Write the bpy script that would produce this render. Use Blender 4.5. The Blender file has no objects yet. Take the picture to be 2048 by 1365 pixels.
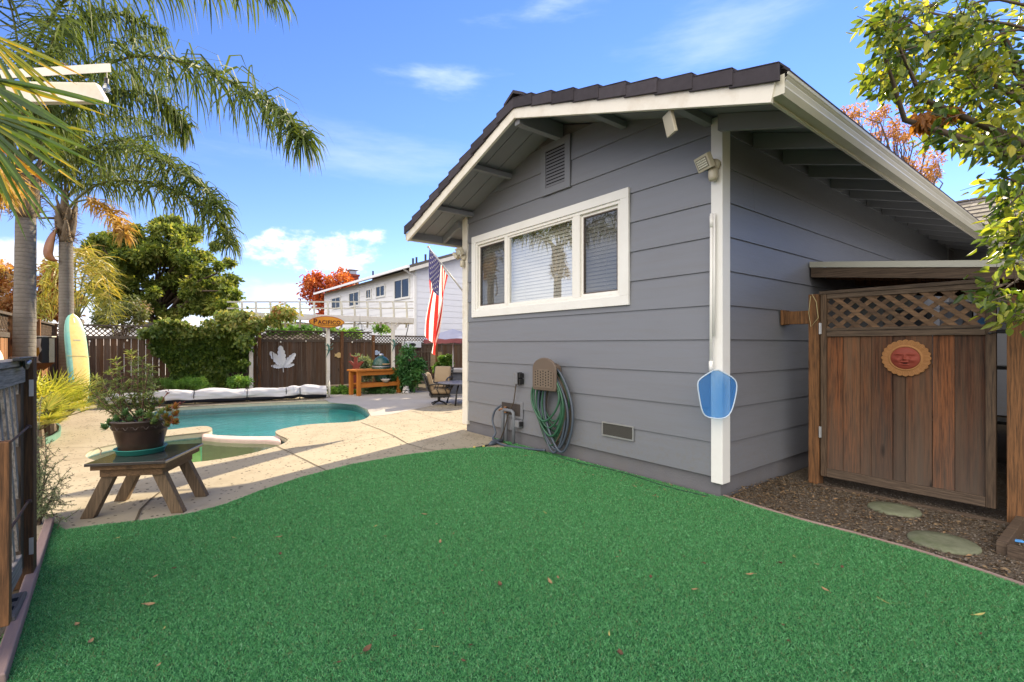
import bpy, bmesh, math, random
import numpy as np
from mathutils import Vector, Matrix, noise as mnoise
rad = math.radians
S = bpy.context.scene
COL = S.collection
# ------------------------------------------------------------------ camera
TH = rad(52.31)
CAM = Vector((2.160, -3.925, 1.30))
FPX, PX0, PY0 = 963.0, 1024.0, 690.0
RT = (math.cos(TH), math.sin(TH))
FW = (-math.sin(TH), math.cos(TH))
cd = bpy.data.cameras.new('camera')
cam = bpy.data.objects.new('camera', cd)
COL.objects.link(cam)
cam.location = CAM
cam.rotation_euler = (rad(90), 0, TH)
cd.sensor_width = 36.0
cd.lens = FPX / 2048 * 36
cd.shift_y = 7.5 / 2048
cd.clip_start = 0.05
cd.clip_end = 3000
S.camera = cam
# ------------------------------------------------------------------ light
SUN_AZ = Vector((-0.365, 0.931)).normalized()
SUN_EL = rad(31)
SUN = Vector((SUN_AZ.x * math.cos(SUN_EL), SUN_AZ.y * math.cos(SUN_EL), math.sin(SUN_EL)))
ld = bpy.data.lights.new('sun', 'SUN')
ld.energy = 5.0
ld.angle = rad(0.5)
ld.color = (1.0, 0.85, 0.60)
sun = bpy.data.objects.new('sun', ld)
COL.objects.link(sun)
sun.rotation_euler = (-SUN).to_track_quat('-Z', 'Y').to_euler()
sun.location = (0, 0, 30)
W = bpy.data.worlds.new('World')
S.world = W
W.use_nodes = True
wn = W.node_tree.nodes
wl = W.node_tree.links
wn.clear()
w_out = wn.new('ShaderNodeOutputWorld')
w_bg = wn.new('ShaderNodeBackground')
w_bg.inputs['Strength'].default_value = 0.10
sky = wn.new('ShaderNodeTexSky')
sky.sky_type = 'NISHITA'
sky.sun_disc = False
sky.sun_elevation = SUN_EL
sky.sun_rotation = math.atan2(SUN_AZ.x, SUN_AZ.y)
sky.air_density = 1.0
sky.dust_density = 0.0
sky.ozone_density = 3.0
tc = wn.new('ShaderNodeTexCoord')
def wmath(op, a, b=None):
    n = wn.new('ShaderNodeMath'); n.operation = op
    for i, v in enumerate((a, b)):
        if v is None: continue
        if isinstance(v, (int, float)): n.inputs[i].default_value = v
        else: wl.new(v, n.inputs[i])
    return n.outputs[0]
def dirv(px, py):
    v = Vector((RT[0] * (px - PX0) / FPX + FW[0], RT[1] * (px - PX0) / FPX + FW[1], (PY0 - py) / FPX))
    return v.normalized()
def cloud(direction, width, height, nscale, lo, hi, seed, stretch=(1, 1, 3.0), detail=7, amp=1.0):
    """mask 0..1: a patch of cloud round one direction of the sky"""
    d = direction
    side = Vector((d.y, -d.x, 0)).normalized()
    up = side.cross(d).normalized()
    def dot(v):
        n = wn.new('ShaderNodeVectorMath'); n.operation = 'DOT_PRODUCT'
        wl.new(tc.outputs['Generated'], n.inputs[0]); n.inputs[1].default_value = v
        return n.outputs['Value']
    a = wmath('DIVIDE', dot(side), width)
    b = wmath('DIVIDE', wmath('SUBTRACT', dot(up), 0.0), height)
    r2 = wmath('ADD', wmath('MULTIPLY', a, a), wmath('MULTIPLY', b, b))
    fall = wmath('POWER', 2.718, wmath('MULTIPLY', r2, -1.0))
    front = wmath('GREATER_THAN', dot(d), 0.0)
    mp = wn.new('ShaderNodeMapping')
    mp.inputs['Scale'].default_value = stretch
    mp.inputs['Location'].default_value = (seed, seed * 1.7, seed * 0.3)
    wl.new(tc.outputs['Generated'], mp.inputs['Vector'])
    nz = wn.new('ShaderNodeTexNoise')
    nz.inputs['Scale'].default_value = nscale
    nz.inputs['Detail'].default_value = detail
    nz.inputs['Roughness'].default_value = 0.6
    wl.new(mp.outputs['Vector'], nz.inputs['Vector'])
    v = wmath('MULTIPLY', wmath('ADD', wmath('MULTIPLY', wmath('SUBTRACT', nz.outputs['Fac'], 0.5), amp), fall), front)
    mr = wn.new('ShaderNodeMapRange')
    mr.inputs['From Min'].default_value = lo
    mr.inputs['From Max'].default_value = hi
    mr.interpolation_type = 'SMOOTHSTEP'
    wl.new(v, mr.inputs['Value'])
    return mr.outputs[0]
hs = wn.new('ShaderNodeHueSaturation')
hs.inputs['Saturation'].default_value = 1.15
wl.new(sky.outputs[0], hs.inputs['Color'])
tn = wn.new('ShaderNodeMix'); tn.data_type = 'RGBA'; tn.blend_type = 'MULTIPLY'
tn.inputs[0].default_value = 1.0
tn.inputs[7].default_value = (.90, .79, 1.03, 1)
wl.new(hs.outputs[0], tn.inputs[6])
cur = tn.outputs[2]
CLOUDS_AND_FILL = [
    (Vector((-.73, -.66, .28)).normalized(), 0.40, 0.30, 2.5, 0.30, 1.3, 2.7, (1, 1, 2.5), 6, (4.6, 4.9, 5.3), 0.75, 1.6),  # unseen haze added at the left to brighten the window reflection
    (Vector((.42, -.72, .55)).normalized(), 0.85, 0.75, 1.6, 0.15, 0.75, 7.7, (1, 1, 1.6), 6, (15.0, 14.0, 12.7), 0.97, 1.0),  # unseen bright cloud added behind the camera as neutral fill for the shade
    (dirv(670, 505), 0.17, 0.055, 8.0, 0.62, 1.0, 3.1, (1, 1, 1.9), 9, (5.6, 5.7, 6.0), 0.95, 2.4),
    (dirv(575, 590), 0.20, 0.035, 9.0, 0.62, 1.2, 8.1, (1, 1, 2.5), 9, (4.6, 4.8, 5.4), 0.7, 2.2),
    (dirv(20, 510), 0.16, 0.045, 8.0, 0.62, 1.1, 1.3, (1, 1, 1.9), 9, (5.4, 5.5, 5.9), 0.9, 2.2),
    (dirv(885, 155), 0.12, 0.035, 4.0, 0.50, 1.6, 9.2, (1, 1, 4.5), 9, (4.2, 4.8, 6.0), 0.7, 2.6),
    (dirv(1110, 30), 0.16, 0.035, 4.0, 0.55, 1.7, 4.2, (1, 1, 5.0), 9, (4.2, 4.8, 6.0), 0.6, 2.6),
    (dirv(740, 320), 0.40, 0.07, 3.0, 0.50, 1.9, 6.6, (1, 1, 6.0), 9, (3.8, 4.4, 5.6), 0.5, 2.4),
    (dirv(1400, 90), 0.22, 0.07, 3.0, 0.50, 1.7, 8.6, (1, 1, 5.0), 9, (3.8, 4.4, 5.6), 0.5, 2.4),
]
for dv, w_, h_, ns, lo, hi, sd, st, det, colr, amt, amp_ in CLOUDS_AND_FILL:
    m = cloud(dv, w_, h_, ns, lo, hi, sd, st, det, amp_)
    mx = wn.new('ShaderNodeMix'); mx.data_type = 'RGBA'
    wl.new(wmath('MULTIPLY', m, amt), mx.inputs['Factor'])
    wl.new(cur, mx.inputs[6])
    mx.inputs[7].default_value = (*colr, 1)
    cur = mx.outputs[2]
wl.new(cur, w_bg.inputs['Color'])
wl.new(w_bg.outputs[0], w_out.inputs['Surface'])
S.view_settings.view_transform = 'Standard'
S.view_settings.look = 'None'
S.view_settings.gamma = 1.0
S.view_settings.exposure = 1.38
S.cycles.max_bounces = 8
S.cycles.transparent_max_bounces = 16
S.cycles.caustics_reflective = False
S.cycles.caustics_refractive = False
S.cycles.sample_clamp_indirect = 6.0
# ------------------------------------------------------------------ where a sight line meets the place
def D(px, py, Y):
    X = (px - PX0) / FPX * Y
    return Vector((CAM.x + RT[0] * X + FW[0] * Y, CAM.y + RT[1] * X + FW[1] * Y, CAM.z + (PY0 - py) / FPX * Y))
def G(px, py, z=0.0):
    p = D(px, py, FPX * (CAM.z - z) / (py - PY0)); p.z = z
    return p
def onV(px, py, v):
    d = RT[1] * (px - PX0) / FPX + FW[1]
    return D(px, py, (v - CAM.y) / d)
def onU(px, py, u):
    d = RT[0] * (px - PX0) / FPX + FW[0]
    return D(px, py, (u - CAM.x) / d)
# ------------------------------------------------------------------ objects
LOC = {}
def setp(o, label=None, cat=None, group=None, kind=None):
    if label: o['label'] = label
    if cat: o['category'] = cat
    if group: o['group'] = group
    if kind: o['kind'] = kind
    return o
def thing(name, label, cat, loc=(0, 0, 0), group=None, rz=0.0):
    o = bpy.data.objects.new(name, None)
    o.empty_display_size = 0.1
    COL.objects.link(o)
    o.location = loc
    o.rotation_euler = (0, 0, rz)
    LOC[o.name] = Vector(loc)
    return setp(o, label, cat, group)
def dup(root, loc=None, rz=None, label=None, group=None):
    def cp(o, parent):
        c = o.copy(); COL.objects.link(c)
        if parent is not None: c.parent = parent
        for ch in list(o.children): cp(ch, c)
        return c
    r = cp(root, None)
    if loc is not None: r.location = loc; LOC[r.name] = Vector(loc)
    if rz is not None: r.rotation_euler = (0, 0, rz)
    if label: r['label'] = label
    if group: r['group'] = group
    return r
def link_mesh(name, me, mats, parent=None, smooth=False):
    for m in (mats if isinstance(mats, (list, tuple)) else [mats]):
        me.materials.append(m)
    o = bpy.data.objects.new(name, me)
    COL.objects.link(o)
    if parent is not None:
        o.parent = parent
        LOC[o.name] = LOC.get(parent.name, Vector())
    if smooth:
        me.polygons.foreach_set('use_smooth', [True] * len(me.polygons))
    return o
class MB:
    """collects shapes in world coordinates and links them as one mesh"""
    def __init__(s): s.v = []; s.f = []; s.t = []; s.m = []; s.uv = None
    def add(s, vs, fs, tint=0.5, mi=0):
        b = len(s.v)
        s.v += [tuple(p) for p in vs]
        for f in fs:
            s.f.append([b + i for i in f]); s.t.append(tint); s.m.append(mi)
        return s
    def box(s, c, size, rot=None, tint=0.5, mi=0):
        hx, hy, hz = size[0] / 2, size[1] / 2, size[2] / 2
        vs = [Vector((x, y, z)) for x in (-hx, hx) for y in (-hy, hy) for z in (-hz, hz)]
        if rot is not None: vs = [rot @ p for p in vs]
        c = Vector(c)
        vs = [p + c for p in vs]
        return s.add(vs, [(0, 1, 3, 2), (4, 6, 7, 5), (0, 4, 5, 1), (2, 3, 7, 6), (0, 2, 6, 4), (1, 5, 7, 3)], tint, mi)
    def bb(s, a, b, tint=0.5, mi=0):
        a = Vector(a); b = Vector(b)
        return s.box((a + b) / 2, [abs(b[i] - a[i]) for i in range(3)], None, tint, mi)
    def bar(s, p0, p1, w, h, up=(0, 0, 1), tint=0.5, mi=0):
        p0 = Vector(p0); p1 = Vector(p1)
        d = p1 - p0; L = d.length; d = d / L
        u = Vector(up); x = d.cross(u)
        if x.length < 1e-4: x = d.cross(Vector((1, 0, 0)))
        x.normalize(); y = x.cross(d)
        rot = Matrix((x, d, y)).transposed()
        return s.box((p0 + p1) / 2, (w, L, h), rot, tint, mi)
    def tube(s, pts, r, n=8, tint=0.5, mi=0, caps=True, closed=False):
        pts = [Vector(p) for p in pts]
        k = len(pts)
        rr = r if isinstance(r, (list, tuple)) else [r] * k
        vs = []; fs = []
        ref = None
        for i, p in enumerate(pts):
            if closed: t = pts[(i + 1) % k] - pts[(i - 1) % k]
            else: t = pts[min(i + 1, k - 1)] - pts[max(i - 1, 0)]
            if t.length < 1e-9: t = Vector((0, 0, 1))
            t.normalize()
            if ref is None:
                ref = t.orthogonal().normalized()
            ref = (ref - t * ref.dot(t))
            if ref.length < 1e-6: ref = t.orthogonal()
            ref.normalize()
            b = t.cross(ref)
            for j in range(n):
                a = 2 * math.pi * j / n
                vs.append(p + (ref * math.cos(a) + b * math.sin(a)) * rr[i])
        for i in range(k if closed else k - 1):
            i2 = (i + 1) % k
            for j in range(n):
                j2 = (j + 1) % n
                fs.append((i * n + j, i * n + j2, i2 * n + j2, i2 * n + j))
        if caps and not closed:
            fs.append(tuple(range(n - 1, -1, -1)))
            fs.append(tuple((k - 1) * n + j for j in range(n)))
        return s.add(vs, fs, tint, mi)
    def lathe(s, prof, c=(0, 0, 0), n=24, tint=0.5, mi=0, sx=1, sy=1):
        vs = []; fs = []
        c = Vector(c); k = len(prof)
        for r, z in prof:
            for j in range(n):
                a = 2 * math.pi * j / n
                vs.append(c + Vector((math.cos(a) * r * sx, math.sin(a) * r * sy, z)))
        for i in range(k - 1):
            for j in range(n):
                j2 = (j + 1) % n
                fs.append((i * n + j, i * n + j2, (i + 1) * n + j2, (i + 1) * n + j))
        if prof[0][0] > 1e-4: fs.append(tuple(range(n - 1, -1, -1)))
        if prof[-1][0] > 1e-4: fs.append(tuple((k - 1) * n + j for j in range(n)))
        return s.add(vs, fs, tint, mi)
    def prism(s, pts, depth, tint=0.5, mi=0):
        """closed outline (3-D points, one plane) pushed along the vector depth"""
        a = [Vector(p) for p in pts]; d = Vector(depth); n = len(a)
        vs = a + [p + d for p in a]
        fs = [tuple(range(n)), tuple(range(2 * n - 1, n - 1, -1))]
        fs += [(i, n + i, n + (i + 1) % n, (i + 1) % n) for i in range(n)]
        return s.add(vs, fs, tint, mi)
    def build(s, name, mats, parent=None, smooth=False, bevel=0, local=False):
        me = bpy.data.meshes.new(name)
        off = Vector()
        if parent is not None and not local: off = LOC.get(parent.name, Vector())
        me.from_pydata([(p[0] - off.x, p[1] - off.y, p[2] - off.z) for p in s.v], [], s.f)
        at = me.attributes.new('tint', 'FLOAT', 'FACE')
        at.data.foreach_set('value', s.t)
        me.polygons.foreach_set('material_index', s.m)
        bm = bmesh.new(); bm.from_mesh(me)
        bmesh.ops.recalc_face_normals(bm, faces=bm.faces)
        bm.to_mesh(me); bm.free()
        o = link_mesh(name, me, mats, parent, smooth)
        if smooth == 'auto':
            me.polygons.foreach_set('use_smooth', [True] * len(me.polygons))
            bm = bmesh.new(); bm.from_mesh(me)
            for e in bm.edges:
                if len(e.link_faces) == 2 and e.calc_face_angle(0) > rad(38): e.smooth = False
            bm.to_mesh(me); bm.free()
        if bevel:
            b = o.modifiers.new('soft_edges', 'BEVEL'); b.width = bevel; b.segments = 2
            b.limit_method = 'ANGLE'; b.angle_limit = rad(40)
        return o
def np_mesh(name, V, Fc, tint, mats, parent=None, midx=None, smooth=False):
    V = np.asarray(V, dtype=np.float32); Fc = np.asarray(Fc, dtype=np.int32)
    if parent is not None:
        V = V - np.array(LOC.get(parent.name, Vector())[:], dtype=np.float32)
    me = bpy.data.meshes.new(name)
    n, k = Fc.shape
    me.vertices.add(len(V)); me.vertices.foreach_set('co', V.ravel())
    me.loops.add(n * k); me.loops.foreach_set('vertex_index', Fc.ravel())
    me.polygons.add(n)
    me.polygons.foreach_set('loop_start', np.arange(n, dtype=np.int32) * k)
    at = me.attributes.new('tint', 'FLOAT', 'FACE')
    at.data.foreach_set('value', np.asarray(tint, dtype=np.float32))
    if midx is not None: me.polygons.foreach_set('material_index', np.asarray(midx, dtype=np.int32))
    me.update(calc_edges=True)
    return link_mesh(name, me, mats, parent, smooth)
def sheet(name, outer, holes, z, mat, thick=0.0, parent=None):
    """flat outline with holes, filled; top face at height z"""
    cu = bpy.data.curves.new(name, 'CURVE'); cu.dimensions = '2D'; cu.fill_mode = 'BOTH'
    for poly in [outer] + list(holes):
        sp = cu.splines.new('POLY'); sp.points.add(len(poly) - 1); sp.use_cyclic_u = True
        for i, p in enumerate(poly): sp.points[i].co = (p[0], p[1], 0, 1)
    if thick: cu.extrude = thick / 2
    tmp = bpy.data.objects.new('tmp', cu)
    COL.objects.link(tmp)
    dg = bpy.context.evaluated_depsgraph_get()
    me = bpy.data.meshes.new_from_object(tmp.evaluated_get(dg))
    bpy.data.objects.remove(tmp); bpy.data.curves.remove(cu)
    me.name = name
    me.materials.clear()
    me.transform(Matrix.Translation((0, 0, z - thick / 2)))
    if not thick:
        bm = bmesh.new(); bm.from_mesh(me)
        bmesh.ops.reverse_faces(bm, faces=[f for f in bm.faces if f.normal.z < 0])
        bm.to_mesh(me); bm.free()
    return link_mesh(name, me, mat, parent)
def smooth_poly(pts, it=2, closed=True):
    pts = [Vector((p[0], p[1])) for p in pts]
    for _ in range(it):
        q = []
        n = len(pts)
        for i in range(n if closed else n - 1):
            a, b = pts[i], pts[(i + 1) % n]
            q += [a * .75 + b * .25, a * .25 + b * .75]
        if not closed: q = [pts[0]] + q + [pts[-1]]
        pts = q
    return pts
def inpoly(P, poly):
    x, y = P[:, 0], P[:, 1]
    ins = np.zeros(len(P), bool)
    n = len(poly); j = n - 1
    for i in range(n):
        xi, yi = poly[i][0], poly[i][1]; xj, yj = poly[j][0], poly[j][1]
        c = ((yi > y) != (yj > y)) & (x < (xj - xi) * (y - yi) / (yj - yi + 1e-12) + xi)
        ins ^= c; j = i
    return ins
# ------------------------------------------------------------------ materials
def newmat(name):
    m = bpy.data.materials.new(name); m.use_nodes = True
    nt = m.node_tree; nt.nodes.clear()
    out = nt.nodes.new('ShaderNodeOutputMaterial')
    return m, nt, out
def nd(nt, t, **kw):
    n = nt.nodes.new(t)
    for k, v in kw.items():
        if hasattr(n, k): setattr(n, k, v)
        else: n.inputs[k.replace('_', ' ')].default_value = v
    return n
def coords(nt, stretch=(1, 1, 1), loc=(0, 0, 0)):
    t = nt.nodes.new('ShaderNodeTexCoord'); mp = nt.nodes.new('ShaderNodeMapping')
    mp.inputs['Scale'].default_value = stretch; mp.inputs['Location'].default_value = loc
    nt.links.new(t.outputs['Object'], mp.inputs['Vector'])
    return mp.outputs[0]
def noise(nt, vec, scale, detail=5, rough=.55, dist=0):
    n = nt.nodes.new('ShaderNodeTexNoise')
    n.inputs['Scale'].default_value = scale; n.inputs['Detail'].default_value = detail
    n.inputs['Roughness'].default_value = rough; n.inputs['Distortion'].default_value = dist
    nt.links.new(vec, n.inputs['Vector'])
    return n.outputs['Fac']
def ramp(nt, fac, stops, interp='LINEAR'):
    r = nt.nodes.new('ShaderNodeValToRGB'); r.color_ramp.interpolation = interp
    el = r.color_ramp.elements
    while len(el) < len(stops): el.new(0.5)
    for e, (p, c) in zip(el, stops):
        e.position = p; e.color = (*c, 1) if len(c) == 3 else c
    nt.links.new(fac, r.inputs[0])
    return r.outputs[0]
def mixc(nt, fac, a, b, mode='MIX'):
    m = nt.nodes.new('ShaderNodeMix'); m.data_type = 'RGBA'; m.blend_type = mode
    for sck, v in ((m.inputs[0], fac), (m.inputs[6], a), (m.inputs[7], b)):
        if hasattr(v, 'is_linked') or hasattr(v, 'links'): nt.links.new(v, sck)
        elif isinstance(v, (int, float)): sck.default_value = v
        else: sck.default_value = (*v, 1)
    return m.outputs[2]
def mth(nt, op, a, b=0.0, clamp=False):
    n = nt.nodes.new('ShaderNodeMath'); n.operation = op; n.use_clamp = clamp
    for i, v in enumerate((a, b)):
        if isinstance(v, (int, float)): n.inputs[i].default_value = v
        else: nt.links.new(v, n.inputs[i])
    return n.outputs[0]
def attr(nt, name='tint'):
    a = nt.nodes.new('ShaderNodeAttribute'); a.attribute_name = name
    return a.outputs['Fac']
def principled(nt, out, col, rough=.6, spec=.3, metal=0.0, bump=None, bstr=.2, bdist=.01):
    p = nt.nodes.new('ShaderNodeBsdfPrincipled')
    if isinstance(col, (tuple, list)): p.inputs['Base Color'].default_value = (*col, 1)
    else: nt.links.new(col, p.inputs['Base Color'])
    if isinstance(rough, (int, float)): p.inputs['Roughness'].default_value = rough
    else: nt.links.new(rough, p.inputs['Roughness'])
    p.inputs['Specular IOR Level'].default_value = spec
    p.inputs['Metallic'].default_value = metal
    if bump is not None:
        b = nt.nodes.new('ShaderNodeBump'); b.inputs['Strength'].default_value = bstr
        b.inputs['Distance'].default_value = bdist
        nt.links.new(bump, b.inputs['Height']); nt.links.new(b.outputs[0], p.inputs['Normal'])
    if out is not None: nt.links.new(p.outputs[0], out.inputs['Surface'])
    return p
def dk(c, k): return tuple(min(1, x * k) for x in c)
def paint(name, col, rough=.5, spec=.35, var=.12, scale=3, bscale=90, bstr=.08, dirt=None, stretch=(1, 1, 1), metal=0, tint=0.0, dscale=2.2, damt=.55):
    m, nt, out = newmat(name)
    v = coords(nt, stretch)
    c = mixc(nt, noise(nt, v, scale, 6), dk(col, 1 - var), dk(col, 1 + var))
    if dirt:
        d = ramp(nt, noise(nt, v, dscale, 9, .7), [(.48, (0, 0, 0)), (.75, (1, 1, 1))])
        c = mixc(nt, mth(nt, 'MULTIPLY', d, damt), c, dirt)
    if tint:
        k = mth(nt, 'ADD', mth(nt, 'MULTIPLY', attr(nt), 2 * tint), 1 - tint)
        cm = nt.nodes.new('ShaderNodeCombineColor')
        for i in range(3): nt.links.new(k, cm.inputs[i])
        c = mixc(nt, 1.0, c, cm.outputs[0], 'MULTIPLY')
    r = mth(nt, 'ADD', mth(nt, 'MULTIPLY', noise(nt, v, 12, 4), .25), rough - .12)
    principled(nt, out, c, r, spec, metal, noise(nt, v, bscale, 4), bstr, .006)
    return m
def wood(name, a, b, dark=(.02, .016, .012), grain='z', tint=.45, rough=.75, gs=34, knots=True, wear=.55, grey=None, greyz=None, spec=.2):
    """sawn wood: grain along one axis, every board with its own tone (tint)"""
    m, nt, out = newmat(name)
    st = {'x': (.05, 1, 1), 'y': (1, .05, 1), 'z': (1, 1, .05)}[grain]
    at = attr(nt)
    tcn = nt.nodes.new('ShaderNodeTexCoord')
    off = nt.nodes.new('ShaderNodeVectorMath'); off.operation = 'ADD'
    cmb = nt.nodes.new('ShaderNodeCombineXYZ')
    for i, k in enumerate((7.3, 13.1, 29.7)):
        nt.links.new(mth(nt, 'MULTIPLY', at, k), cmb.inputs[i])
    nt.links.new(tcn.outputs['Object'], off.inputs[0]); nt.links.new(cmb.outputs[0], off.inputs[1])
    mp = nt.nodes.new('ShaderNodeMapping'); mp.inputs['Scale'].default_value = st
    nt.links.new(off.outputs[0], mp.inputs['Vector'])
    vec = mp.outputs[0]
    fine = noise(nt, vec, gs * 3.2, 5, .65)
    broad = noise(nt, vec, gs * .5, 6, .6, .6)
    tone = mth(nt, 'ADD', mth(nt, 'MULTIPLY', at, tint), mth(nt, 'MULTIPLY', broad, 1 - tint))
    c = ramp(nt, tone, [(.15, a), (.5, tuple((x + y) / 2 for x, y in zip(a, b))), (.85, b)])
    st2 = mth(nt, 'MULTIPLY', ramp(nt, fine, [(.36, (1, 1, 1)), (.62, (0, 0, 0))]), wear)
    c = mixc(nt, st2, c, dark)
    if grey:
        g = ramp(nt, noise(nt, vec, gs * .22, 7, .7), [(.42, (0, 0, 0)), (.66, (1, 1, 1))])
        c = mixc(nt, mth(nt, 'MULTIPLY', g, .75), c, grey)
    if greyz:
        sx = nt.nodes.new('ShaderNodeSeparateXYZ'); nt.links.new(tcn.outputs['Object'], sx.inputs[0])
        mr = nt.nodes.new('ShaderNodeMapRange')
        mr.inputs['From Min'].default_value = greyz[1]; mr.inputs['From Max'].default_value = greyz[0]
        nt.links.new(mth(nt, 'ADD', sx.outputs[2], mth(nt, 'MULTIPLY', broad, .9)), mr.inputs['Value'])
        c = mixc(nt, mth(nt, 'MULTIPLY', mr.outputs[0], .85), c, greyz[2])
    if knots:
        vo = nt.nodes.new('ShaderNodeTexVoronoi'); vo.inputs['Scale'].default_value = 3.1
        mp2 = nt.nodes.new('ShaderNodeMapping')
        mp2.inputs['Scale'].default_value = tuple(.45 if s_ < 1 else 1.7 for s_ in st)
        nt.links.new(off.outputs[0], mp2.inputs['Vector']); nt.links.new(mp2.outputs[0], vo.inputs['Vector'])
        kn = ramp(nt, vo.outputs['Distance'], [(.05, (1, 1, 1)), (.11, (0, 0, 0))])
        c = mixc(nt, mth(nt, 'MULTIPLY', kn, .8), c, dark)
    principled(nt, out, c, rough, spec, 0, fine, .5, .004)
    return m
def leafmat(name, stops, trans=.4, rough=.45, spec=.35, tcol=1.0):
    m, nt, out = newmat(name)
    c = ramp(nt, attr(nt), stops)
    p = principled(nt, None, c, rough, spec)
    t = nt.nodes.new('ShaderNodeBsdfTranslucent')
    nt.links.new(mixc(nt, 1.0, c, (1.25 * tcol, 1.2 * tcol, .55 * tcol), 'MULTIPLY'), t.inputs['Color'])
    mx = nt.nodes.new('ShaderNodeMixShader'); mx.inputs[0].default_value = trans
    nt.links.new(p.outputs[0], mx.inputs[1]); nt.links.new(t.outputs[0], mx.inputs[2])
    nt.links.new(mx.outputs[0], out.inputs['Surface'])
    return m
# ------------------------------------------------------------------ foliage
def unit(a): return a / np.maximum(np.linalg.norm(a, axis=1, keepdims=True), 1e-9)
def foliage(name, mats, parent, P, Dr, N, L, Wd, tint, fold=.12, curl=.15, shape='oval'):
    """leaf-sized faces: each leaf is two quads folded along its midrib"""
    P = np.asarray(P, float); Dr = unit(np.asarray(Dr, float))
    n = len(P)
    L = np.broadcast_to(np.asarray(L, float), (n,))[:, None]; Wd = np.broadcast_to(np.asarray(Wd, float), (n,))[:, None]
    side = unit(np.cross(Dr, N)); up = np.cross(side, Dr)
    if shape == 'blade':
        a = P + side * Wd * .5; b = P - side * Wd * .5
        c = P + Dr * L
        V = np.stack([a, b, c], 1).reshape(-1, 3)
        F_ = np.arange(n * 3).reshape(n, 3)
        return np_mesh(name, V, F_, tint, mats, parent)
    if shape == 'simple':
        mid = P + Dr * L * .5
        V = np.stack([P, mid + side * Wd * .5 + up * Wd * fold, P + Dr * L - up * L * curl, mid - side * Wd * .5 + up * Wd * fold], 1).reshape(-1, 3)
        return np_mesh(name, V, np.arange(n * 4).reshape(n, 4), tint, mats, parent)
    m1 = P + Dr * L * .30; m2 = P + Dr * L * .68
    tip = P + Dr * L - up * L * curl
    V = np.stack([P, m1 + side * Wd * .48 + up * Wd * fold, m2 + side * Wd * .40 + up * Wd * fold - up * L * curl * .4, tip,
                  m2 - side * Wd * .40 + up * Wd * fold - up * L * curl * .4, m1 - side * Wd * .48 + up * Wd * fold], 1).reshape(-1, 3)
    b = np.arange(n)[:, None] * 6
    Fc = np.concatenate([b + np.array([[0, 1, 2, 3]]), b + np.array([[0, 3, 4, 5]])], 0)
    return np_mesh(name, V, Fc, np.concatenate([tint, tint]), mats, parent)
def clump_points(rng, clumps, n_per, shell=.45):
    Ps, Ds = [], []
    for c, r in clumps:
        n = max(4, int(n_per))
        d = rng.normal(size=(n, 3)); d = unit(d)
        rr = r * (shell + (1 - shell) * rng.random(n)) * rng.uniform(.65, 1.12, n)
        sc = np.array([1, 1, .8])
        Ps.append(np.array(c[:])[None] + d * rr[:, None] * sc); Ds.append(d)
    return np.concatenate(Ps), np.concatenate(Ds)
def crown_leaves(name, mats, parent, rng, clumps, n_per, L, Wd, shell=.4, droop=.3, shape='simple', tlo=0., thi=1., tvar=.25):
    P, d = clump_points(rng, clumps, n_per, shell)
    n = len(P)
    Dr = d * .8 + rng.normal(size=(n, 3)) * .6; Dr[:, 2] -= droop
    N = rng.normal(size=(n, 3)) * .7 + np.array([0, 0, 1.])
    k = rng.random(len(clumps)).repeat(max(4, int(n_per)))
    tint = np.clip(tlo + (thi - tlo) * (k * (1 - tvar) + rng.random(n) * tvar), 0, 1)
    return foliage(name, mats, parent, P, Dr, N, L * rng.uniform(.6, 1.25, n), Wd * rng.uniform(.7, 1.2, n), tint, shape=shape)
def ell(rng, c, rx, ry, rz, n, r0, r1, inner=.35, flat=-.6):
    out = []
    while len(out) < n:
        d = rng.normal(size=3); d /= np.linalg.norm(d)
        if d[2] < flat: continue
        k = inner + (1 - inner) * rng.random() ** .6
        out.append((Vector((c[0] + d[0] * rx * k, c[1] + d[1] * ry * k, c[2] + d[2] * rz * k)), rng.uniform(r0, r1)))
    return out
def limbs(mb, base, fork, clumps, r0, rng, n_limb=14, wob=.12, n=7):
    """tapered trunk to the fork, limbs from along it to the clumps"""
    base = Vector(base); fork = Vector(fork)
    L = (fork - base).length
    pts = []; rr = []
    for i in range(7):
        s = i / 6
        w_ = Vector((math.sin(s * 5 + base.x), math.cos(s * 4 + base.y), 0)) * wob * L * .12 * math.sin(math.pi * s)
        pts.append(base.lerp(fork, s) + w_); rr.append(r0 * (1.25 - .25 * min(1, s * 5)) * (1 - .5 * s))
    mb.tube(pts, rr, n)
    idx = list(range(len(clumps))); rng.shuffle(idx)
    for j in idx[:n_limb]:
        c = clumps[j][0]
        s = rng.uniform(.45, 1.0)
        a = base.lerp(fork, s)
        d = c - a
        m1 = a + d * .4 + Vector((0, 0, d.length * .12)) + Vector(rng.normal(size=3) * d.length * .05)
        m2 = a + d * .75 + Vector((0, 0, d.length * .08)) + Vector(rng.normal(size=3) * d.length * .05)
        r = r0 * .42 * (1 - .35 * s)
        mb.tube([a, m1, m2, c], [r, r * .7, r * .42, r * .15], max(5, n - 2))
    return mb
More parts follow.
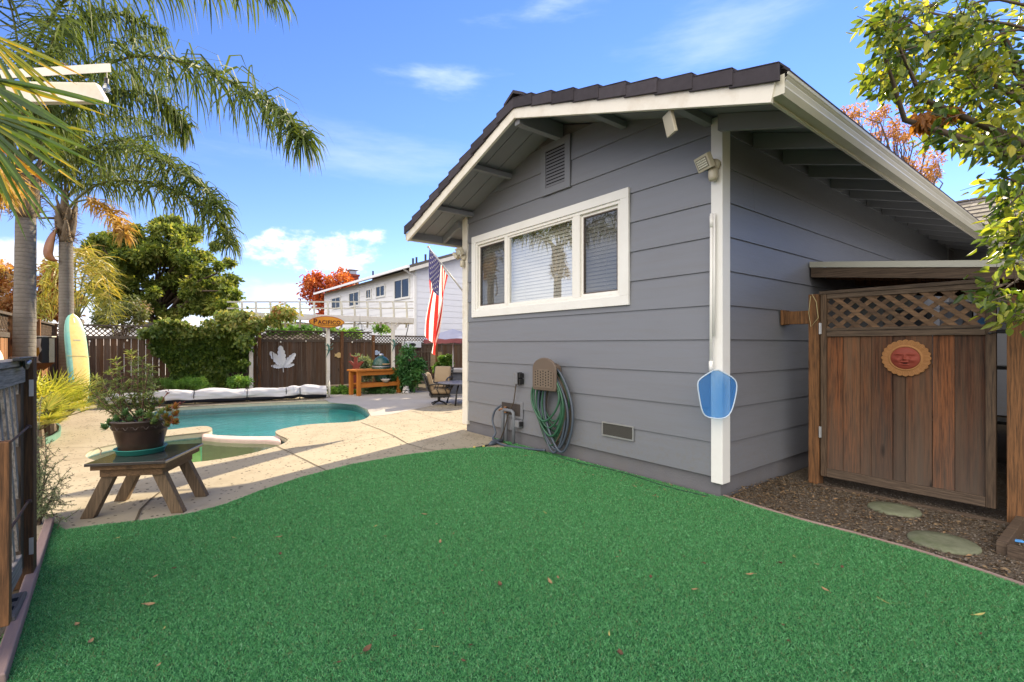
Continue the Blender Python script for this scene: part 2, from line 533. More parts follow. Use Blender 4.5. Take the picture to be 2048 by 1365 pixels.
# ================================================================== materials of the place
m_siding = paint('siding_paint', (.170, .177, .200), .38, .6, .05, 1.5, 22, .16, (.15, .14, .135), damt=.35, stretch=(.5, .5, 9))
def splash(m):
    nt = m.node_tree; p = [n for n in nt.nodes if n.type == 'BSDF_PRINCIPLED'][0]
    src = p.inputs['Base Color'].links[0].from_socket
    v = coords(nt); sx = nt.nodes.new('ShaderNodeSeparateXYZ'); nt.links.new(v, sx.inputs[0])
    lo = ramp(nt, sx.outputs[2], [(.12, (1, 1, 1)), (.62, (0, 0, 0))])
    k = mth(nt, 'MULTIPLY', lo, ramp(nt, noise(nt, v, 26, 6, .75), [(.50, (0, 0, 0)), (.66, (1, 1, 1))]))
    k = mth(nt, 'ADD', mth(nt, 'MULTIPLY', k, .55), mth(nt, 'MULTIPLY', ramp(nt, noise(nt, v, 150, 2, .5), [(.72, (0, 0, 0)), (.76, (1, 1, 1))]), .35))
    nt.links.new(mixc(nt, k, src, (.17, .15, .12)), p.inputs['Base Color'])
splash(m_siding)
m_side2 = paint('foundation_paint', (.14,.138,.15), .7, .25, .12, 6, 60, .5, (.16, .14, .12), damt=.5)
m_soffit = paint('soffit_paint', (.235, .24, .265), .6, .3, .1, 3, 60, .1)
m_white = paint('cream_paint', (.72, .68, .60), .5, .35, .04, 4, 90, .08, (.42, .33, .22), dscale=3.5, damt=.45)
m_trim = paint('white_trim', (.74, .73, .70), .42, .4, .03, 4, 90, .05, (.5, .45, .38), dscale=3, damt=.2)
m_vinyl = paint('vinyl', (.76, .74, .69), .3, .45, .02, 3, 60, .02)
m_gutter = paint('gutter_metal', (.58, .55, .45), .35, .5, .05, 2, 60, .03, (.35, .32, .25), damt=.3)
m_tile = paint('roof_tile', (.055, .048, .056), .85, .2, .25, 20, 260, .6, tint=.25)
m_shingle = paint('grey_shingle', (.13, .115, .10), .9, .15, .3, 14, 120, .6, tint=.4)
m_dark = paint('dark_recess', (.012, .012, .013), .8, .1)
m_black = paint('black_metal', (.015, .015, .016), .4, .45, .2, 12, 90, .1)
m_steel = paint('galvanised_steel', (.45, .45, .46), .4, .5, .1, 20, 90, .05, metal=.7)
def pool_deck_mat():
    m, nt, out = newmat('pool_deck_concrete')
    v = coords(nt)
    base = mixc(nt, noise(nt, v, 1.1, 8, .62), (.265, .222, .155), (.395, .345, .258))
    base = mixc(nt, mth(nt, 'MULTIPLY', ramp(nt, noise(nt, v, 3.2, 9, .7), [(.5, (0, 0, 0)), (.74, (1, 1, 1))]), .6), base, (.19, .15, .10))
    vo = nt.nodes.new('ShaderNodeTexVoronoi'); vo.inputs['Scale'].default_value = 17; vo.inputs['Randomness'].default_value = 1
    nt.links.new(v, vo.inputs['Vector'])
    vo2 = nt.nodes.new('ShaderNodeTexVoronoi'); vo2.inputs['Scale'].default_value = 9
    mpx = nt.nodes.new('ShaderNodeMapping'); mpx.inputs['Scale'].default_value = (1, 1.8, 1)
    nt.links.new(v, mpx.inputs['Vector']); nt.links.new(mpx.outputs[0], vo2.inputs['Vector'])
    th = mth(nt, 'MULTIPLY', noise(nt, v, 6, 4), .46)
    p1 = mth(nt, 'LESS_THAN', vo.outputs['Distance'], mth(nt, 'SUBTRACT', th, .055))
    p2 = mth(nt, 'LESS_THAN', vo2.outputs['Distance'], mth(nt, 'SUBTRACT', th, .08))
    pit = mth(nt, 'MAXIMUM', p1, p2)
    c = mixc(nt, mth(nt, 'MULTIPLY', pit, .8), base, (.07, .052, .035))
    h = mth(nt, 'SUBTRACT', mth(nt, 'MULTIPLY', noise(nt, v, 70, 5), .35), mth(nt, 'MULTIPLY', pit, .8))
    principled(nt, out, c, .85, .2, 0, h, .55, .006)
    return m
m_deck = pool_deck_mat()
m_patio = paint('smooth_patio_concrete', (.40, .36, .31), .8, .2, .18, 1.4, 70, .35, (.27, .24, .21), dscale=1.2, damt=.5)
m_coping = paint('pool_coping', (.50, .45, .34), .8, .2, .2, 5, 60, .4, (.30, .27, .17), dscale=5, damt=.6)
m_dam = paint('spa_dam_plaster', (.55, .40, .36), .7, .25, .2, 6, 60, .3, (.6, .55, .45), damt=.4)
m_joint = paint('deck_joint_filler', (.10, .08, .055), .9, .1, .3, 20)
m_plaster = paint('pool_plaster', (.50, .97, .90), .7, .2, .15, 2, 20, .2)
m_spaplaster = paint('spa_plaster', (.78, .90, .50), .7, .2, .15, 3, 20, .2, (.50, .60, .26), damt=.5)
m_pooltile = paint('waterline_tile', (.16, .24, .24), .3, .5, .4, 26, 60, .1)
def water_mat(name, tint, bs=7.0, bst=.4):
    m, nt, out = newmat(name)
    v = coords(nt, (1, .55, 1))
    b = nt.nodes.new('ShaderNodeBump'); b.inputs['Strength'].default_value = bst; b.inputs['Distance'].default_value = .03
    nt.links.new(noise(nt, v, bs, 4, .5, .6), b.inputs['Height'])
    tr = nt.nodes.new('ShaderNodeBsdfTransparent'); tr.inputs[0].default_value = (*tint, 1)
    gl = nt.nodes.new('ShaderNodeBsdfGlossy'); gl.inputs['Roughness'].default_value = .02
    nt.links.new(b.outputs[0], gl.inputs['Normal'])
    lw = nt.nodes.new('ShaderNodeFresnel'); lw.inputs['IOR'].default_value = 1.2
    nt.links.new(b.outputs[0], lw.inputs['Normal'])
    mx = nt.nodes.new('ShaderNodeMixShader')
    nt.links.new(lw.outputs[0], mx.inputs[0]); nt.links.new(tr.outputs[0], mx.inputs[1]); nt.links.new(gl.outputs[0], mx.inputs[2])
    nt.links.new(mx.outputs[0], out.inputs['Surface'])
    return m
m_water = water_mat('pool_water', (.66, 1.0, .965))
m_spawater = water_mat('spa_water', (.80, .98, .80), 5, .08)
def turf_base_mat():
    m, nt, out = newmat('turf_backing')
    v = coords(nt)
    c = mixc(nt, noise(nt, v, 2.0, 8, .65), (.02, .10, .04), (.04, .16, .065))
    c = mixc(nt, mth(nt, 'MULTIPLY', ramp(nt, noise(nt, v, 60, 4, .7), [(.5, (0, 0, 0)), (.72, (1, 1, 1))]), .5), c, (.01, .035, .015))
    principled(nt, out, c, .8, .15, 0, noise(nt, v, 160, 4), .8, .01)
    return m
m_turf = turf_base_mat()
def dirt_mat():
    m, nt, out = newmat('gravelly_dirt')
    v = coords(nt)
    c = mixc(nt, noise(nt, v, 3, 8, .7), (.065, .050, .037), (.18, .14, .10))
    vo = nt.nodes.new('ShaderNodeTexVoronoi'); vo.inputs['Scale'].default_value = 70
    nt.links.new(v, vo.inputs['Vector'])
    sp = nt.nodes.new('ShaderNodeSeparateColor'); nt.links.new(vo.outputs['Color'], sp.inputs[0])
    c = mixc(nt, mth(nt, 'MULTIPLY', ramp(nt, sp.outputs[0], [(.55, (0, 0, 0)), (.95, (1, 1, 1))]), .55), c, (.22, .19, .155))
    principled(nt, out, c, .95, .1, 0, vo.outputs['Distance'], .9, .02)
    return m
m_dirt = dirt_mat()
m_ground = paint('bare_garden_soil', (.075, .058, .040), .95, .1, .35, 3, 30, .8, (.11, .10, .05), damt=.5)
m_board = paint('composite_edging', (.30, .205, .175), .7, .25, .2, 8, 80, .3, (.42, .34, .31), stretch=(.2, 1, 1), damt=.6)
# ================================================================== pool outline (from sight lines met with deck level or water level)
WZ, SZ = -.13, -.085
far_p = [(300, 830), (354, 827), (455, 821), (565, 815.6), (653, 812.5), (705, 815), (728, 823.5)]
near_p = [(719, 844), (631, 847.5), (587, 853), (556, 860)]
pool = [G(x, y, WZ) for x, y in far_p]
pool += [D(745, 833, 8.95)]
pool += [G(x, y) for x, y in near_p]
cove = [G(x, y) for x, y in [(549, 864), (556, 870), (572, 876), (577, 881), (570, 886), (557, 892)]]
spa_near = [G(x, y) for x, y in [(530, 900), (499, 908), (440, 919), (381, 926), (300, 931), (225, 928), (178, 919), (168, 910), (180, 899), (225, 889), (265, 881), (300, 877), (335, 872.5), (372, 868), (405, 865)]]
strip = [G(x, y) for x, y in [(422, 862), (426, 857), (414, 851.5), (380, 854.5), (338, 860)]]
pool_w = [G(x, y) for x, y in [(285, 864), (225, 858), (205, 850), (212, 840), (250, 834)]]
hole = smooth_poly(pool + cove + spa_near + strip + pool_w, 2)
deck_near = [G(x, y) for x, y in [(60, 1078), (130, 1064), (200, 1054), (300, 1043), (380, 1031), (450, 1012), (520, 985), (600, 958), (700, 932), (800, 914), (880, 903), (960, 897), (1032, 897)]]
deck_outer = [(p.x, p.y) for p in deck_near] + [(-3.35, -.02), (-4.05, -.02), (-4.05, 3.2), (-9.2, 3.2), (-10.6, 2.0), (-11.6, .2), (-12.1, -2.2), (-12.3, -4.2), (-11.5, -4.9), (-8.0, -5.0), (-5.2, -4.95), (-4.2, -4.75), (-3.0, -4.55)]
# ground: one sheet to the horizon
go = [(-900, -900), (900, -900), (900, 900), (-900, 900)]
rect = [(-13.0, -6.2), (2.0, -6.2), (2.0, 3.4), (-13.0, 3.4)]
setp(sheet('ground', go, [rect], -.03, m_ground), 'bare brown soil of the yard', kind='structure')
setp(sheet('garden_bed', rect, [hole], -.022, m_ground), 'planting soil round the pool deck', kind='structure')
setp(sheet('deck', deck_outer, [hole], 0.0, m_deck, .02), 'tan pitted concrete pool deck', kind='structure')
pat = smooth_poly([G(x, y) for x, y in [(742, 833), (775, 831), (820, 821), (870, 811), (925, 808)]], 2, closed=False)
patio_poly = [(p.x, p.y) for p in pat] + [(-4.3, 1.6), (-4.2, 3.15), (-9.15, 3.15), (-10.4, 2.0), (-11.2, .5), (-10.6, -.3)] + [(G(660, 806).x, G(660, 806).y), (G(712, 810).x, G(712, 810).y), (G(735, 820).x, G(735, 820).y)]
setp(sheet('patio', patio_poly, [], .004, m_patio), 'smooth grey concrete patio beyond the pool', kind='structure')
# basin: walls down from the deck edge, coping, floor
def basin():
    n = len(hole); mb = MB()
    vs = [(p[0], p[1], -.002) for p in hole] + [(p[0], p[1], -.07) for p in hole]
    mb.add(vs, [(i, (i + 1) % n, n + (i + 1) % n, n + i) for i in range(n)])
    setp(mb.build('coping', m_coping, None, True), 'rounded tan coping lip of the pool', kind='structure')
    mt = MB()
    vs = [(p[0], p[1], -.07) for p in hole] + [(p[0], p[1], -.20) for p in hole]
    mt.add(vs, [(i, (i + 1) % n, n + (i + 1) % n, n + i) for i in range(n)])
    setp(mt.build('waterline_tile', m_pooltile, None, True), 'dark tile band at the waterline', kind='structure')
basin()
# dam between spa and pool
da = [G(x, y) for x, y in [(404, 870), (440, 873.5), (490, 875.5), (530, 876), (562, 879)]]
db = [G(x, y) for x, y in [(404, 862), (440, 866.5), (490, 868.5), (530, 868.5), (560, 868)]]
dpoly = [(p.x, p.y) for p in da] + [(p.x, p.y) for p in reversed(db)]
mb = MB(); mb.prism([(x, y, -.03) for x, y in dpoly], (0, 0, -.9))
setp(mb.build('spa_dam', m_dam, None, False, .02), 'pinkish plaster spillway between spa and pool', kind='structure')
mid = [((a.x + b.x) / 2, (a.y + b.y) / 2) for a, b in zip(da, db)]
pool_in = [(p[0], p[1]) for p in pool] + [mid[4]] + mid[::-1] + [(G(412, 853).x, G(412, 853).y), (G(335, 857).x, G(335, 857).y)] + [(p[0], p[1]) for p in pool_w]
spa_in = [mid[0]] + mid + [(p[0], p[1]) for p in cove[2:]] + [(p[0], p[1]) for p in spa_near]
def floor_bowl(name, poly, depth, mat):
    c = Vector((sum(p[0] for p in poly) / len(poly), sum(p[1] for p in poly) / len(poly)))
    big = [c + (Vector(p[:2]) - c) * 1.04 for p in poly]
    n = len(big); mb = MB()
    vs = []
    for k, dz in ((1.0, -.19), (.97, -depth * .75), (.85, -depth), ):
        vs += [((c + (p - c) * k).x, (c + (p - c) * k).y, dz) for p in big]
    fs = []
    for r in range(2):
        fs += [(r * n + i, r * n + (i + 1) % n, (r + 1) * n + (i + 1) % n, (r + 1) * n + i) for i in range(n)]
    fs.append(tuple(2 * n + i for i in range(n)))
    mb.add(vs, fs)
    return setp(mb.build(name, mat, None), 'plastered basin under the water', kind='structure')
floor_bowl('pool_basin', pool_in, .85, m_plaster)
floor_bowl('spa_basin', spa_in, .45, m_spaplaster)
def grow(poly, k=1.02):
    c = Vector((sum(p[0] for p in poly) / len(poly), sum(p[1] for p in poly) / len(poly)))
    return [c + (Vector(p[:2]) - c) * k for p in poly]
setp(sheet('pool_water', grow(pool_in, 1.015), [], WZ, m_water), 'turquoise pool water', kind='structure')
setp(sheet('spa_water', grow(spa_in, 1.012), [], SZ, m_spawater), 'shallow greenish spa water', kind='structure')
# pool steps under the shallow end, with pale edges
st = MB()
for k, (y0, x0, x1) in enumerate([(816.5, 700, 740), (821.5, 655, 690), (827, 628, 668)]):
    a, b = G(x0, y0, WZ - .05 - .1 * k), G(x1, y0 + 2.2, WZ - .05 - .1 * k)
    pts = [a.lerp(b, i / 8) + Vector((.10 * math.sin(math.pi * i / 8), 0, 0)) for i in range(9)]
    for p, q in zip(pts[:-1], pts[1:]): st.bar(p, q, .16, .03)
setp(st.build('pool_steps', paint('step_edge', (.8, .8, .76), .6), None), 'pale edges of the steps under water', kind='structure')
# deck joints
jm = MB()
def joint(pts, w=.012):
    q = [G(x, y, .005) for x, y in pts]
    for a, b in zip(q[:-1], q[1:]):
        d = (b - a).normalized(); s = Vector((-d.y, d.x, 0)) * w / 2; e = d * w * .3
        jm.add([a - e + s, a - e - s, b + e - s, b + e + s], [(0, 1, 2, 3)])
joint([(271, 1044), (282, 1018), (300, 1000), (319, 985)], .018)
joint([(553, 892), (580, 905), (615, 922), (650, 940), (685, 964)])
joint([(722, 845), (760, 859), (790, 873), (816, 888), (850, 898), (880, 902)])
joint([(560, 899), (640, 891), (700, 885), (780, 872), (860, 862), (938, 857)], .006)
joint([(833, 825), (880, 840), (930, 849)], .007)
joint([(100, 896), (150, 895), (195, 895)], .008)
joint([(196, 895), (203, 902), (200, 910)], .012)
setp(jm.build('deck_joint', m_joint), 'dark joints in the pool deck', kind='structure')
# dirt strip by the gate and turf
dirt_poly = [(-.03, -.03), (.02, 0), (.02, 3.6), (4.4, 3.6), (4.4, -.6), (2.4, -.45), (1.8, -.2), (1.2, -.14), (.6, -.12), (.1, -.07)]
setp(sheet('dirt', dirt_poly, [], -.006, m_dirt), 'dark gravelly dirt in front of the gate', kind='structure')
redge = [G(x, y) for x, y in [(1447, 996), (1520, 1020), (1600, 1044), (1700, 1070), (1830, 1106), (1950, 1144), (2048, 1178)]]
turf_poly = [(p.x, p.y) for p in deck_near[1:]] + [(-3.3, -.05), (0.0, -.05)] + [(p.x, p.y) for p in redge] + [(2.6, -.45), (4.4, -.62), (4.4, -4.42), (-.6, -4.40), (-2.66, -4.43)]
setp(sheet('turf', turf_poly, [], .008, m_turf, .012), 'green artificial turf backing', kind='structure')
rng = np.random.default_rng(5)
def turf_blades():
    n = 2100000
    P = np.column_stack([rng.uniform(-3.6, 2.9, n), rng.uniform(-4.45, 0, n)])
    rel = P - np.array([CAM.x, CAM.y])
    Y = rel @ np.array(FW); X = rel @ np.array(RT)
    keep = (Y > 1.7) & (np.abs(X / Y) < 1.12)
    P, Y = P[keep], Y[keep]
    dens = np.clip(1.25 - (Y - 1.8) / 4.2, .30, 1.0)
    k = rng.random(len(P)) < dens
    P, Y = P[k], Y[k]
    k = inpoly(P, turf_poly)
    P, Y = P[k], Y[k]
    n = len(P)
    P3 = np.column_stack([P, np.full(n, .012)])
    ang = rng.uniform(0, 2 * np.pi, n)
    # the pile leans in soft patches
    lean = np.array([[mnoise.noise(Vector((p[0] * 1.3, p[1] * 1.3, 0))), mnoise.noise(Vector((p[0] * 1.3, p[1] * 1.3, 9)))] for p in P[::200]])
    lean = np.repeat(lean, 200, axis=0)[:n]
    Dr = np.column_stack([np.cos(ang) * .75, np.sin(ang) * .75, rng.uniform(.45, 1.1, n)])
    N = np.column_stack([rng.normal(size=n), rng.normal(size=n), rng.normal(size=n) * .5])
    tint = np.clip(rng.normal(.47, .21, n) + np.array(lean[:, 0]) * .35, 0, 1)
    tint[rng.random(n) < .035] = 1.0
    L = rng.uniform(.008, .018, n); Wd = rng.uniform(.0020, .0040, n) * np.clip(Y / 2.6, .9, 1.9)
    o = foliage('turf_grass', leafmat('turf_fibre', [(0, (.016, .10, .035)), (.5, (.098, .36, .128)), (.8, (.20, .52, .22)), (.97, (.34, .62, .38)), (1, (.20, .20, .09))], .25, .5, .3), None, P3, Dr, N, L, Wd, tint, shape='blade')
    setp(o, 'short green blades of the artificial turf', kind='stuff')
    print('turf blades', n)
turf_blades()
# ================================================================== house
UC, SL = -1.98, .335
def zs(u): return 3.91 - SL * abs(u - UC)
house = thing('house', 'low grey lap-sided house wing with cream trim and dark tiled gable roof', 'house', (0, 0, 0))
def clip(poly, a, b, c):
    """keep a*x + b*y <= c"""
    out = []
    for i in range(len(poly)):
        p, q = poly[i], poly[(i + 1) % len(poly)]
        dp, dq = a * p[0] + b * p[1] - c, a * q[0] + b * q[1] - c
        if dp <= 0: out.append(p)
        if dp * dq < 0:
            t = dp / (dp - dq); out.append((p[0] + (q[0] - p[0]) * t, p[1] + (q[1] - p[1]) * t))
    return out
def lap(mb, s0, s1, z0, z1, place, cuts=(), hole_=None, joints=()):
    spans = []
    xs = [s0] + sorted(j for j in joints if s0 < j < s1) + [s1]
    for a, b in zip(xs[:-1], xs[1:]): spans.append([(a + .0015, z0), (b - .0015, z0), (b - .0015, z1 + .012), (a + .0015, z1 + .012)])
    for poly in spans:
        for c in cuts: poly = clip(poly, *c)
        if len(poly) < 3: continue
        pieces = [poly]
        if hole_:
            h0, h1, k0, k1 = hole_
            m = clip(clip(poly, -1, 0, -h0), 1, 0, h1)
            pieces = [clip(poly, 1, 0, h0), clip(poly, -1, 0, -h1)]
            if len(m) >= 3: pieces += [clip(m, 0, 1, k0), clip(m, 0, -1, -k1)]
        for pc in pieces:
            if len(pc) < 3: continue
            def off(z): return .004 + .015 * (z1 + .012 - z) / (z1 + .012 - z0)
            front = [place(s, z, off(z)) for s, z in pc]; back = [place(s, z, 0) for s, z in pc]
            n = len(pc)
            mb.add(front + back, [tuple(range(n))] + [(i, n + i, n + (i + 1) % n, (i + 1) % n) for i in range(n)], random.random())
ZL = [.165 + .2955 * k for k in range(13)]
random.seed(3)
WIN = (-3.79, -1.01, 1.755, 2.835)
mb = MB()
for k in range(12):
    lap(mb, -4.06, -.06, ZL[k], ZL[k + 1], lambda s, z, o: (s, -o, z), ((-SL, 1, zs(UC) - SL * UC), (SL, 1, zs(UC) + SL * UC)), WIN)
mb.build('gable_wall', m_siding, house)
mb = MB()
for k in range(11):
    lap(mb, .06, 8.02, ZL[k], ZL[k + 1], lambda s, z, o: (o, s, z), ((0, 1, zs(0) - .01),), None, ((.55,) if k in (8,) else (4.9,) if k % 3 == 1 else ()))
mb.bb((-.04, 8.02, .0), (.02, 8.09, 3.24), mi=1)
for k in range(11):
    lap(mb, 8.09, 12.0, ZL[k], ZL[k + 1], lambda s, z, o: (o - .02, s, z), ((0, 1, zs(0) - .01),))
mb.build('side_wall', [m_siding, m_soffit], house)
mb = MB(); mb.bb((-4.06, .012, -.15), (-.012, .5, .18)); mb.bb((-.35, .5, -.15), (-.012, 12, .18))
mb.build('foundation', m_side2, house)
mb = MB()   # sheathing behind the boards, with the window opening left free
mb.bb((-4.06, .002, .18), (WIN[0], .03, 3.2)); mb.bb((WIN[1], .002, .18), (-.002, .03, 3.2))
mb.bb((WIN[0], .002, .18), (WIN[1], .03, WIN[2])); mb.bb((WIN[0], .002, WIN[3]), (WIN[1], .03, 3.2))
mb.bb((-.03, .03, .18), (-.002, 12, 3.2)); mb.bb((-4.05, .03, 0), (-4.03, 8, 3.0))
mb.prism([(-4.06, .002, 3.2), (-.002, .002, 3.2), (-.002, .002, zs(0) - .02), (UC, .002, zs(UC) - .02), (-4.06, .002, zs(-4.06) - .02)], (0, .028, 0))
mb.build('sheathing', m_side2, house)
mb = MB(); mb.bb((-.078, -.028, .115), (.026, .102, zs(0) + .0)); mb.build('corner_trim', m_trim, house, bevel=.004)
mb = MB(); mb.bb((-4.12, -.032, .10), (-3.985, .10, zs(-4.0) + .0)); mb.build('corner_trim', m_white, house, bevel=.004)
# roof: planked underside, lookouts, barge boards, tiles, gutters
UR, UL, VF, VB = .70, -4.62, -.664, 8.3
mb = MB()
for sgn, ue in ((1, UR), (-1, UL)):
    for v0, v1 in ((-.66, -.445), (-.435, -.225), (-.215, .0), (.004, VB)):
        a = [(UC, v0, zs(UC)), (ue, v0, zs(ue)), (ue, v1, zs(ue)), (UC, v1, zs(UC))]
        mb.prism(a, (0, 0, .022), random.random())
mb.build('soffit', m_soffit, house)
mb = MB(); mb.prism([(UC, -.67, zs(UC) + .024), (UR, -.67, zs(UR) + .024), (UR, VB, zs(UR) + .024), (UC, VB, zs(UC) + .024)], (0, 0, .015)); mb.prism([(UC, -.67, zs(UC) + .024), (UL, -.67, zs(UL) + .024), (UL, VB, zs(UL) + .024), (UC, VB, zs(UC) + .024)], (0, 0, .015))
mb.build('roof_deck', m_soffit, house)
for u in (UC, -2.93, -3.86, -1.03, -.10):
    mb = MB(); w = .085 if u == UC else .065; hh = .20 if u == UC else .085
    mb.bb((u - w / 2, -.655, zs(u) - hh), (u + w / 2, -.002, zs(u) - .012 - (SL * w / 2)))
    mb.build('lookout_beam', m_soffit, house, bevel=.003)
for sgn, ue in ((1, UR), (-1, UL)):
    mb = MB()
    zb = lambda u: zs(u) - .14
    e = .02 if sgn > 0 else -.02
    uu = UC + sgn * .0015
    mb.prism([(uu, VF - .036, zb(uu)), (ue + e, VF - .036, zb(ue + e)), (ue + e * 2.2, VF - .036, zb(ue) + .115), (uu, VF - .036, zb(uu) + .115)], (0, .034, 0))
    mb.build('barge_board', m_white, house, bevel=.003)
# tile courses over each slope
sd = math.atan(SL)
for sgn, ue in ((1, UR + .06), (-1, UL - .04)):
    mb = MB(); Ls = abs(ue - UC) / math.cos(sd); nC = 8; stp = Ls / nC
    for i in range(nC):
        s0, s1 = i * stp, (i + 1) * stp + .03
        u0, u1 = UC + sgn * s0 * math.cos(sd), UC + sgn * s1 * math.cos(sd)
        z0, z1 = zs(u0) + .055, zs(u1) + .085
        nV = 24
        for j in range(nV):
            va = VF + .0 + (VB - VF) * j / nV; vb = VF + (VB - VF) * (j + 1) / nV - .004
            mb.prism([(u0, va, z0), (u1, va, z1), (u1, vb, z1), (u0, vb, z0)], (0, 0, .022), random.random())
    mb.build('roof_tiles', m_tile, house)
    # rake tiles: a row of overlapping angled pieces along the gable edge
    mb = MB(); nR = 9 if sgn > 0 else 10; stp = Ls / nR
    for i in range(nR):
        s0, s1 = i * stp - .01, (i + 1) * stp + .025
        u0, u1 = UC + sgn * s0 * math.cos(sd), UC + sgn * s1 * math.cos(sd)
        l0, l1 = .0, .028
        zb0, zb1 = zs(u0) - .03, zs(u1) - .03 + l1 * .6
        zt0, zt1 = zs(u0) + .082 + l0, zs(u1) + .082 + l1
        vo = VF - .042 - .012 - l0 * .3
        mb.prism([(u0, vo, zb0), (u1, vo - .012, zb1), (u1, vo - .012, zt1), (u0, vo, zt0)], (0, .02, 0), random.random())
        mb.prism([(u0, vo, zt0), (u1, vo - .012, zt1), (u1, vo + .16, zt1 + .012), (u0, vo + .16, zt0 + .012)], (0, 0, -.018), random.random())
    mb.build('rake_tiles', m_tile, house, bevel=.004)
mb = MB()
for j in range(22):
    va = VF - .05 + j * .40
    mb.prism([(UC - .17, va, zs(UC - .17) + .13), (UC, va, zs(UC) + .165), (UC + .17, va, zs(UC + .17) + .13), (UC + .17, va, zs(UC + .17) + .10), (UC, va, zs(UC) + .13), (UC - .17, va, zs(UC - .17) + .10)], (0, .43, 0.0), random.random())
mb.build('ridge_tiles', m_tile, house)
# eaves: rafters, fascia, gutters
for j in range(14):
    v = -.10 + .61 * j
    mb = MB()
    mb.prism([(.024, v, zs(.024) - .004), (UR - .01, v, zs(UR) - .004), (UR - .01, v, zs(UR) - .12), (.024, v, zs(.024) - .145)], (0, .045, 0))
    mb.build('rafter', m_soffit, house)
mb = MB(); mb.prism([(-4.13, -.10, zs(-4.1) - .004), (UL + .02, -.10, zs(UL) - .004), (UL + .02, -.10, zs(UL) - .10), (-4.13, -.10, zs(-4.1) - .12)], (0, .05, 0)); mb.build('rafter', m_soffit, house)
def gutter(u0, sgn, v0, v1, name):
    zt = zs(UR) + .015
    prof = [(0, 0), (0, -.125), (.065, -.125), (.086, -.088), (.086, -.078), (.078, -.076), (.090, -.046), (.090, -.040), (.082, -.038), (.106, -.016), (.110, 0), (.100, 0), (.098, -.025), (.078, -.05), (.06, -.117), (.006, -.117), (.006, 0)]
    mb = MB(); mb.prism([(u0 + sgn * a, v0, zt + b) for a, b in prof], (0, v1 - v0, 0))
    if sgn > 0:
        mb.bb((u0 - .003, v0 + .0, zt - .128), (u0 + .085, v0 - .003, zt - .004))
    mb.build(name, m_gutter, house)
mb = MB(); mb.bb((UR - .008, VF, zs(UR) - .125), (UR + .012, VB, zs(UR) + .02)); mb.build('fascia', m_white, house)
mb = MB(); mb.bb((UL - .012, VF, zs(UL) - .10), (UL + .008, VB, zs(UL) + .02)); mb.build('fascia', m_soffit, house)
gutter(UR + .014, 1, VF - .02, VB, 'gutter')
gutter(UL - .014, -1, VF - .02, VB, 'gutter')
mb = MB(); p = onV(914, 492, .12)
mb.tube([(-4.30, .20, 2.93), (-4.30, .20, 2.84), (-4.27, .19, 2.79), (-4.18, .15, 2.76), (-4.16, .14, 2.70), (-4.16, .14, .1)], .037, 10)
mb.build('downspout', m_gutter, house, True)
# gable vent
mb = MB(); g0, g1, k0, k1 = -2.296, -1.793, 3.11, 3.72
for a, b in (((g0, -.038, k0), (g0 + .085, -.0155, k1)), ((g1 - .085, -.038, k0), (g1, -.0155, k1)), ((g0 + .085, -.038, k0), (g1 - .085, -.0155, k0 + .085)), ((g0 + .085, -.038, k1 - .085), (g1 - .085, -.0155, k1))): mb.bb(a, b)
gv = mb.build('gable_vent', m_siding, house, bevel=.002)
mb = MB()
for i in range(11):
    z = k0 + .09 + i * .039
    mb.prism([(g0 + .086, -.034, z), (g0 + .086, -.0225, z + .028), (g0 + .086, -.0215, z + .033), (g0 + .086, -.032, z + .007)], (g1 - g0 - .172, 0, 0))
mb.build('slats', m_siding, gv)
mb = MB(); mb.bb((g0 + .08, -.0210, k0 + .08), (g1 - .08, -.0155, k1 - .08)); mb.build('screen', m_dark, gv)
# foundation vent
mb = MB(); f0, f1, q0, q1 = -1.315, -.900, .335, .485
for a, b in (((f0, -.032, q0), (f0 + .014, -.0195, q1)), ((f1 - .014, -.032, q0), (f1, -.0195, q1)), ((f0 + .014, -.032, q0), (f1 - .014, -.0195, q0 + .014)), ((f0 + .014, -.032, q1 - .014), (f1 - .014, -.0195, q1))): mb.bb(a, b)
fv = mb.build('foundation_vent', m_steel, house)
mb = MB(); mb.bb((f0 + .01, -.024, q0 + .01), (f1 - .01, -.0195, q1 - .01))
def mesh_mat():
    m, nt, out = newmat('vent_mesh'); v = coords(nt)
    w1 = nt.nodes.new('ShaderNodeTexWave'); w1.inputs['Scale'].default_value = 45; w1.bands_direction = 'X'; nt.links.new(v, w1.inputs[0])
    w2 = nt.nodes.new('ShaderNodeTexWave'); w2.inputs['Scale'].default_value = 45; w2.bands_direction = 'Z'; nt.links.new(v, w2.inputs[0])
    k = mth(nt, 'MAXIMUM', w1.outputs['Fac'], w2.outputs['Fac'])
    c = ramp(nt, k, [(.6, (.02, .02, .02)), (.9, (.085, .08, .07))])
    principled(nt, out, c, .7, .2)
    return m
mb.build('mesh_screen', mesh_mat(), fv)
# window
def glass_mat(name, refl, tint=(1, 1, 1)):
    m, nt, out = newmat(name); v = coords(nt)
    tr = nt.nodes.new('ShaderNodeBsdfTransparent'); tr.inputs[0].default_value = (*tint, 1)
    gl = nt.nodes.new('ShaderNodeBsdfGlossy'); gl.inputs['Roughness'].default_value = .004
    b = nt.nodes.new('ShaderNodeBump'); b.inputs['Strength'].default_value = .012; b.inputs['Distance'].default_value = .02
    nt.links.new(noise(nt, v, 2.5, 2), b.inputs['Height']); nt.links.new(b.outputs[0], gl.inputs['Normal'])
    mx = nt.nodes.new('ShaderNodeMixShader'); mx.inputs[0].default_value = refl
    nt.links.new(tr.outputs[0], mx.inputs[1]); nt.links.new(gl.outputs[0], mx.inputs[2])
    nt.links.new(mx.outputs[0], out.inputs['Surface'])
    return m
m_glass = glass_mat('window_glass', .40, (.9, .93, .93))
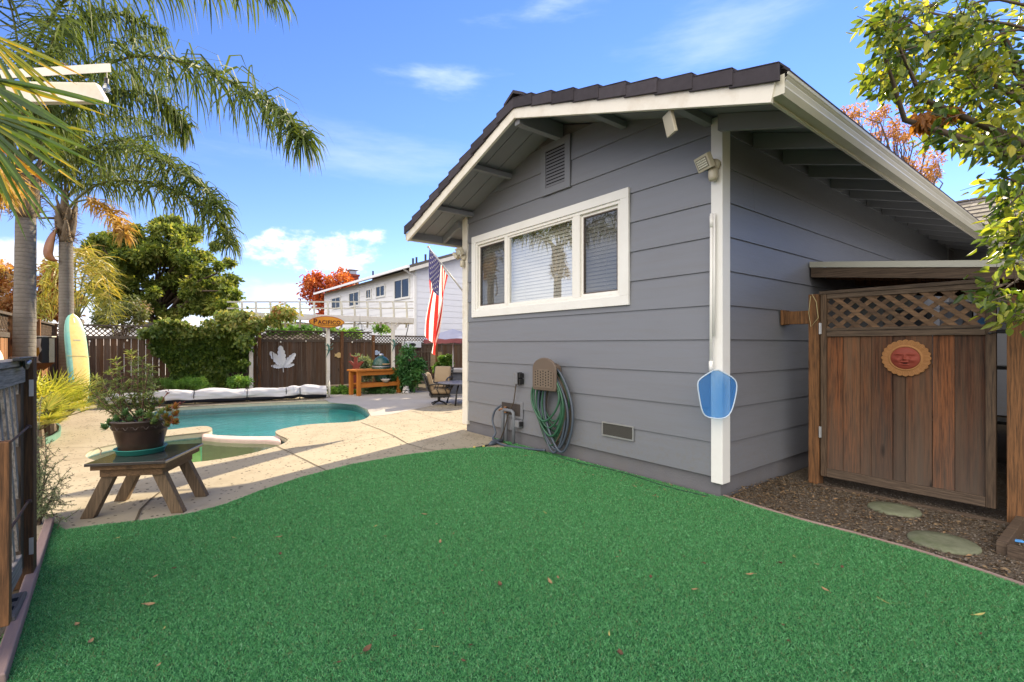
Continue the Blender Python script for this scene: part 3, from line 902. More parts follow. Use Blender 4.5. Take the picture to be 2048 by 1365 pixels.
m_glass2 = glass_mat('neighbour_glass', .14, (.4, .4, .4))
def screen_mat():
    m, nt, out = newmat('insect_screen')
    tr = nt.nodes.new('ShaderNodeBsdfTransparent'); df = nt.nodes.new('ShaderNodeBsdfDiffuse'); df.inputs[0].default_value = (.045, .045, .05, 1)
    mx = nt.nodes.new('ShaderNodeMixShader'); mx.inputs[0].default_value = .42
    nt.links.new(tr.outputs[0], mx.inputs[1]); nt.links.new(df.outputs[0], mx.inputs[2]); nt.links.new(mx.outputs[0], out.inputs['Surface'])
    return m
m_screen = screen_mat()
win = thing('window', None, None, (-2.4, 0, 2.3)); del_keys = [k for k in win.keys()]
win.parent = house
w0, w1, y0, y1 = -3.845, -.952, 1.702, 2.886
i0, i1, j0, j1 = -3.745, -1.062, 1.800, 2.788
mb = MB()
mb.bb((w0, -.045, j1), (w1, -.016, y1)); mb.bb((w0, -.045, y0), (w1, -.016, j0))
mb.bb((w0, -.045, j0), (i0, -.016, j1)); mb.bb((i1, -.045, j0), (w1, -.016, j1))
mb.build('trim', m_trim, win, bevel=.003)
mb = MB()
fr = .035
mb.bb((i0, -.03, j1 - fr), (i1, .05, j1)); mb.bb((i0, -.03, j0), (i1, .05, j0 + fr))
mb.bb((i0, -.03, j0 + fr), (i0 + fr, .05, j1 - fr)); mb.bb((i1 - fr, -.03, j0 + fr), (i1, .05, j1 - fr))
for u in (-3.018, -1.70):
    ww = .035 if u < -2 else .055
    mb.bb((u - ww, -.028, j0 + fr), (u + ww, .048, j1 - fr))
mb.build('frame', m_vinyl, win, bevel=.003)
for (a, b, scr) in ((i0 + fr, -3.053, 1), (-2.983, -1.755, 0), (-1.645, i1 - fr, 1)):
    z0, z1 = j0 + fr, j1 - fr
    s_ = .03 if scr else .024
    yy = .0 if scr else -.015
    mb = MB()
    mb.bb((a, yy, z0), (a + s_, yy + .03, z1)); mb.bb((b - s_, yy, z0), (b, yy + .03, z1))
    mb.bb((a + s_, yy, z0), (b - s_, yy + .03, z0 + s_)); mb.bb((a + s_, yy, z1 - s_), (b - s_, yy + .03, z1))
    mb.build('sash', m_vinyl, win, bevel=.002)
    mb = MB(); mb.add([(a + s_, yy + .018, z0 + s_), (b - s_, yy + .018, z0 + s_), (b - s_, yy + .018, z1 - s_), (a + s_, yy + .018, z1 - s_)], [(0, 1, 2, 3)])
    mb.build('pane', m_glass, win)
    if scr:
        mb = MB(); mb.add([(a + s_, yy + .006, z0 + s_), (b - s_, yy + .006, z0 + s_), (b - s_, yy + .006, z1 - s_), (a + s_, yy + .006, z1 - s_)], [(0, 1, 2, 3)])
        mb.build('insect_screen', m_screen, win)
        mb = MB(); t = .012
        mb.bb((a + s_, yy + .002, z0 + s_), (a + s_ + t, yy + .010, z1 - s_)); mb.bb((b - s_ - t, yy + .002, z0 + s_), (b - s_, yy + .010, z1 - s_))
        mb.bb((a + s_ + t, yy + .002, z0 + s_), (b - s_ - t, yy + .010, z0 + s_ + t)); mb.bb((a + s_ + t, yy + .002, z1 - s_ - t), (b - s_ - t, yy + .010, z1 - s_))
        mb.build('screen_frame', paint('screen_frame_bronze', (.10, .075, .06), .5), win)
mb = MB()
z = j0 + .02
m_blind = paint('blind_slat', (.86, .79, .68), .5, .3)
while z < j1 - .02:
    mb.prism([(i0, .085, z), (i0, .102, z + .042), (i0, .104, z + .041), (i0, .087, z - .002)], (i1 - i0, 0, 0)); z += .043
for u in (-3.4, -2.75, -2.0, -1.35): mb.bb((u, .08, j0), (u + .004, .083, j1))
mb.build('blind', m_blind, win)
mb = MB()
mb.bb((WIN[0], .30, WIN[2]), (WIN[1], .32, WIN[3])); mb.bb((WIN[0] - .02, .03, WIN[2] - .02), (WIN[0], .32, WIN[3] + .02)); mb.bb((WIN[1], .03, WIN[2] - .02), (WIN[1] + .02, .32, WIN[3] + .02))
mb.bb((WIN[0], .03, WIN[2] - .02), (WIN[1], .32, WIN[2])); mb.bb((WIN[0], .03, WIN[3]), (WIN[1], .32, WIN[3] + .02))
mb.build('window_recess', paint('dim_room', (.10, .09, .08), .8), win)
# ================================================================== fences, gate, small house fittings
m_fence = wood('fence_wood', (.160, .080, .038), (.070, .042, .026), grain='z', tint=.55, grey=(.13, .105, .085))
m_fence_lit = wood('fence_wood_sunlit', (.34, .16, .065), (.20, .095, .042), grain='z', tint=.5)  # brighter copy of the fence wood, sunlight put into the colour
m_rail = wood('grey_rail_wood', (.17, .135, .105), (.085, .066, .05), grain='y', tint=.3)
m_railx = wood('grey_rail_wood_across', (.13, .10, .08), (.065, .050, .039), grain='x', tint=.3)
m_lat = wood('lattice_wood', (.19, .145, .105), (.09, .066, .048), grain='y', tint=.5, gs=12, knots=False)
m_postw = wood('redwood_post', (.28, .125, .05), (.15, .078, .036), grain='z', tint=.35, wear=.7)
m_gate = wood('gate_boards', (.065, .030, .018), (.23, .085, .032), (.014, .012, .011), grain='z', tint=.7, wear=.8, gs=26, grey=(.135, .085, .052), greyz=(.2, 1.25, (.092, .074, .060)))
m_gatef = wood('gate_frame_wood', (.17, .12, .083), (.09, .064, .046), (.014, .011, .010), grain='x', tint=.4, wear=.65)
m_gatefz = wood('gate_stile_wood', (.15, .095, .058), (.08, .055, .037), (.014, .011, .010), grain='z', tint=.4, wear=.65)
m_oldgrey = wood('weathered_grey_wood', (.46, .41, .36), (.24, .20, .165), (.018, .016, .015), grain='z', tint=.5, wear=.7)
random.seed(11)
def lattice(mb, a, b, z0, z1, normal, sp=.115, w=.034, t=.012, slope=1.0, two=True):
    """diagonal laths clipped to the rectangle a..b (floor points) x z0..z1"""
    a = Vector(a); b = Vector(b); e = (b - a); Lx = e.length; e.normalize()
    n = Vector(normal); H = z1 - z0
    for layer, sg in enumerate((1, -1) if two else (1,)):
        k = -H * slope; ww = w * math.sqrt(1 + slope * slope) / 2
        while k < Lx + H * slope:
            poly = []
            if sg > 0: poly = [(k - ww, 0), (k + ww, 0), (k + ww + H * slope, H), (k - ww + H * slope, H)]
            else: poly = [(k - ww + H * slope, 0), (k + ww + H * slope, 0), (k + ww, H), (k - ww, H)]
            poly = clip(clip(poly, -1, 0, 0), 1, 0, Lx)
            if len(poly) >= 3:
                o = n * (layer * (t + .001))
                mb.prism([a + e * p[0] + Vector((0, 0, z0 + p[1])) + o for p in poly], n * t, random.random())
            k += sp
def fence_run(name, label, a, b, H, face, mats, lat_h=.27, board=.14, post_every=2.4, lat_slope=1.0, two=True, posts=True, group=None):
    """boards with a lattice band on top; face points to the yard"""
    a = Vector((a[0], a[1], 0)); b = Vector((b[0], b[1], 0)); e = b - a; Lx = e.length; e.normalize(); n = Vector(face)
    th = thing(name, label, 'fence', a)
    mb = MB(); s = 0
    while s < Lx - .02:
        w = min(board * random.uniform(.9, 1.1), Lx - s)
        off = random.uniform(0, .012)
        mb.prism([a + e * (s + .003) + n * off + Vector((0, 0, .02)), a + e * (s + w - .003) + n * off + Vector((0, 0, .02)), a + e * (s + w - .003) + n * off + Vector((0, 0, H - lat_h - .06)), a + e * (s + .003) + n * off + Vector((0, 0, H - lat_h - .06))], n * .018, random.random())
        s += w
    mb.build('boards', mats[0], th)
    mb = MB()
    for z, h, t in ((H - lat_h - .045, .075, .05), (H - .02, .04, .075)):
        c = (a + b) / 2 + Vector((0, 0, z)) + n * .012
        mb.prism([a + Vector((0, 0, z - h / 2)), b + Vector((0, 0, z - h / 2)), b + Vector((0, 0, z + h / 2)), a + Vector((0, 0, z + h / 2))], n * t, random.random())
    mb.build('rail', mats[1], th)
    mb = MB(); lattice(mb, a + n * .01, b + n * .01, H - lat_h - .008, H - .04, n, .078 * math.sqrt(1 + lat_slope ** 2), .024, .009, lat_slope, two)
    mb.build('lattice', mats[2], th)
    if posts:
        s = 0.05
        while s < Lx + .1:
            p = a + e * min(s, Lx - .05)
            mb = MB(); mb.bar(p + n * .065 + Vector((0, 0, 0)), p + n * .065 + Vector((0, 0, H + .01)), .085, .085, e); mb.build('post', mats[3], th)
            s += post_every
    return th
FU = -13.62
v_a = -5.6
fence_run('fence', 'dark brown board fence with lattice top behind the surfboard and the climbing vine', (FU, v_a), (FU, -1.2), 1.80, (1, 0, 0), (m_fence, m_rail, m_lat, m_fence))
fence_run('fence', 'dark brown fence with slanting lattice top behind the white metal leaf', (FU, -1.2), (FU, 2.25), 1.73, (1, 0, 0), (m_fence, m_rail, m_lat, m_postw), .26, lat_slope=1.7)
fence_run('fence', 'dark brown fence with white wall showing through its lattice, behind the green grill', (FU, 2.25), (FU, 7.6), 1.62, (1, 0, 0), (m_fence, m_rail, m_lat, m_postw), .24)
fence_run('fence', 'sunlit orange-brown board fence behind the nearer palm trunk', (FU, -5.6), (-4.4, -5.6), 1.80, (0, 1, 0), (m_fence_lit, m_railx, wood('lattice_wood_x', (.16, .11, .07), (.07, .045, .03), grain='x', tint=.5, gs=12, knots=False), m_fence_lit), .30, lat_slope=.9)
# ---- gate by the house
GV = 1.10
gp = thing('gate_post', 'reddish wooden gate post beside the grey house wall', 'post', (.31, GV, 0))
mb = MB(); mb.bb((.265, GV - .01, -.05), (.358, GV + .085, 1.775)); mb.build('post', m_postw, gp, bevel=.004)
mb = MB(); mb.bb((.03, GV + .0, 1.50), (.262, GV + .085, 1.625)); mb.bb((.022, GV - .03, 1.495), (.05, GV + .105, 1.64)); mb.build('wall_bracket', m_postw, gp, bevel=.003)
mb = MB(); mb.tube([(.30, GV - .02, 1.775), (.34, GV - .03, 1.70), (.355, GV - .025, 1.55), (.29, GV - .018, 1.47), (.27, GV - .015, 1.6), (.285, GV - .012, 1.76)], .003, 5); mb.build('string', paint('straw_string', (.45, .38, .2), .7), gp)
gate = thing('garden_gate', 'brown plank gate with lattice top and terracotta sun hanging on it', 'gate', (.36, GV, .1))
g0, g1, z0, z1 = .372, 1.530, .085, 1.765
m0 = [.435, .66, .745, .905, .955, 1.045, 1.225, 1.37, 1.475]
mb = MB()
bs = [g0 + .045, .545, .675, .76, .91, .995, 1.165, 1.30, g1 - .05]
for i, (a, b) in enumerate(zip(bs[:-1], bs[1:])):
    o = .016 if i in (3, 5) else .006
    mb.bb((a + .0022, GV + .012 - o, z0 + .06), (b - .0022, GV + .034 - o, 1.375), (.80, .95, .55, .25, .05, .40, .90, .12)[i])
mb.build('plank_panel', m_gate, gate)
for a, b, t in ((g0, g0 + .048, .3), (g1 - .055, g1, .8)):
    mb = MB(); mb.bb((a, GV - .022, z0), (b, GV + .04, z1), t); mb.build('stile', m_gatefz, gate, bevel=.003)
for a, b, t in (((g0 + .049, GV - .02, z0), (g1 - .056, GV + .035, z0 + .075), .6), ((g0 + .049, GV - .02, 1.375), (g1 - .056, GV + .035, 1.425), .5), ((g0 + .049, GV - .026, 1.427), (g1 - .056, GV + .04, 1.452), .9), ((g0 - .01, GV - .028, z1), (g1, GV + .045, z1 + .030), .9), ((g0 + .049, GV - .018, z1 - .042), (g1 - .056, GV + .03, z1 - .001), .4)):
    mb = MB(); mb.bb(a, b, t); mb.build('cross_rail', m_gatef, gate, bevel=.003)
mb = MB(); lattice(mb, (g0 + .05, GV + .012, 0), (g1 - .057, GV + .012, 0), 1.453, z1 - .043, (0, -1, 0), .125, .036, .010, 1.15)
mb.build('lattice', wood('gate_lattice_wood', (.22, .13, .072), (.10, .062, .04), grain='x', tint=.6, gs=14, knots=False), gate)
for z in (.44, 1.40):
    mb = MB(); mb.bb((g0 - .012, GV - .028, z), (g0 + .010, GV - .0235, z + .10)); mb.tube([(g0 - .003, GV - .03, z - .002), (g0 - .003, GV - .03, z + .102)], .006, 8)
    mb.build('hinge', m_steel, gate)
rp = thing('gate_post', 'thick orange-brown wooden post at the latch side of the plank gate', 'post', (1.66, GV, 0))
mb = MB(); mb.bb((1.590, GV - .05, -.05), (1.79, GV + .10, 1.66)); mb.build('post', m_postw, rp, bevel=.004)
mb = MB(); mb.tube([(1.50, GV - .03, 1.385), (1.545, GV - .05, 1.392), (1.61, GV - .065, 1.40)], .004, 6); mb.lathe([(.0, -.01), (.011, -.004), (.011, .006), (0, .01)], (1.50, GV - .032, 1.385), 8); mb.lathe([(.0, -.01), (.013, -.004), (.013, .006), (0, .01)], (1.615, GV - .062, 1.40), 8); mb.build('gate_hook', m_black, rp)
mb = MB(); mb.bb((1.80, GV + .0, -.05), (3.6, GV + .03, 1.7)); setp(mb.build('board_fence', m_postw), 'brown board fence right of the thick gate post', 'fence')
# lean-to roof behind the gate
lt = thing('lean_to_roof', 'low wooden lean-to roof with metal flashing on the side wall above the gate', 'lean-to', (0, 1.79, 2.1))
ltz = lambda u: 2.19 - .125 * u
mb = MB(); mb.prism([(.03, 1.78, ltz(.03)), (2.1, 1.78, ltz(2.1)), (2.1, 1.78, ltz(2.1) - .012), (.03, 1.78, ltz(.03) - .012)], (0, 4.5, 0)); mb.prism([(.02, 1.770, ltz(.02) - .055), (.02, 1.770, ltz(.02) + .004), (2.1, 1.770, ltz(2.1) + .004), (2.1, 1.770, ltz(2.1) - .055)], (0, .006, 0)); mb.build('flashing', paint('pale_flashing', (.42, .42, .36), .45, .4, .1), lt)
mb = MB(); mb.prism([(.03, 1.779, ltz(.03) - .16), (.03, 1.779, ltz(.03) - .06), (2.1, 1.779, ltz(2.1) - .056), (2.1, 1.779, ltz(2.1) - .15)], (0, .04, 0), .7); mb.build('beam', m_gatef, lt)
mb = MB()
for j in range(4): mb.prism([(.03, 2.2 + j * .9, ltz(.03) - .15), (.03, 2.2 + j * .9, ltz(.03) - .014), (2.1, 2.2 + j * .9, ltz(2.1) - .014), (2.1, 2.2 + j * .9, ltz(2.1) - .15)], (0, .045, 0), .3)
mb.bb((1.95, 1.85, 0), (2.08, 1.98, 1.9), .3); mb.bb((1.95, 5.9, 0), (2.08, 6.03, 1.9), .3)
mb.build('rafter', m_postw, lt)
# what stands behind the gate: a grey side fence, storage rack with dark boxes and a blue bottle
bf = thing('side_fence', 'shaded grey fence running behind the plank gate', 'fence', (2.15, 3, 0))
mb = MB()
for k in range(40): mb.bb((2.2, 1.3 + k * .15, 0), (2.22, 1.445 + k * .15, 1.9), random.random())
mb.build('boards', m_siding, bf)
rk = thing('storage_shelf', 'dark storage shelf with boxes seen through the gate lattice', 'shelf', (1.0, 3.0, 0))
mb = MB()
for z in (.5, 1.05, 1.42): mb.bb((.35, 2.9, z), (1.75, 3.3, z + .03))
for u in (.37, 1.05, 1.72):
    mb.bb((u, 2.92, 0), (u + .03, 2.95, 1.75)); mb.bb((u, 3.26, 0), (u + .03, 3.29, 1.75))
mb.build('shelf', m_black, rk)
for k, (u, w, h, c) in enumerate(((.45, .3, .22, (.02, .022, .026)), (.86, .22, .28, (.30, .32, .35)), (1.16, .10, .26, (.05, .22, .45)), (1.32, .25, .20, (.35, .36, .38)), (1.62, .09, .22, (.35, .30, .06)))):
    mb = MB(); mb.bb((u, 2.95, 1.452), (u + w, 3.2, 1.452 + h)); mb.bb((u - .006, 2.944, 1.452 + h), (u + w + .006, 3.206, 1.452 + h + .025))
    setp(mb.build('storage_box', paint('box_plastic', c, .5), None, bevel=.006), ['black box at the left end of the shelf behind the gate lattice', 'pale grey box second along the shelf behind the gate lattice', 'narrow blue box on the shelf behind the gate lattice', 'wide light grey box on the shelf behind the gate lattice', 'small yellow box at the end of the shelf behind the gate lattice'][k], 'box')
# terracotta sun
def sun_face():
    c = Vector((1.000, GV - .012, 1.190)); th = thing('sun_plaque', 'round terracotta sun with a smiling red face hanging on the plank gate', 'wall ornament', c)
    nr, na = 26, 192
    V = []; Fc = []; fV = []
    def relief(r, a):
        if r < .62:
            x, y = r / .62 * math.cos(a), r / .62 * math.sin(a)
            h = .030 * math.sqrt(max(0, 1 - (r / .64) ** 2)) + .012
            gs = lambda px, py, sx, sy: math.exp(-((x - px) / sx) ** 2 - ((y - py) / sy) ** 2)
            h += .016 * gs(0, .05, .09, .22) + .009 * gs(0, -.10, .15, .09)
            for sx in (-1, 1):
                h -= .010 * gs(sx * .42, .14, .26, .10); h += .011 * gs(sx * .42, .12, .17, .055)
                h += .008 * gs(sx * .40, .36, .28, .06); h += .012 * gs(sx * .50, -.18, .22, .18)
                h -= .005 * gs(sx * .30, -.28, .05, .16)
            h += .009 * gs(0, -.36, .24, .06) + .010 * gs(0, -.58, .22, .06) - .022 * gs(0, -.46, .20, .055)
            return h
        h = .014 + .010 * math.exp(-((r - .66) / .035) ** 2)
        h += .006 * math.cos(a * 72) * min(1, (r - .68) / .1) if r > .68 else 0
        return h
    def ring(r, a):
        out = 1.0 + .065 * (abs(math.cos(a * 12)) - .4) if r > .9 else 1.0
        return r * out
    def mk(r0, r1, n, name, mat):
        vs = []; fs = []
        for i in range(n + 1):
            r = r0 + (r1 - r0) * i / n
            for j in range(na):
                a = 2 * math.pi * j / na; q = ring(r, a) * .158
                vs.append(c + Vector((q * math.cos(a), -relief(r, a), q * math.sin(a) * .93)))
        for i in range(n):
            for j in range(na): fs.append((i * na + j, i * na + (j + 1) % na, (i + 1) * na + (j + 1) % na, (i + 1) * na + j))
        if r1 > .9:
            b = len(vs)
            for j in range(na):
                p = vs[n * na + j]; vs.append(Vector((p.x, c.y, p.z)))
            for j in range(na): fs.append((n * na + j, n * na + (j + 1) % na, b + (j + 1) % na, b + j))
        mb = MB(); mb.add(vs, fs); mb.build(name, mat, th, True)
    mk(.0, .615, 44, 'face', paint('red_terracotta', (.23, .045, .028), .6, .3, .12, 20, 90, .15))
    mk(.62, 1.0, 12, 'rays', paint('ochre_terracotta', (.33, .16, .06), .7, .25, .15, 20, 90, .2))
    mb = MB(); mb.lathe([(0, -.006), (.022, -.004), (.028, 0), (.022, .004), (0, .006)], (0, 0, 0), 16)
    mb.v = [(c.x + p[0], c.y - .026 + p[2] * .5, c.z - .046 + p[1] * .42) for p in mb.v]
    mb.build('mouth', m_dark, th)
sun_face()
# stepping stones
for (p, rx, lab) in ((G(1788, 1019), .17, 'mossy round stepping stone nearer the plank gate'), (G(1886, 1085), .185, 'mossy round stepping stone nearer the green turf')):
    mb = MB(); mb.lathe([(rx * 1.0, -.02), (rx, .002), (rx * .96, .010), (rx * .5, .013), (0, .013)], p, 40)
    setp(mb.build('stepping_stone', paint('mossy_concrete', (.165, .175, .115), .95, .1, .35, 14, 50, 1.2, (.075, .105, .035), dscale=5, damt=.8), None, True), lab, 'stepping stone')
# planter frame at the lower right and threshold board
mb = MB(); a = G(2003, 1108); b = G(2052, 1040); c = G(2075, 1128)
mb.bar(a + Vector((0, 0, .03)), b + Vector((0, 0, .03)), .05, .09, tint=.4); d_ = (c - a).normalized()
mb.bar(a + d_ * .03 + Vector((0, 0, .028)), c + d_ * .6 + Vector((0, 0, .028)), .05, .085, tint=.7)
setp(mb.build('planter_border', m_gatef, None, False, .004), 'low wooden planter border at the edge of the dirt', 'planter border')
mb = MB(); mb.bb((.36, GV - .06, -.03), (1.62, GV - .03, .015)); setp(mb.build('threshold_board', m_gatef, None, False, .003), 'thin board on the ground under the gate', 'board')
mb = MB(); p = G(2036, 1088); mb.box(p + Vector((0, 0, .02)), (.05, .03, .012), Matrix.Rotation(.4, 3, 'Z')); setp(mb.build('plastic_scrap', paint('sky_blue_plastic', (.10, .35, .80), .4), None, False, .003), 'small bright blue plastic scrap inside the planter border', 'scrap')
# turf edging
mb = MB(); mb.prism([(-2.66, -4.475, -.02), (-2.66, -4.415, -.02), (-2.66, -4.418, .055), (-2.66, -4.465, .055)], (2.20, .09, 0))
setp(mb.build('turf_edging', m_board, None, False, .006), 'purplish-brown composite board edging the turf beside the lattice gate', 'edging')
mb = MB(); q = redge
for p0, p1 in zip(q[:-1], q[1:]): mb.bar(p0 + Vector((0, .004, .004)), p1 + Vector((0, .004, .004)), .012, .045)
mb.bar(q[-1] + Vector((0, .004, .004)), Vector((3.6, -.5, .004)), .012, .045)
setp(mb.build('turf_edging', m_board, None), 'thin edging strip between the turf and the gravelly dirt', 'edging')
# ---- lattice gate near the camera at the left
lg = thing('lattice_gate', 'open weathered lattice gate with black latch beside the turf', 'gate', (-1.5, -4.41, 0))
LGV = -4.42
pz = 1.235
mb = MB(); mb.bb((-1.625, LGV - .06, -.02), (-1.515, LGV + .035, pz), .2); mb.build('gate_post', wood('post_brown', (.13, .065, .028), (.06, .033, .018), grain='z', wear=.8), lg, bevel=.004)
e0, e1 = -1.50, -.55
m_stile = wood('stile_dark', (.10, .070, .048), (.05, .036, .027), grain='z', wear=.7)
for a, b, t in ((e0, e0 + .075, .25), (e1 - .1, e1, .6)):
    mb = MB(); mb.bb((a, LGV - .05, .10), (b, LGV + .0, pz - .045), t); mb.build('stile', m_stile, lg, bevel=.003)
m_grey_rail = wood('rail_grey', (.42, .38, .34), (.24, .21, .18), (.06, .05, .045), grain='x', tint=.4, wear=.65)
for a, b, t in (((e0 - .02, LGV - .07, pz - .042), (e1, LGV + .02, pz - .012), .8), ((e0, LGV - .055, pz - .135), (e1, LGV + .006, pz - .048), .5), ((e0 + .086, LGV - .055, .10), (e1, LGV + .006, .20), .7)):
    mb = MB(); mb.bb(a, b, t); mb.build('cross_rail', m_grey_rail, lg, bevel=.003)
mb = MB(); lattice(mb, (e0 + .087, LGV - .02, 0), (e1 - .1, LGV - .02, 0), .205, pz - .14, (0, 1, 0), .115, .042, .012, .42, False)
mb.build('lattice', m_oldgrey, lg)
for z in (.46, .86):
    mb = MB(); mb.tube([(e0 + .03, LGV + .02, z), (e0 + .3, LGV + .022, z - .006), (e1, LGV + .02, z - .02)], .006, 6); mb.lathe([(0, -.012), (.014, -.006), (.014, .006), (0, .012)], (e0 + .03, LGV + .022, z), 8); mb.build('tie_rod', paint('rusty_rod', (.06, .035, .025), .7), lg)
for z in (.16, 1.02):
    mb = MB(); mb.bb((-1.514, LGV + .018, z), (-1.510, LGV + .036, z + .09)); mb.build('hinge', m_steel, lg)
mb = MB()
pts = [Vector((-1.30 + .075 * math.cos(a), LGV + .03, pz - .01 + .05 * math.sin(a))) for a in [math.pi + math.pi * i / 14 for i in range(15)]]
mb.prism(pts, (0, .012, 0)); mb.bb((-1.38, LGV + .022, pz - .012), (-1.05, LGV + .05, pz + .004)); ltch = mb.build('latch', m_black, lg, bevel=.003)
for x, z in ((-1.30, -.022), (-1.255, -.028)):
    mb = MB(); mb.lathe([(0, -.011), (.008, -.008), (.011, 0), (.008, .008), (0, .011)], (x, LGV + .046, pz + z), 10); mb.build('bolt', m_steel, ltch, True)
mb = MB(); mb.bb((-.585, LGV + .05, .2), (-.535, LGV + .09, .92), .2); mb.build('gate_brace', m_postw, lg, bevel=.003)
mb = MB(); mb.bb((-1.22, -4.52, -.01), (-.93, -4.37, .075)); wbk = mb.build('wood_block', wood('block_grey', (.20, .18, .16), (.10, .09, .08), grain='x', tint=.3), None, False, .006); setp(wbk, 'grey weathered wood block lying against the lattice gate', 'wood block')
mb = MB(); mb.bb((-1.15, -4.42, .0752), (-1.11, -4.39, .0765)); mb.bb((-1.05, -4.42, .0752), (-1.01, -4.39, .0765)); mb.build('slot', m_dark, wbk)
# ================================================================== fittings on the house
m_lampb = paint('bronze_cream_plastic', (.52, .47, .36), .4, .4, .05)
def floodlight(name, label, base, heads):
    th = thing(name, label, 'floodlight', base)
    base = Vector(base)
    mb = MB(); mb.lathe([(.0, 0), (.05, 0), (.05, .03), (.035, .04), (0, .04)], (0, 0, 0), 20)
    rot = Matrix.Rotation(rad(90), 3, 'X')
    mb.v = [tuple(rot @ Vector(p) + base) for p in mb.v]
    mb.build('mount', m_lampb, th, True)
    for hc, nrm, w, h in heads:
        hc = Vector(hc); n = Vector(nrm).normalized(); x = n.cross(Vector((0, 0, 1))).normalized(); y = x.cross(n)
        R3 = Matrix((x, n, y)).transposed()
        mb = MB(); mb.box(hc, (w, .045, h), R3); mb.box(hc - n * .03, (w * .7, .03, h * .7), R3); mb.tube([hc - n * .03, (hc + base) / 2 + Vector((0, -.02, 0)), base + Vector((0, -.03, 0))], .014, 8)
        hd = mb.build('lamp_head', m_lampb, th, bevel=.006)
        mb = MB(); mb.box(hc + n * .0235, (w * .78, .004, h * .68), R3)
        for i in range(6):
            for j in range(4): mb.box(hc + n * .027 + x * (w * .7 * ((i + .5) / 6 - .5)) + y * (h * .6 * ((j + .5) / 4 - .5)), (w * .085, .003, h * .1), R3, 1, 1)
        mb.build('led_panel', [paint('led_dark', (.22, .20, .16), .25, .5), paint('led_chip', (.75, .73, .62), .3)], hd)
    return th
fb = Vector((-.03, -.036, 2.83))
fl = floodlight('floodlight', 'cream floodlight with square lamp head on the near corner post', fb, [((-.075, -.135, 2.845), (-.35, -.85, -.42), .17, .125)])
mb = MB(); mb.lathe([(0, -.055), (.034, -.05), (.040, -.02), (.040, .035), (.03, .055), (0, .06)], (-.03, -.075, 2.745), 18); mb.build('motion_sensor', m_lampb, fl, True)
fb2 = Vector((-4.05, -.034, 2.62))
fl2 = floodlight('floodlight', 'cream twin floodlight on the far corner post above the flag', fb2, [((-4.19, -.10, 2.66), (-.6, -.5, -.6), .13, .10), ((-4.02, -.14, 2.70), (.1, -.8, -.5), .13, .10)])
mb = MB(); mb.lathe([(0, -.05), (.030, -.045), (.036, -.02), (.036, .03), (.03, .05), (0, .055)], (-4.05, -.075, 2.52), 18); mb.build('motion_sensor', m_lampb, fl2, True)
# small panel lamp under the barge board
pc = onV(1340, 248, -.60)
sp = thing('security_light', 'thin cream panel hanging tilted from the barge board', 'security light', pc)
R3 = Matrix.Rotation(rad(62), 3, 'Z') @ Matrix.Rotation(rad(-14), 3, 'Y')
mb = MB(); mb.box(pc, (.028, .13, .17), R3); mb.build('panel', m_lampb, sp, bevel=.005)
mb = MB(); mb.box(pc + R3 @ Vector((.015, 0, 0)), (.004, .11, .15), R3); mb.build('dark_face', m_dark, sp)
mb = MB(); mb.tube([pc + Vector((0, 0, .05)), pc + Vector((.03, .0, .10)), pc + Vector((.03, -.0, .13))], .012, 8); mb.bb((pc.x - .01, -.66, pc.z + .12), (pc.x + .07, -.58, pc.z + .135)); mb.build('bracket', m_lampb, sp)
# pool skimmer on the corner
sk = thing('pool_skimmer', 'pool skimmer with blue mesh net and white pole hung on the near corner post', 'pool net', (-.04, -.07, .65))
mb = MB()
top = Vector((-.053, -.062, 2.42)); bot = Vector((-.053, -.072, 1.07))
mb.tube([top, bot], .013, 10); mb.tube([top + Vector((.024, .006, -.0)), bot + Vector((.024, .006, .3))], .009, 8); mb.tube([bot + Vector((0, 0, .0)), bot + Vector((0, 0, .09))], .017, 10); mb.tube([top + Vector((0, 0, -.12)), top + Vector((0, 0, -.02))], .016, 10)
mb.build('pole', m_trim, sk, True)
def netpt(px, py):
    d = D(px, py, 3.985); return d
out = smooth_poly([(1432, 738), (1452, 748), (1468, 757), (1474, 768), (1473, 785), (1467, 812), (1460, 829), (1449, 837), (1432, 838), (1412, 834), (1404, 823), (1399, 798), (1395, 772), (1397, 761), (1410, 751), ], 1)
loop = [netpt(p[0], p[1]) for p in out]
mb = MB(); mb.tube(loop, .0052, 8, closed=True); mb.build('rim', paint('rim_blue_white', (.45, .54, .64), .35, .4), sk, True)
toC = (Vector((CAM.x, CAM.y, 0)) - Vector((loop[0].x, loop[0].y, 0))).normalized()
mb = MB(); c = sum(loop, Vector()) / len(loop) - toC * .03
n = len(loop); mid = [c + (p - c) * .55 - toC * .004 for p in loop]
mb.add(loop + mid + [c], [(i, (i + 1) % n, n + (i + 1) % n, n + i) for i in range(n)] + [(n + i, n + (i + 1) % n, 2 * n) for i in range(n)])
def net_mat():
    m, nt, o = newmat('blue_net')
    tr = nt.nodes.new('ShaderNodeBsdfTransparent'); tr.inputs[0].default_value = (.55, .80, 1, 1)
    df = nt.nodes.new('ShaderNodeBsdfDiffuse'); df.inputs[0].default_value = (.035, .21, .62, 1)
    tl = nt.nodes.new('ShaderNodeBsdfTranslucent'); tl.inputs[0].default_value = (.06, .30, .75, 1)
    m1 = nt.nodes.new('ShaderNodeMixShader'); m1.inputs[0].default_value = .3
    nt.links.new(df.outputs[0], m1.inputs[1]); nt.links.new(tl.outputs[0], m1.inputs[2])
    mx = nt.nodes.new('ShaderNodeMixShader'); mx.inputs[0].default_value = .52
    nt.links.new(tr.outputs[0], mx.inputs[1]); nt.links.new(m1.outputs[0], mx.inputs[2]); nt.links.new(mx.outputs[0], o.inputs['Surface'])
    return m
mb.build('net', net_mat(), sk, True)
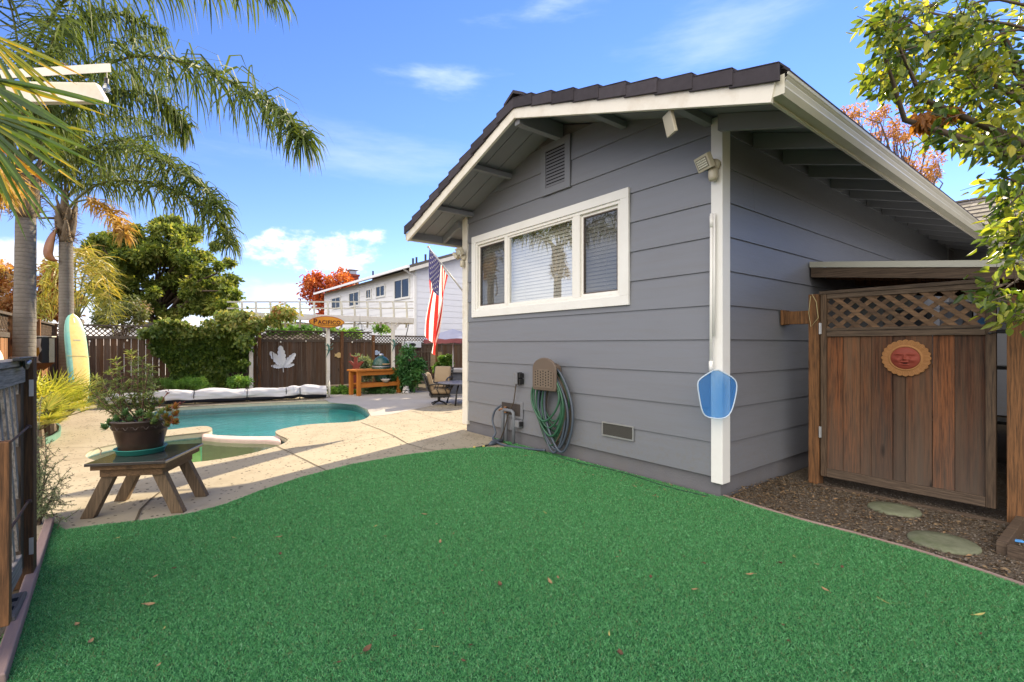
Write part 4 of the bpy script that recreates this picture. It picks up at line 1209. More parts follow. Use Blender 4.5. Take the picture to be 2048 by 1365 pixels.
# hose hanger and hose
hc = Vector((-2.055, -.02, .93))
hh = thing('hose_hanger', 'brown plastic hose hanger with perforated front on the gable wall', 'hose hanger', hc)
m_hang = paint('brown_plastic', (.125, .092, .070), .45, .35, .08)
mb = MB()
arc = [(-.195, -.165), (.195, -.165), (.205, -.13), (.205, .09)] + [(.205 * math.cos(a), .09 + .13 * math.sin(a)) for a in [math.pi * i / 12 for i in range(1, 12)]] + [(-.205, .09), (-.205, -.13)]
mb.prism([hc + Vector((x, -.185, z)) for x, z in arc], (0, .03, 0)); mb.build('front_plate', m_hang, hh, bevel=.012)
mb = MB(); mb.prism([hc + Vector((x * .55, -.155, z * .55 + .03)) for x, z in arc], (0, .15, 0)); mb.build('drum', m_hang, hh)
mb = MB(); fr_ = [(-.165, -.13), (.165, -.13), (.17, .05), (.08, .085), (-.08, .085), (-.17, .05)]
mb.prism([hc + Vector((x, -.192, z)) for x, z in fr_], (0, .006, 0))
pf = mb.build('perforated_panel', paint('tan_plastic', (.155, .118, .088), .5, .3, .06), hh)
mb = MB()
for i in range(7):
    for j in range(6):
        x, z = -.138 + i * .046, -.105 + j * .031 + (.012 if i % 2 else 0)
        mb.bb(hc + Vector((x - .007, -.1935, z - .008)), hc + Vector((x + .007, -.1922, z + .008)))
mb.build('holes', m_dark, pf)
m_hose = paint('green_rubber', (.028, .095, .052), .4, .45, .15, 8)
m_hose2 = paint('dark_green_rubber', (.016, .058, .030), .4, .45, .15, 8)
m_hose3 = paint('grey_blue_rubber', (.055, .070, .095), .4, .45, .12, 8)
m_hose4 = paint('brown_rubber', (.075, .060, .042), .5, .35, .15, 8)
hz = thing('garden_hose', 'coiled green garden hose looped over the brown hanger', 'hose', hc)
def loop_pts(cx, zt, zb, w, y, sk_=0, tw=0, n=40):
    pts = []
    for i in range(n):
        a = 2 * math.pi * i / n
        s = math.sin(a); c_ = math.cos(a)
        z = (zt + zb) / 2 + (zt - zb) / 2 * c_
        k = (1 - ((zt - z) / (zt - zb))) if zt > zb else 0
        wx = w * (.72 + .28 * math.sin(math.pi * min(1, (zt - z) / (zt - zb))))
        pts.append(Vector((cx + wx * s + sk_ * (zt - z), y + tw * c_ + .01 * s, z)))
    return pts
random.seed(8)
for k, (mat, cnt, zlo) in enumerate(((m_hose, 7, (.17, .42)), (m_hose2, 4, (.12, .36)), (m_hose4, 3, (.10, .22)), (m_hose3, 3, (.045, .09)))):
    mb = MB()
    for i in range(cnt):
        zt = .99 + random.uniform(-.03, .035); zb = random.uniform(*zlo)
        mb.tube(loop_pts(-2.03 + random.uniform(-.04, .05) + (.06 if k > 1 else 0), zt, zb, .215 + random.uniform(-.03, .035), -.10 + random.uniform(-.06, .05) - (.0 if k else .03), random.uniform(-.03, .10), random.uniform(-.02, .02)), .0125 if k != 3 else .014, 8, closed=True)
    mb.build('hose_coil', mat, hz, True)
mb = MB()
P = [onV(1002, 811, -.10), onV(990, 822, -.14), onV(985, 842, -.16), onV(991, 866, -.18), Vector((-3.02, -.24, .06)), Vector((-2.80, -.26, .022)), Vector((-2.55, -.20, .022)), Vector((-2.30, -.14, .03)), Vector((-2.12, -.12, .05))]
pts = []
for i in range(len(P) - 1):
    a, b, c, d = P[max(i - 1, 0)], P[i], P[i + 1], P[min(i + 2, len(P) - 1)]
    for t in (0, .25, .5, .75):
        pts.append(.5 * ((2 * b) + (c - a) * t + (2 * a - 5 * b + 4 * c - d) * t * t + (3 * b - a - 3 * c + d) * t ** 3))
pts.append(P[-1])
mb.tube(pts, .014, 8); mb.build('hose_lead', m_hose3, hz, True)
mb = MB(); q = [Vector((-1.95 + .1 * i, -.13 - .03 * math.sin(i * .5), .02)) for i in range(20)]; mb.tube(q, .005, 6); setp(mb.build('green_wire', m_hose2, None, True), 'thin green wire lying along the foot of the gable wall', 'wire')
# pipes
pp = thing('water_pipes', 'grey outdoor water pipes rising to a cut-out in the gable wall', 'pipes', (-2.95, -.06, 0))
m_pipe = paint('grey_pvc', (.15, .16, .18), .5, .35, .1)
def onw(px, py, o=-.06): return onV(px, py, o)
mb = MB(); a = onw(1012, 823); mb.tube([Vector((a.x + .02, -.075, 0)), Vector((a.x, -.06, a.z))], .019, 10)
b = onw(1034, 824); 
mb.tube([Vector((-3.0, -.10, 0)), Vector((-2.99, -.10, .36)), Vector((-2.985, -.10, .42)), Vector((-2.965, -.10, .44)), Vector((-2.80, -.10, .44)), Vector((-2.765, -.10, .42)), Vector((-2.755, -.10, .36)), Vector((-2.76, -.10, 0))], .021, 10)
mb.build('pipe', m_pipe, pp, True)
mb = MB(); mb.lathe([(.03, 0), (.032, .01), (.022, .03), (.022, .07), (.03, .08), (.0, .085)], (a.x, -.07, a.z - .02), 12); mb.tube([Vector((a.x, -.06, a.z + .03)), Vector((a.x - .05, -.11, a.z + .03)), Vector((a.x - .07, -.13, a.z + .01))], .013, 8); mb.build('spigot', paint('old_brass', (.28, .14, .07), .45, .4, .2, metal=.5), pp, True)
mb = MB(); mb.bb((-3.16, -.028, .335), (-2.66, -.0155, .555)); pl = mb.build('wall_plate', m_siding, pp, bevel=.003)
mb = MB(); mb.bb((-3.11, -.030, .37), (-2.71, -.0285, .525)); mb.build('cut_out', paint('dusty_cavity', (.05, .04, .035), .9), pl)
bx = thing('junction_box', 'small grey electrical box low on the gable wall beside the pipes', 'junction box', onV(1040, 847, -.02))
mb = MB(); p = onV(1040, 847, -.02); mb.bb((p.x - .09, -.10, p.z - .05), (p.x + .06, -.018, p.z + .045)); mb.build('box_body', m_siding, bx, bevel=.012)
mb = MB(); mb.bb((p.x + .0615, -.085, p.z - .03), (p.x + .075, -.03, p.z + .03)); mb.build('knockout', m_black, bx)
ob = thing('electrical_outlet', 'grey weatherproof outlet box with hinged cover on the gable wall', 'outlet', onV(1042, 755, -.02))
p = onV(1040, 757, -.02)
mb = MB(); mb.bb((p.x - .06, -.085, p.z - .075), (p.x + .035, -.018, p.z + .075)); mb.build('box_body', m_siding, ob, bevel=.008)
mb = MB(); mb.bb((p.x + .036, -.095, p.z - .08), (p.x + .048, -.02, p.z + .08)); mb.bb((p.x + .058, -.09, p.z - .07), (p.x + .085, -.024, p.z - .005)); mb.bb((p.x + .058, -.09, p.z + .01), (p.x + .085, -.024, p.z + .07)); mb.build('cover', m_black, ob, bevel=.004)
mb = MB(); q = [Vector((p.x - .03, -.06, p.z - .07)), Vector((p.x - .07, -.07, .55)), Vector((p.x - .13, -.115, .40)), Vector((p.x - .20, -.125, .18)), Vector((p.x - .27, -.14, .04)), Vector((p.x - .36, -.20, .02))]; mb.tube(q, .007, 6); mb.build('cord', paint('brown_cord', (.05, .035, .02), .6), ob, True)
mb = MB(); P0 = G(958, 898); P1 = G(1005, 886)
mb.tube([P1 + Vector((0, 0, .03)), P1.lerp(P0, .2) + Vector((0, 0, .035)), P1.lerp(P0, .45) + Vector((0, 0, .03)), P1.lerp(P0, .6) + Vector((0, 0, .02))], [.012, .032, .034, .010], 10); cb = mb.build('cord_connector', m_hose3, None, True)
setp(cb, 'dark blue weatherproof cord connector lying on the deck by the wall', 'cord connector')
mb = MB(); mb.tube([P1.lerp(P0, .6) + Vector((0, 0, .02)), P0 + Vector((.0, .06, .012))], .008, 6); mb.tube([P1.lerp(P0, .6) + Vector((0, 0, .02)), P0 + Vector((-.02, -.04, .012))], .008, 6); mb.build('cord', m_black, cb)
mb = MB(); mb.lathe([(.012, 0), (.016, .015), (.016, .03), (0, .035)], P0 + Vector((0, .07, 0)), 8); mb.lathe([(.012, 0), (.016, .015), (.016, .03), (0, .035)], P0 + Vector((-.03, -.05, 0)), 8); mb.build('plug', paint('yellow_plug', (.55, .42, .12), .5), cb)
# ================================================================== flag
fp0 = Vector((-4.14, .02, 2.09)); 
kk = 1.13
tip = fp0 + Vector((-1.17, 0, .90)) * 1.0
flag = thing('flag', 'red and white striped flag hanging from a tilted pole on the house corner', 'flag', fp0)
mb = MB(); mb.tube([fp0, tip], .012, 10); mb.build('pole', paint('pole_metal', (.40, .38, .34), .4, .4), flag, True)
mb = MB(); mb.lathe([(0, -.02), (.018, -.014), (.022, 0), (.018, .014), (0, .02)], tip, 10); mb.build('finial', paint('finial_gold', (.5, .35, .1), .35), flag, True)
mb = MB(); mb.box(fp0 + Vector((.03, 0, -.02)), (.05, .05, .10)); mb.build('bracket', m_steel, flag)
HO = .80; FLY = 1.36
def cloth(u, v):
    """u along the fly (down), v along the hoist from the pole tip"""
    h = tip.lerp(fp0, .03 + .60 * v) + Vector((0, 0, -.012))
    g = Vector((tip.x + .02 + .30 * v, h.y, 0))
    k = 1 - math.exp(-2.4 * u)
    squeeze = 1 - .74 * u
    x = tip.x + (h.x - tip.x) * squeeze + .02 * u
    dz = u * FLY * (1 - .03 * v)
    z = h.z - dz * (.97 + .05 * math.sin(3 * v))
    y = h.y + .07 * math.sin(v * 10 + u * 2.2) * min(1, u * 1.2 + .05) + .04 * math.sin(v * 5 - u * 3)
    x += .016 * math.sin(v * 9 + u * 4) * min(1, u * 2)
    return Vector((x, y, z))
nU, nV = 40, 78
mb = MB()
vs = [cloth(i / nU, j / nV) for i in range(nU + 1) for j in range(nV + 1)]
b = len(mb.v); mb.v += [tuple(p) for p in vs]
for i in range(nU):
    for j in range(nV):
        st_ = j * 13 // nV
        mi = 2 if (st_ < 7 and i < nU * .40) else (0 if st_ % 2 == 0 else 1)
        mb.f.append([b + i * (nV + 1) + j, b + i * (nV + 1) + j + 1, b + (i + 1) * (nV + 1) + j + 1, b + (i + 1) * (nV + 1) + j]); mb.t.append(.5); mb.m.append(mi)
for r in range(9):
    for c_ in range(6 if r % 2 == 0 else 5):
        vv = (r + 1) / 10 * 7 / 13; uu = .40 * ((c_ * 2 + 1 + (r % 2)) / 12)
        for sgn in (-1, 1):
            ps = []
            for q in range(10):
                rr = .024 if q % 2 == 0 else .010; a = math.pi * q / 5
                du, dv = rr * math.cos(a) / FLY, rr * math.sin(a) / HO
                p = cloth(uu + du, vv + dv)
                nn = (cloth(uu + du + .004, vv + dv) - p).cross(cloth(uu + du, vv + dv + .004) - p).normalized()
                ps.append(p + nn * .003 * sgn)
            mb.add(ps, [tuple(range(10))], .5, 1)
def cloth_mat(name, c):
    m, nt, o = newmat(name); v = coords(nt)
    df = nt.nodes.new('ShaderNodeBsdfDiffuse'); df.inputs[0].default_value = (*c, 1)
    tl = nt.nodes.new('ShaderNodeBsdfTranslucent'); tl.inputs[0].default_value = (*c, 1)
    mx = nt.nodes.new('ShaderNodeMixShader'); mx.inputs[0].default_value = .5
    nt.links.new(df.outputs[0], mx.inputs[1]); nt.links.new(tl.outputs[0], mx.inputs[2]); nt.links.new(mx.outputs[0], o.inputs['Surface'])
    return m
fo = mb.build('cloth', [cloth_mat('flag_red', (.52, .035, .03)), cloth_mat('flag_white', (.80, .77, .73)), cloth_mat('flag_blue', (.045, .045, .12))], flag, True)
# ================================================================== table with the potted plant
TC = Vector((-2.70, -3.865, 0)); e1 = Vector((.446, .895, 0)).normalized(); e2 = Vector((-e1.y, e1.x, 0))
tb = thing('garden_table', 'small low wooden table with splayed legs and dark glossy top carrying the potted plant', 'table', TC)
m_tw = wood('table_wood', (.26, .145, .070), (.13, .080, .045), grain='y', tint=.35, wear=.55)
m_leg = wood('table_leg_wood', (.20, .135, .080), (.105, .072, .045), grain='z', tint=.35, wear=.55)
def m_top():
    m, nt, out = newmat('glossy_stone_top'); v = coords(nt)
    c = mixc(nt, noise(nt, v, 40, 6), (.030, .026, .024), (.075, .066, .058))
    r = mth(nt, 'ADD', mth(nt, 'MULTIPLY', noise(nt, v, 9, 5), .16), .02)
    principled(nt, out, c, r, .7); return m
R3 = Matrix((e1, e2, Vector((0, 0, 1)))).transposed()
ZT = .43
mb = MB(); mb.box(TC + Vector((0, 0, ZT - .011)), (.53, .66, .022), R3); mb.build('tabletop', m_top(), tb, bevel=.003)
mb = MB(); mb.box(TC + Vector((0, 0, ZT - .042)), (.50, .58, .038), R3); mb.box(TC + Vector((0, 0, ZT - .092)), (.42, .50, .058), R3, .8); mb.build('apron', m_tw, tb, bevel=.003)
for s1 in (-1, 1):
    for s2 in (-1, 1):
        a = TC + e1 * s1 * .145 + e2 * s2 * .195 + Vector((0, 0, ZT - .066)); b = TC + e1 * s1 * .305 + e2 * s2 * .205 + Vector((0, 0, .0))
        d = (b - a); w = .088; t_ = .06
        mb = MB(); q = [a - e1 * w / 2, a + e1 * w / 2, b + e1 * w / 2, b - e1 * w / 2]
        mb.prism([p - e2 * t_ / 2 for p in q], e2 * t_, .3 + .3 * s1 * s2); mb.build('leg', m_leg, tb, bevel=.004)
mb = MB(); c0 = TC + Vector((-.02 - RT[0] * .055, -.01 - RT[1] * .055, ZT))
mb.lathe([(.13, 0), (.155, .004), (.168, .04), (.175, .042), (.176, .048), (.166, .046), (.15, .010), (0, .008)], c0, 44); setp(mb.build('plant_saucer', paint('teal_plastic', (.035, .25, .20), .45, .35, .08), None, True), 'teal plastic saucer under the brown pot', 'saucer')
pot = thing('plant_pot', 'dark brown pot with raised band holding leggy succulents, on the small table', 'potted plant', c0 + Vector((0, 0, .012)))
pz0 = c0 + Vector((0, 0, .012))
mb = MB(); mb.lathe([(r * 1.13, z * 1.1) for r, z in [(0, 0), (.118, 0), (.125, .01), (.158, .165), (.160, .168), (.166, .172), (.172, .215), (.180, .225), (.181, .238), (.170, .240), (.162, .215), (0, .205)]], pz0, 48)
mb.build('pot_body', paint('dark_brown_ceramic', (.040, .024, .017), .32, .45, .25, 6, 40, .15, (.10, .05, .03), dscale=6, damt=.5), pot, True)
mb = MB()
for k in range(18):
    a0 = 2 * math.pi * k / 18
    pts = [pz0 + Vector((1.13 * (.1675) * math.cos(a0 + t * .03), 1.13 * (.1675) * math.sin(a0 + t * .03), .209 + .013 * math.sin(t * .85))) for t in range(10)]
    mb.tube(pts, .003, 5)
mb.build('scroll_band', paint('worn_glaze', (.075, .055, .045), .35, .4), pot, True)
mb = MB(); mb.lathe([(0, .226), (.183, .228), (.183, .20)], pz0, 24); mb.build('soil', m_ground, pot)
# ================================================================== pool side things
def place_local(mb, loc, rz):
    c, s_ = math.cos(rz), math.sin(rz)
    mb.v = [(loc[0] + p[0] * c - p[1] * s_, loc[1] + p[0] * s_ + p[1] * c, loc[2] + p[2]) for p in mb.v]
    return mb
# rolled pool cover along the far side
ra, rb = G(215, 816), G(652, 796)
rc = thing('pool_cover_roll', 'long rolled pool cover under a wrinkled white sheet beside the pool', 'pool cover', (ra + rb) / 2)
d_ = (rb - ra); Lr = d_.length; d_.normalize(); n_ = Vector((-d_.y, d_.x, 0))
def rollmesh(r0, name, mat, z0, arc0, arc1, wr, hem=0.0, flat=.92):
    nS, nA = 170, 26; vs = []; fs = []
    for i in range(nS + 1):
        s = i / nS
        ties = sum(math.exp(-((s - t) / .010) ** 2) for t in (.15, .36, .60, .79))
        tie2 = math.exp(-((s - .86) / .02) ** 2)
        big = .9 + .22 * mnoise.noise(Vector((s * 5.3, r0 * 3, 2))) + .06 * math.sin(s * 31) + .10 * math.exp(-((s - .94) / .04) ** 2)
        a0 = arc0 + hem * (mnoise.noise(Vector((s * 9, 7, 1))) + .15)
        for j in range(nA + 1):
            a = a0 + (arc1 - a0) * j / nA
            w = mnoise.noise(Vector((s * Lr * 1.3 + a * .5, a * 1.6, r0 * 9))) * wr + mnoise.noise(Vector((s * Lr * 4.5 - a * 1.5, a * 2.6, 4))) * wr * .6 + abs(mnoise.noise(Vector((s * Lr * 2.2 + a * 1.2, a, 11)))) * wr * .7
            r = r0 * big * (1 - .08 * ties - .26 * tie2) + w
            vs.append(ra + d_ * s * Lr + n_ * (r * math.cos(a)) * 1.2 + Vector((0, 0, z0 * big + r * math.sin(a) * flat)))
    for i in range(nS):
        for j in range(nA): fs.append((i * (nA + 1) + j, i * (nA + 1) + j + 1, (i + 1) * (nA + 1) + j + 1, (i + 1) * (nA + 1) + j))
    mb = MB(); mb.add(vs, fs); return mb.build(name, mat, rc, True)
rollmesh(.155, 'rolled_cover', paint('dark_blue_cover', (.025, .03, .05), .5, .3), .15, 0, 2 * math.pi, .006, 0, .88)
rollmesh(.185, 'white_sheet', paint('white_sheet', (.50, .49, .50), .7, .2, .06, 4), .155, -.25, math.pi + .25, .030, .9, .88)
for t in (.15, .36, .60, .79, .86):
    mb = MB(); c = ra + d_ * t * Lr; mb.tube([c + n_ * .20 * math.cos(a) + Vector((0, 0, .15 + .155 * math.sin(a))) for a in [2 * math.pi * i / 20 for i in range(20)]], .009, 5, closed=True); mb.build('strap', m_black, rc)
mb = MB(); c = rb + d_ * .07 + Vector((0, 0, .22))
mb.tube([c + n_ * .20 * math.cos(a) + Vector((0, 0, .20 * math.sin(a))) for a in [2 * math.pi * i / 24 for i in range(24)]], .014, 6, closed=True)
for k in range(4):
    a = math.pi * k / 4; mb.tube([c + n_ * .2 * math.cos(a) + Vector((0, 0, .2 * math.sin(a))), c - n_ * .2 * math.cos(a) - Vector((0, 0, .2 * math.sin(a)))], .008, 5)
mb.tube([c, c - d_ * .10], .02, 8); mb.bar(c + Vector((0, 0, -.22)), c, .04, .04, d_); mb.build('hand_wheel', m_gutter, rc)
# pergola
PU = -13.27
pg = thing('pergola', 'cream painted pergola with sloping rafters along the back fence', 'pergola', (PU, 0, 0))
def atU(px, py, u=PU): return onU(px, py, u)
pv = [atU(502, 700).y, atU(656, 700).y, atU(786, 700).y]
for v in pv:
    mb = MB(); mb.bb((PU - .05, v - .05, 0), (PU + .05, v + .05, 2.14)); mb.build('post', m_white, pg, bevel=.006)
for v in pv[2:]:
    for sg in (-1, 1):
        mb = MB(); mb.prism([(PU - .035, v + sg * .05, 1.80), (PU - .035, v + sg * .05, 1.93), (PU - .035, v + sg * .28, 2.14), (PU - .035, v + sg * .40, 2.14)], (.07, 0, 0)); mb.build('brace', m_white, pg)
va_, vb_ = atU(484, 630).y, atU(826, 630).y
mb = MB(); mb.bb((PU + .055, va_, 2.05), (PU + .095, vb_, 2.23)); mb.build('beam', m_white, pg, bevel=.004)
mb = MB(); mb.bb((PU - .095, va_, 2.05), (PU - .055, vb_, 2.23)); mb.build('beam', m_white, pg, bevel=.004)
zU = lambda py, v: 1.3 + (690 - py) / FPX * ((Vector((PU - .13, v, 0)) - CAM).dot(Vector((FW[0], FW[1], 0))))
for px in (484, 512, 541, 571, 600, 628, 656, 683, 709, 735, 761, 787, 813):
    v = onU(px, 630, PU - .13).y
    mb = MB(); za, zb_ = zU(656, v), zU(603, v)
    c = [(PU - .13 + .07 * (1 - (2 * i / 8 - 1) ** 2), za + (zb_ - za) * i / 8) for i in range(9)]
    mb.prism([(a, v - .025, b) for a, b in c] + [(a - .06, v - .025, b) for a, b in reversed(c)], (0, .05, 0)); mb.build('rafter', m_gutter, pg)
for py in (604, 617, 648):
    v0, v1 = va_ - .35, vb_ + .1
    mb = MB(); mb.bar((PU - .17, v0, zU(py, v0)), (PU - .17, v1, zU(py, v1) ), .035, .04); mb.build('slat', m_gutter, pg)
# surfboard-shaped sign on the pergola
def text_mesh(txt, size, ext):
    cu = bpy.data.curves.new('lettering', 'FONT'); cu.body = txt; cu.size = size; cu.extrude = ext; cu.offset = .004; cu.space_character = 1.12; cu.align_x = 'LEFT'
    o = bpy.data.objects.new('tmp', cu); COL.objects.link(o)
    dg = bpy.context.evaluated_depsgraph_get(); me = bpy.data.meshes.new_from_object(o.evaluated_get(dg))
    vs = [v.co.copy() for v in me.vertices]; fs = [tuple(p.vertices) for p in me.polygons]
    bpy.data.objects.remove(o); bpy.data.curves.remove(cu); bpy.data.meshes.remove(me)
    return vs, fs
sc_ = atU(653.5, 644.5, PU + .14)
Wd_ = abs(atU(690, 644, PU + .14).y - atU(618, 644, PU + .14).y)
sg = thing('surfboard_sign', 'orange surfboard-shaped wooden sign reading Pacifico on the pergola beam', 'sign', sc_)
ax = Vector((.0, 1, 0)); 
def board_out(w, h):
    pts = []
    for i in range(40):
        a = 2 * math.pi * i / 40
        x = math.cos(a); y = math.sin(a)
        pts.append((w / 2 * math.copysign(abs(x) ** .95, x), h / 2 * math.copysign(abs(y) ** 1.35, y)))
    return pts
mb = MB(); mb.prism([sc_ + Vector((0, x, z)) for x, z in board_out(Wd_, .36)], (.025, 0, 0)); mb.build('board', paint('sign_edge_orange', (.42, .12, .02), .5), sg)
mb = MB(); mb.prism([sc_ + Vector((.0255, x, z)) for x, z in board_out(Wd_ * .95, .315)], (.004, 0, 0)); mb.build('face', paint('sign_yellow', (.72, .32, .035), .5, .3, .25, 3, dirt=(.5, .12, .01), damt=.7), sg)
m_let = paint('sign_brown', (.085, .018, .012), .5)
mb = MB(); x0 = -.41
for txt, size in (('P', .225), ('ACIFICO', .162)):
    vs, fs = text_mesh(txt, size, .003)
    w = max(p.x for p in vs)
    k = 1.0
    mb.add([sc_ + Vector((.033 + p.z, x0 + p.x * k, -.065 + p.y + (.0))) for p in vs], fs)
    x0 += w + .022
xe = x0
mb.bb(sc_ + Vector((.030, -.27, -.105)), sc_ + Vector((.034, xe - .05, -.09)))
mb.build('lettering', m_let, sg)
# wall art on the back fence
def fence_pt(px, py, off=.05): return onU(px, py, FU + off)
def leaf_art():
    c = fence_pt(565, 728); th = thing('leaf_ornament', 'white metal banana leaf ornament hanging on the dark fence', 'wall ornament', c)
    base = fence_pt(566, 735); mats = paint('white_metal', (.74, .76, .78), .4, .4, .06)
    tips = [(560, 692), (590, 707), (540, 704), (588, 729), (542, 732)]
    for t in tips:
        e = fence_pt(*t) - base; L = e.length; ed = e.normalized(); sd = Vector((0, ed.z, -ed.y))
        mb = MB(); w = L * .18; n = 16
        left = []; right = []
        for i in range(n + 1):
            s = i / n; ww = w * math.sin(math.pi * min(1, s * .93 + .04)) ** (1.2 if s < .4 else .55) * (1 - .22 * (i % 3 == 1))
            left.append(base + ed * L * s + sd * ww + Vector((.035, 0, 0))); right.append(base + ed * L * s - sd * ww + Vector((.035, 0, 0)))
        spine = [base + ed * L * i / n + Vector((.005, 0, 0)) for i in range(n + 1)]
        for i in range(n):
            mb.add([spine[i], spine[i + 1], left[i + 1], left[i]], [(0, 1, 2, 3)]); mb.add([spine[i], spine[i + 1], right[i + 1], right[i]], [(0, 1, 2, 3)])
        mb.tube([spine[0] + Vector((.01, 0, 0)), spine[-1] + Vector((.01, 0, 0))], .008, 5)
        mb.build('leaf', mats, th)
    mb = MB(); mb.tube([base, fence_pt(567, 745)], .012, 6); mb.build('stalk', mats, th)
leaf_art()
def fish(px, py, w, lab, col, flip=1, col2=None):
    c = fence_pt(px, py, .06); s = w
    th = thing('fish_ornament', lab, 'wall ornament', c)
    body = [(1, .05), (.72, .32), (.35, .62), (-.05, .70), (-.38, .50), (-.62, .20), (-.95, .48), (-.86, .05), (-.95, -.42), (-.62, -.16), (-.38, -.48), (-.05, -.66), (.35, -.55), (.72, -.25)]
    mb = MB(); mb.prism([c + Vector((0, flip * x * s, z * s)) for x, z in body], (.02, 0, 0)); mb.build('body', paint('fish_paint', col, .5, .3, .1), th, bevel=.004)
    mb = MB(); mb.lathe([(0, 0), (.06 * s, 0), (.06 * s, .01), (0, .012)], (0, 0, 0), 10)
    mb.v = [(c.x + .022 + p[2], c.y + flip * .62 * s + p[0], c.z + .1 * s + p[1]) for p in mb.v]; mb.build('eye', m_black, th)
    if col2:
        mb = MB()
        for k in (-.3, .05, .38): mb.bar(c + Vector((.022, flip * k * s, -.4 * s)), c + Vector((.022, flip * (k + .1) * s, .4 * s)), .08 * s, .004, (1, 0, 0))
        mb.build('stripe', paint('fish_stripe', col2, .5), th)
fish(677, 711, .135, 'cream yellow fish ornament on the dark fence right of the middle pergola post', (.62, .45, .20), 1, (.5, .33, .12))
fish(753, 706, .125, 'pale blue and white fish ornament on the fence above the green grill', (.45, .55, .70), -1, (.12, .15, .25))
# string light bulbs along the fence
sb0 = None
m_bulb = paint('bulb_glass', (.85, .80, .68), .15, .6)
for k in range(15):
    v = -4.9 + k * .72
    z = 1.40 + .03 * math.sin(k * 2.1)
    if -3.75 < v < -2.0 or v > 5: continue
    p = Vector((FU + .09, v, z))
    if sb0 is None:
        sb0 = thing('string_light', 'small clear string light bulb hanging along the dark back fence', 'string light', p, 'string light bulbs along the back fence')
        mb = MB(); mb.lathe([(0, -.045), (.018, -.035), (.022, -.015), (.012, .01), (0, .012)], p, 10); mb.build('bulb', m_bulb, sb0, True)
        mb = MB(); mb.lathe([(.013, .008), (.013, .04), (.004, .045), (.004, .09)], p, 8); mb.build('socket', m_black, sb0)
    else: dup(sb0, p)
# kamado grill on its wooden stand
kc = Vector((-10.02, 1.05, 0))
def lp(px, py, Y): return D(px, py, Y)
ga, gb = G(716, 793), G(802, 786)
gdir = (gb - ga).normalized(); gn = Vector((-gdir.y, gdir.x, 0)); 
if gn.dot(Vector((-1, 0, 0))) < 0: gn = -gn
Lg = (gb - ga).length; GH = .66; GD = .50
kt = thing('grill_stand', 'orange stained wooden stand with lower shelf holding the green grill', 'grill stand', ga)
m_or = wood('orange_stained_wood', (.52, .19, .030), (.36, .12, .022), (.22, .07, .015), grain='z', tint=.3, wear=.25, knots=False)
R3 = Matrix((gdir, gn, Vector((0, 0, 1)))).transposed()
gc = (ga + gb) / 2 + gn * GD / 2
for s1 in (-1, 1):
    for s2 in (-1, 1):
        mb = MB(); mb.box(gc + gdir * s1 * (Lg / 2 - .045) + gn * s2 * (GD / 2 - .045) + Vector((0, 0, GH / 2 - .02)), (.09, .09, GH - .04), R3); mb.build('leg', m_or, kt, bevel=.005)
mb = MB(); mb.box(gc + gdir * (-.24) + Vector((0, 0, GH - .02)), (Lg - .40, GD + .06, .04), R3); mb.box(gc + gdir * (Lg / 2 + .0) + Vector((0, 0, GH - .02)), (.10, GD + .06, .04), R3)
for s2 in (-1, 1): mb.box(gc + gn * s2 * (GD / 2 - .01) + Vector((0, 0, GH - .02)), (Lg + .06, .10, .042), R3); mb.box(gc + gn * s2 * (GD / 2 - .03) + Vector((0, 0, GH - .10)), (Lg - .18, .04, .10), R3)
mb.build('top', m_or, kt, bevel=.004)
mb = MB(); mb.box(gc + Vector((0, 0, .29)), (Lg - .18, GD - .1, .035), R3)
for s2 in (-1, 1): mb.box(gc + gn * s2 * (GD / 2 - .03) + Vector((0, 0, .25)), (Lg - .18, .04, .09), R3)
mb.build('lower_shelf', m_or, kt, bevel=.004)
ec = gc + gdir * .17
kg = thing('ceramic_grill', 'dark green egg-shaped ceramic grill set in the wooden stand', 'grill', ec + Vector((0, 0, .31)))
def dimple():
    m, nt, out = newmat('green_glaze'); v = coords(nt)
    vo = nt.nodes.new('ShaderNodeTexVoronoi'); vo.inputs['Scale'].default_value = 42; nt.links.new(v, vo.inputs['Vector'])
    c = mixc(nt, noise(nt, v, 6, 4), (.008, .045, .028), (.016, .07, .045))
    principled(nt, out, c, .22, .6, 0, vo.outputs['Distance'], .35, .01); return m
m_egg = dimple()
mb = MB(); mb.lathe([(.0, .0), (.11, 0), (.145, .02), (.19, .12), (.225, .25), (.235, .36), (.235, .40)], ec + Vector((0, 0, .31)), 32); mb.build('base', m_egg, kg, True)
mb = MB(); mb.lathe([(.236, .425), (.232, .47), (.205, .56), (.155, .635), (.085, .675), (.07, .68), (.07, .70), (0, .70)], ec + Vector((0, 0, .31)), 32); mb.build('lid', m_egg, kg, True)
mb = MB(); mb.lathe([(.238, .398), (.242, .40), (.242, .424), (.238, .427)], ec + Vector((0, 0, .31)), 32); mb.build('band', m_steel, kg)
mb = MB(); mb.lathe([(.0, .70), (.06, .70), (.062, .72), (.05, .745), (.025, .755), (0, .757)], ec + Vector((0, 0, .31)), 16); mb.build('vent_cap', m_steel, kg, True)
mb = MB(); f = -gn
mb.tube([ec + f * .25 + gdir * -.10 + Vector((0, 0, .79)), ec + f * .285 + gdir * -.09 + Vector((0, 0, .79)), ec + f * .285 + gdir * .09 + Vector((0, 0, .79)), ec + f * .25 + gdir * .10 + Vector((0, 0, .79))], .014, 8); mb.build('handle', paint('tan_wood_handle', (.42, .27, .13), .5), kg, True)
mb = MB(); mb.box(ec + f * .155 + Vector((0, 0, .40)), (.12, .05, .06), R3); mb.build('draft_door', m_steel, kg, bevel=.004)
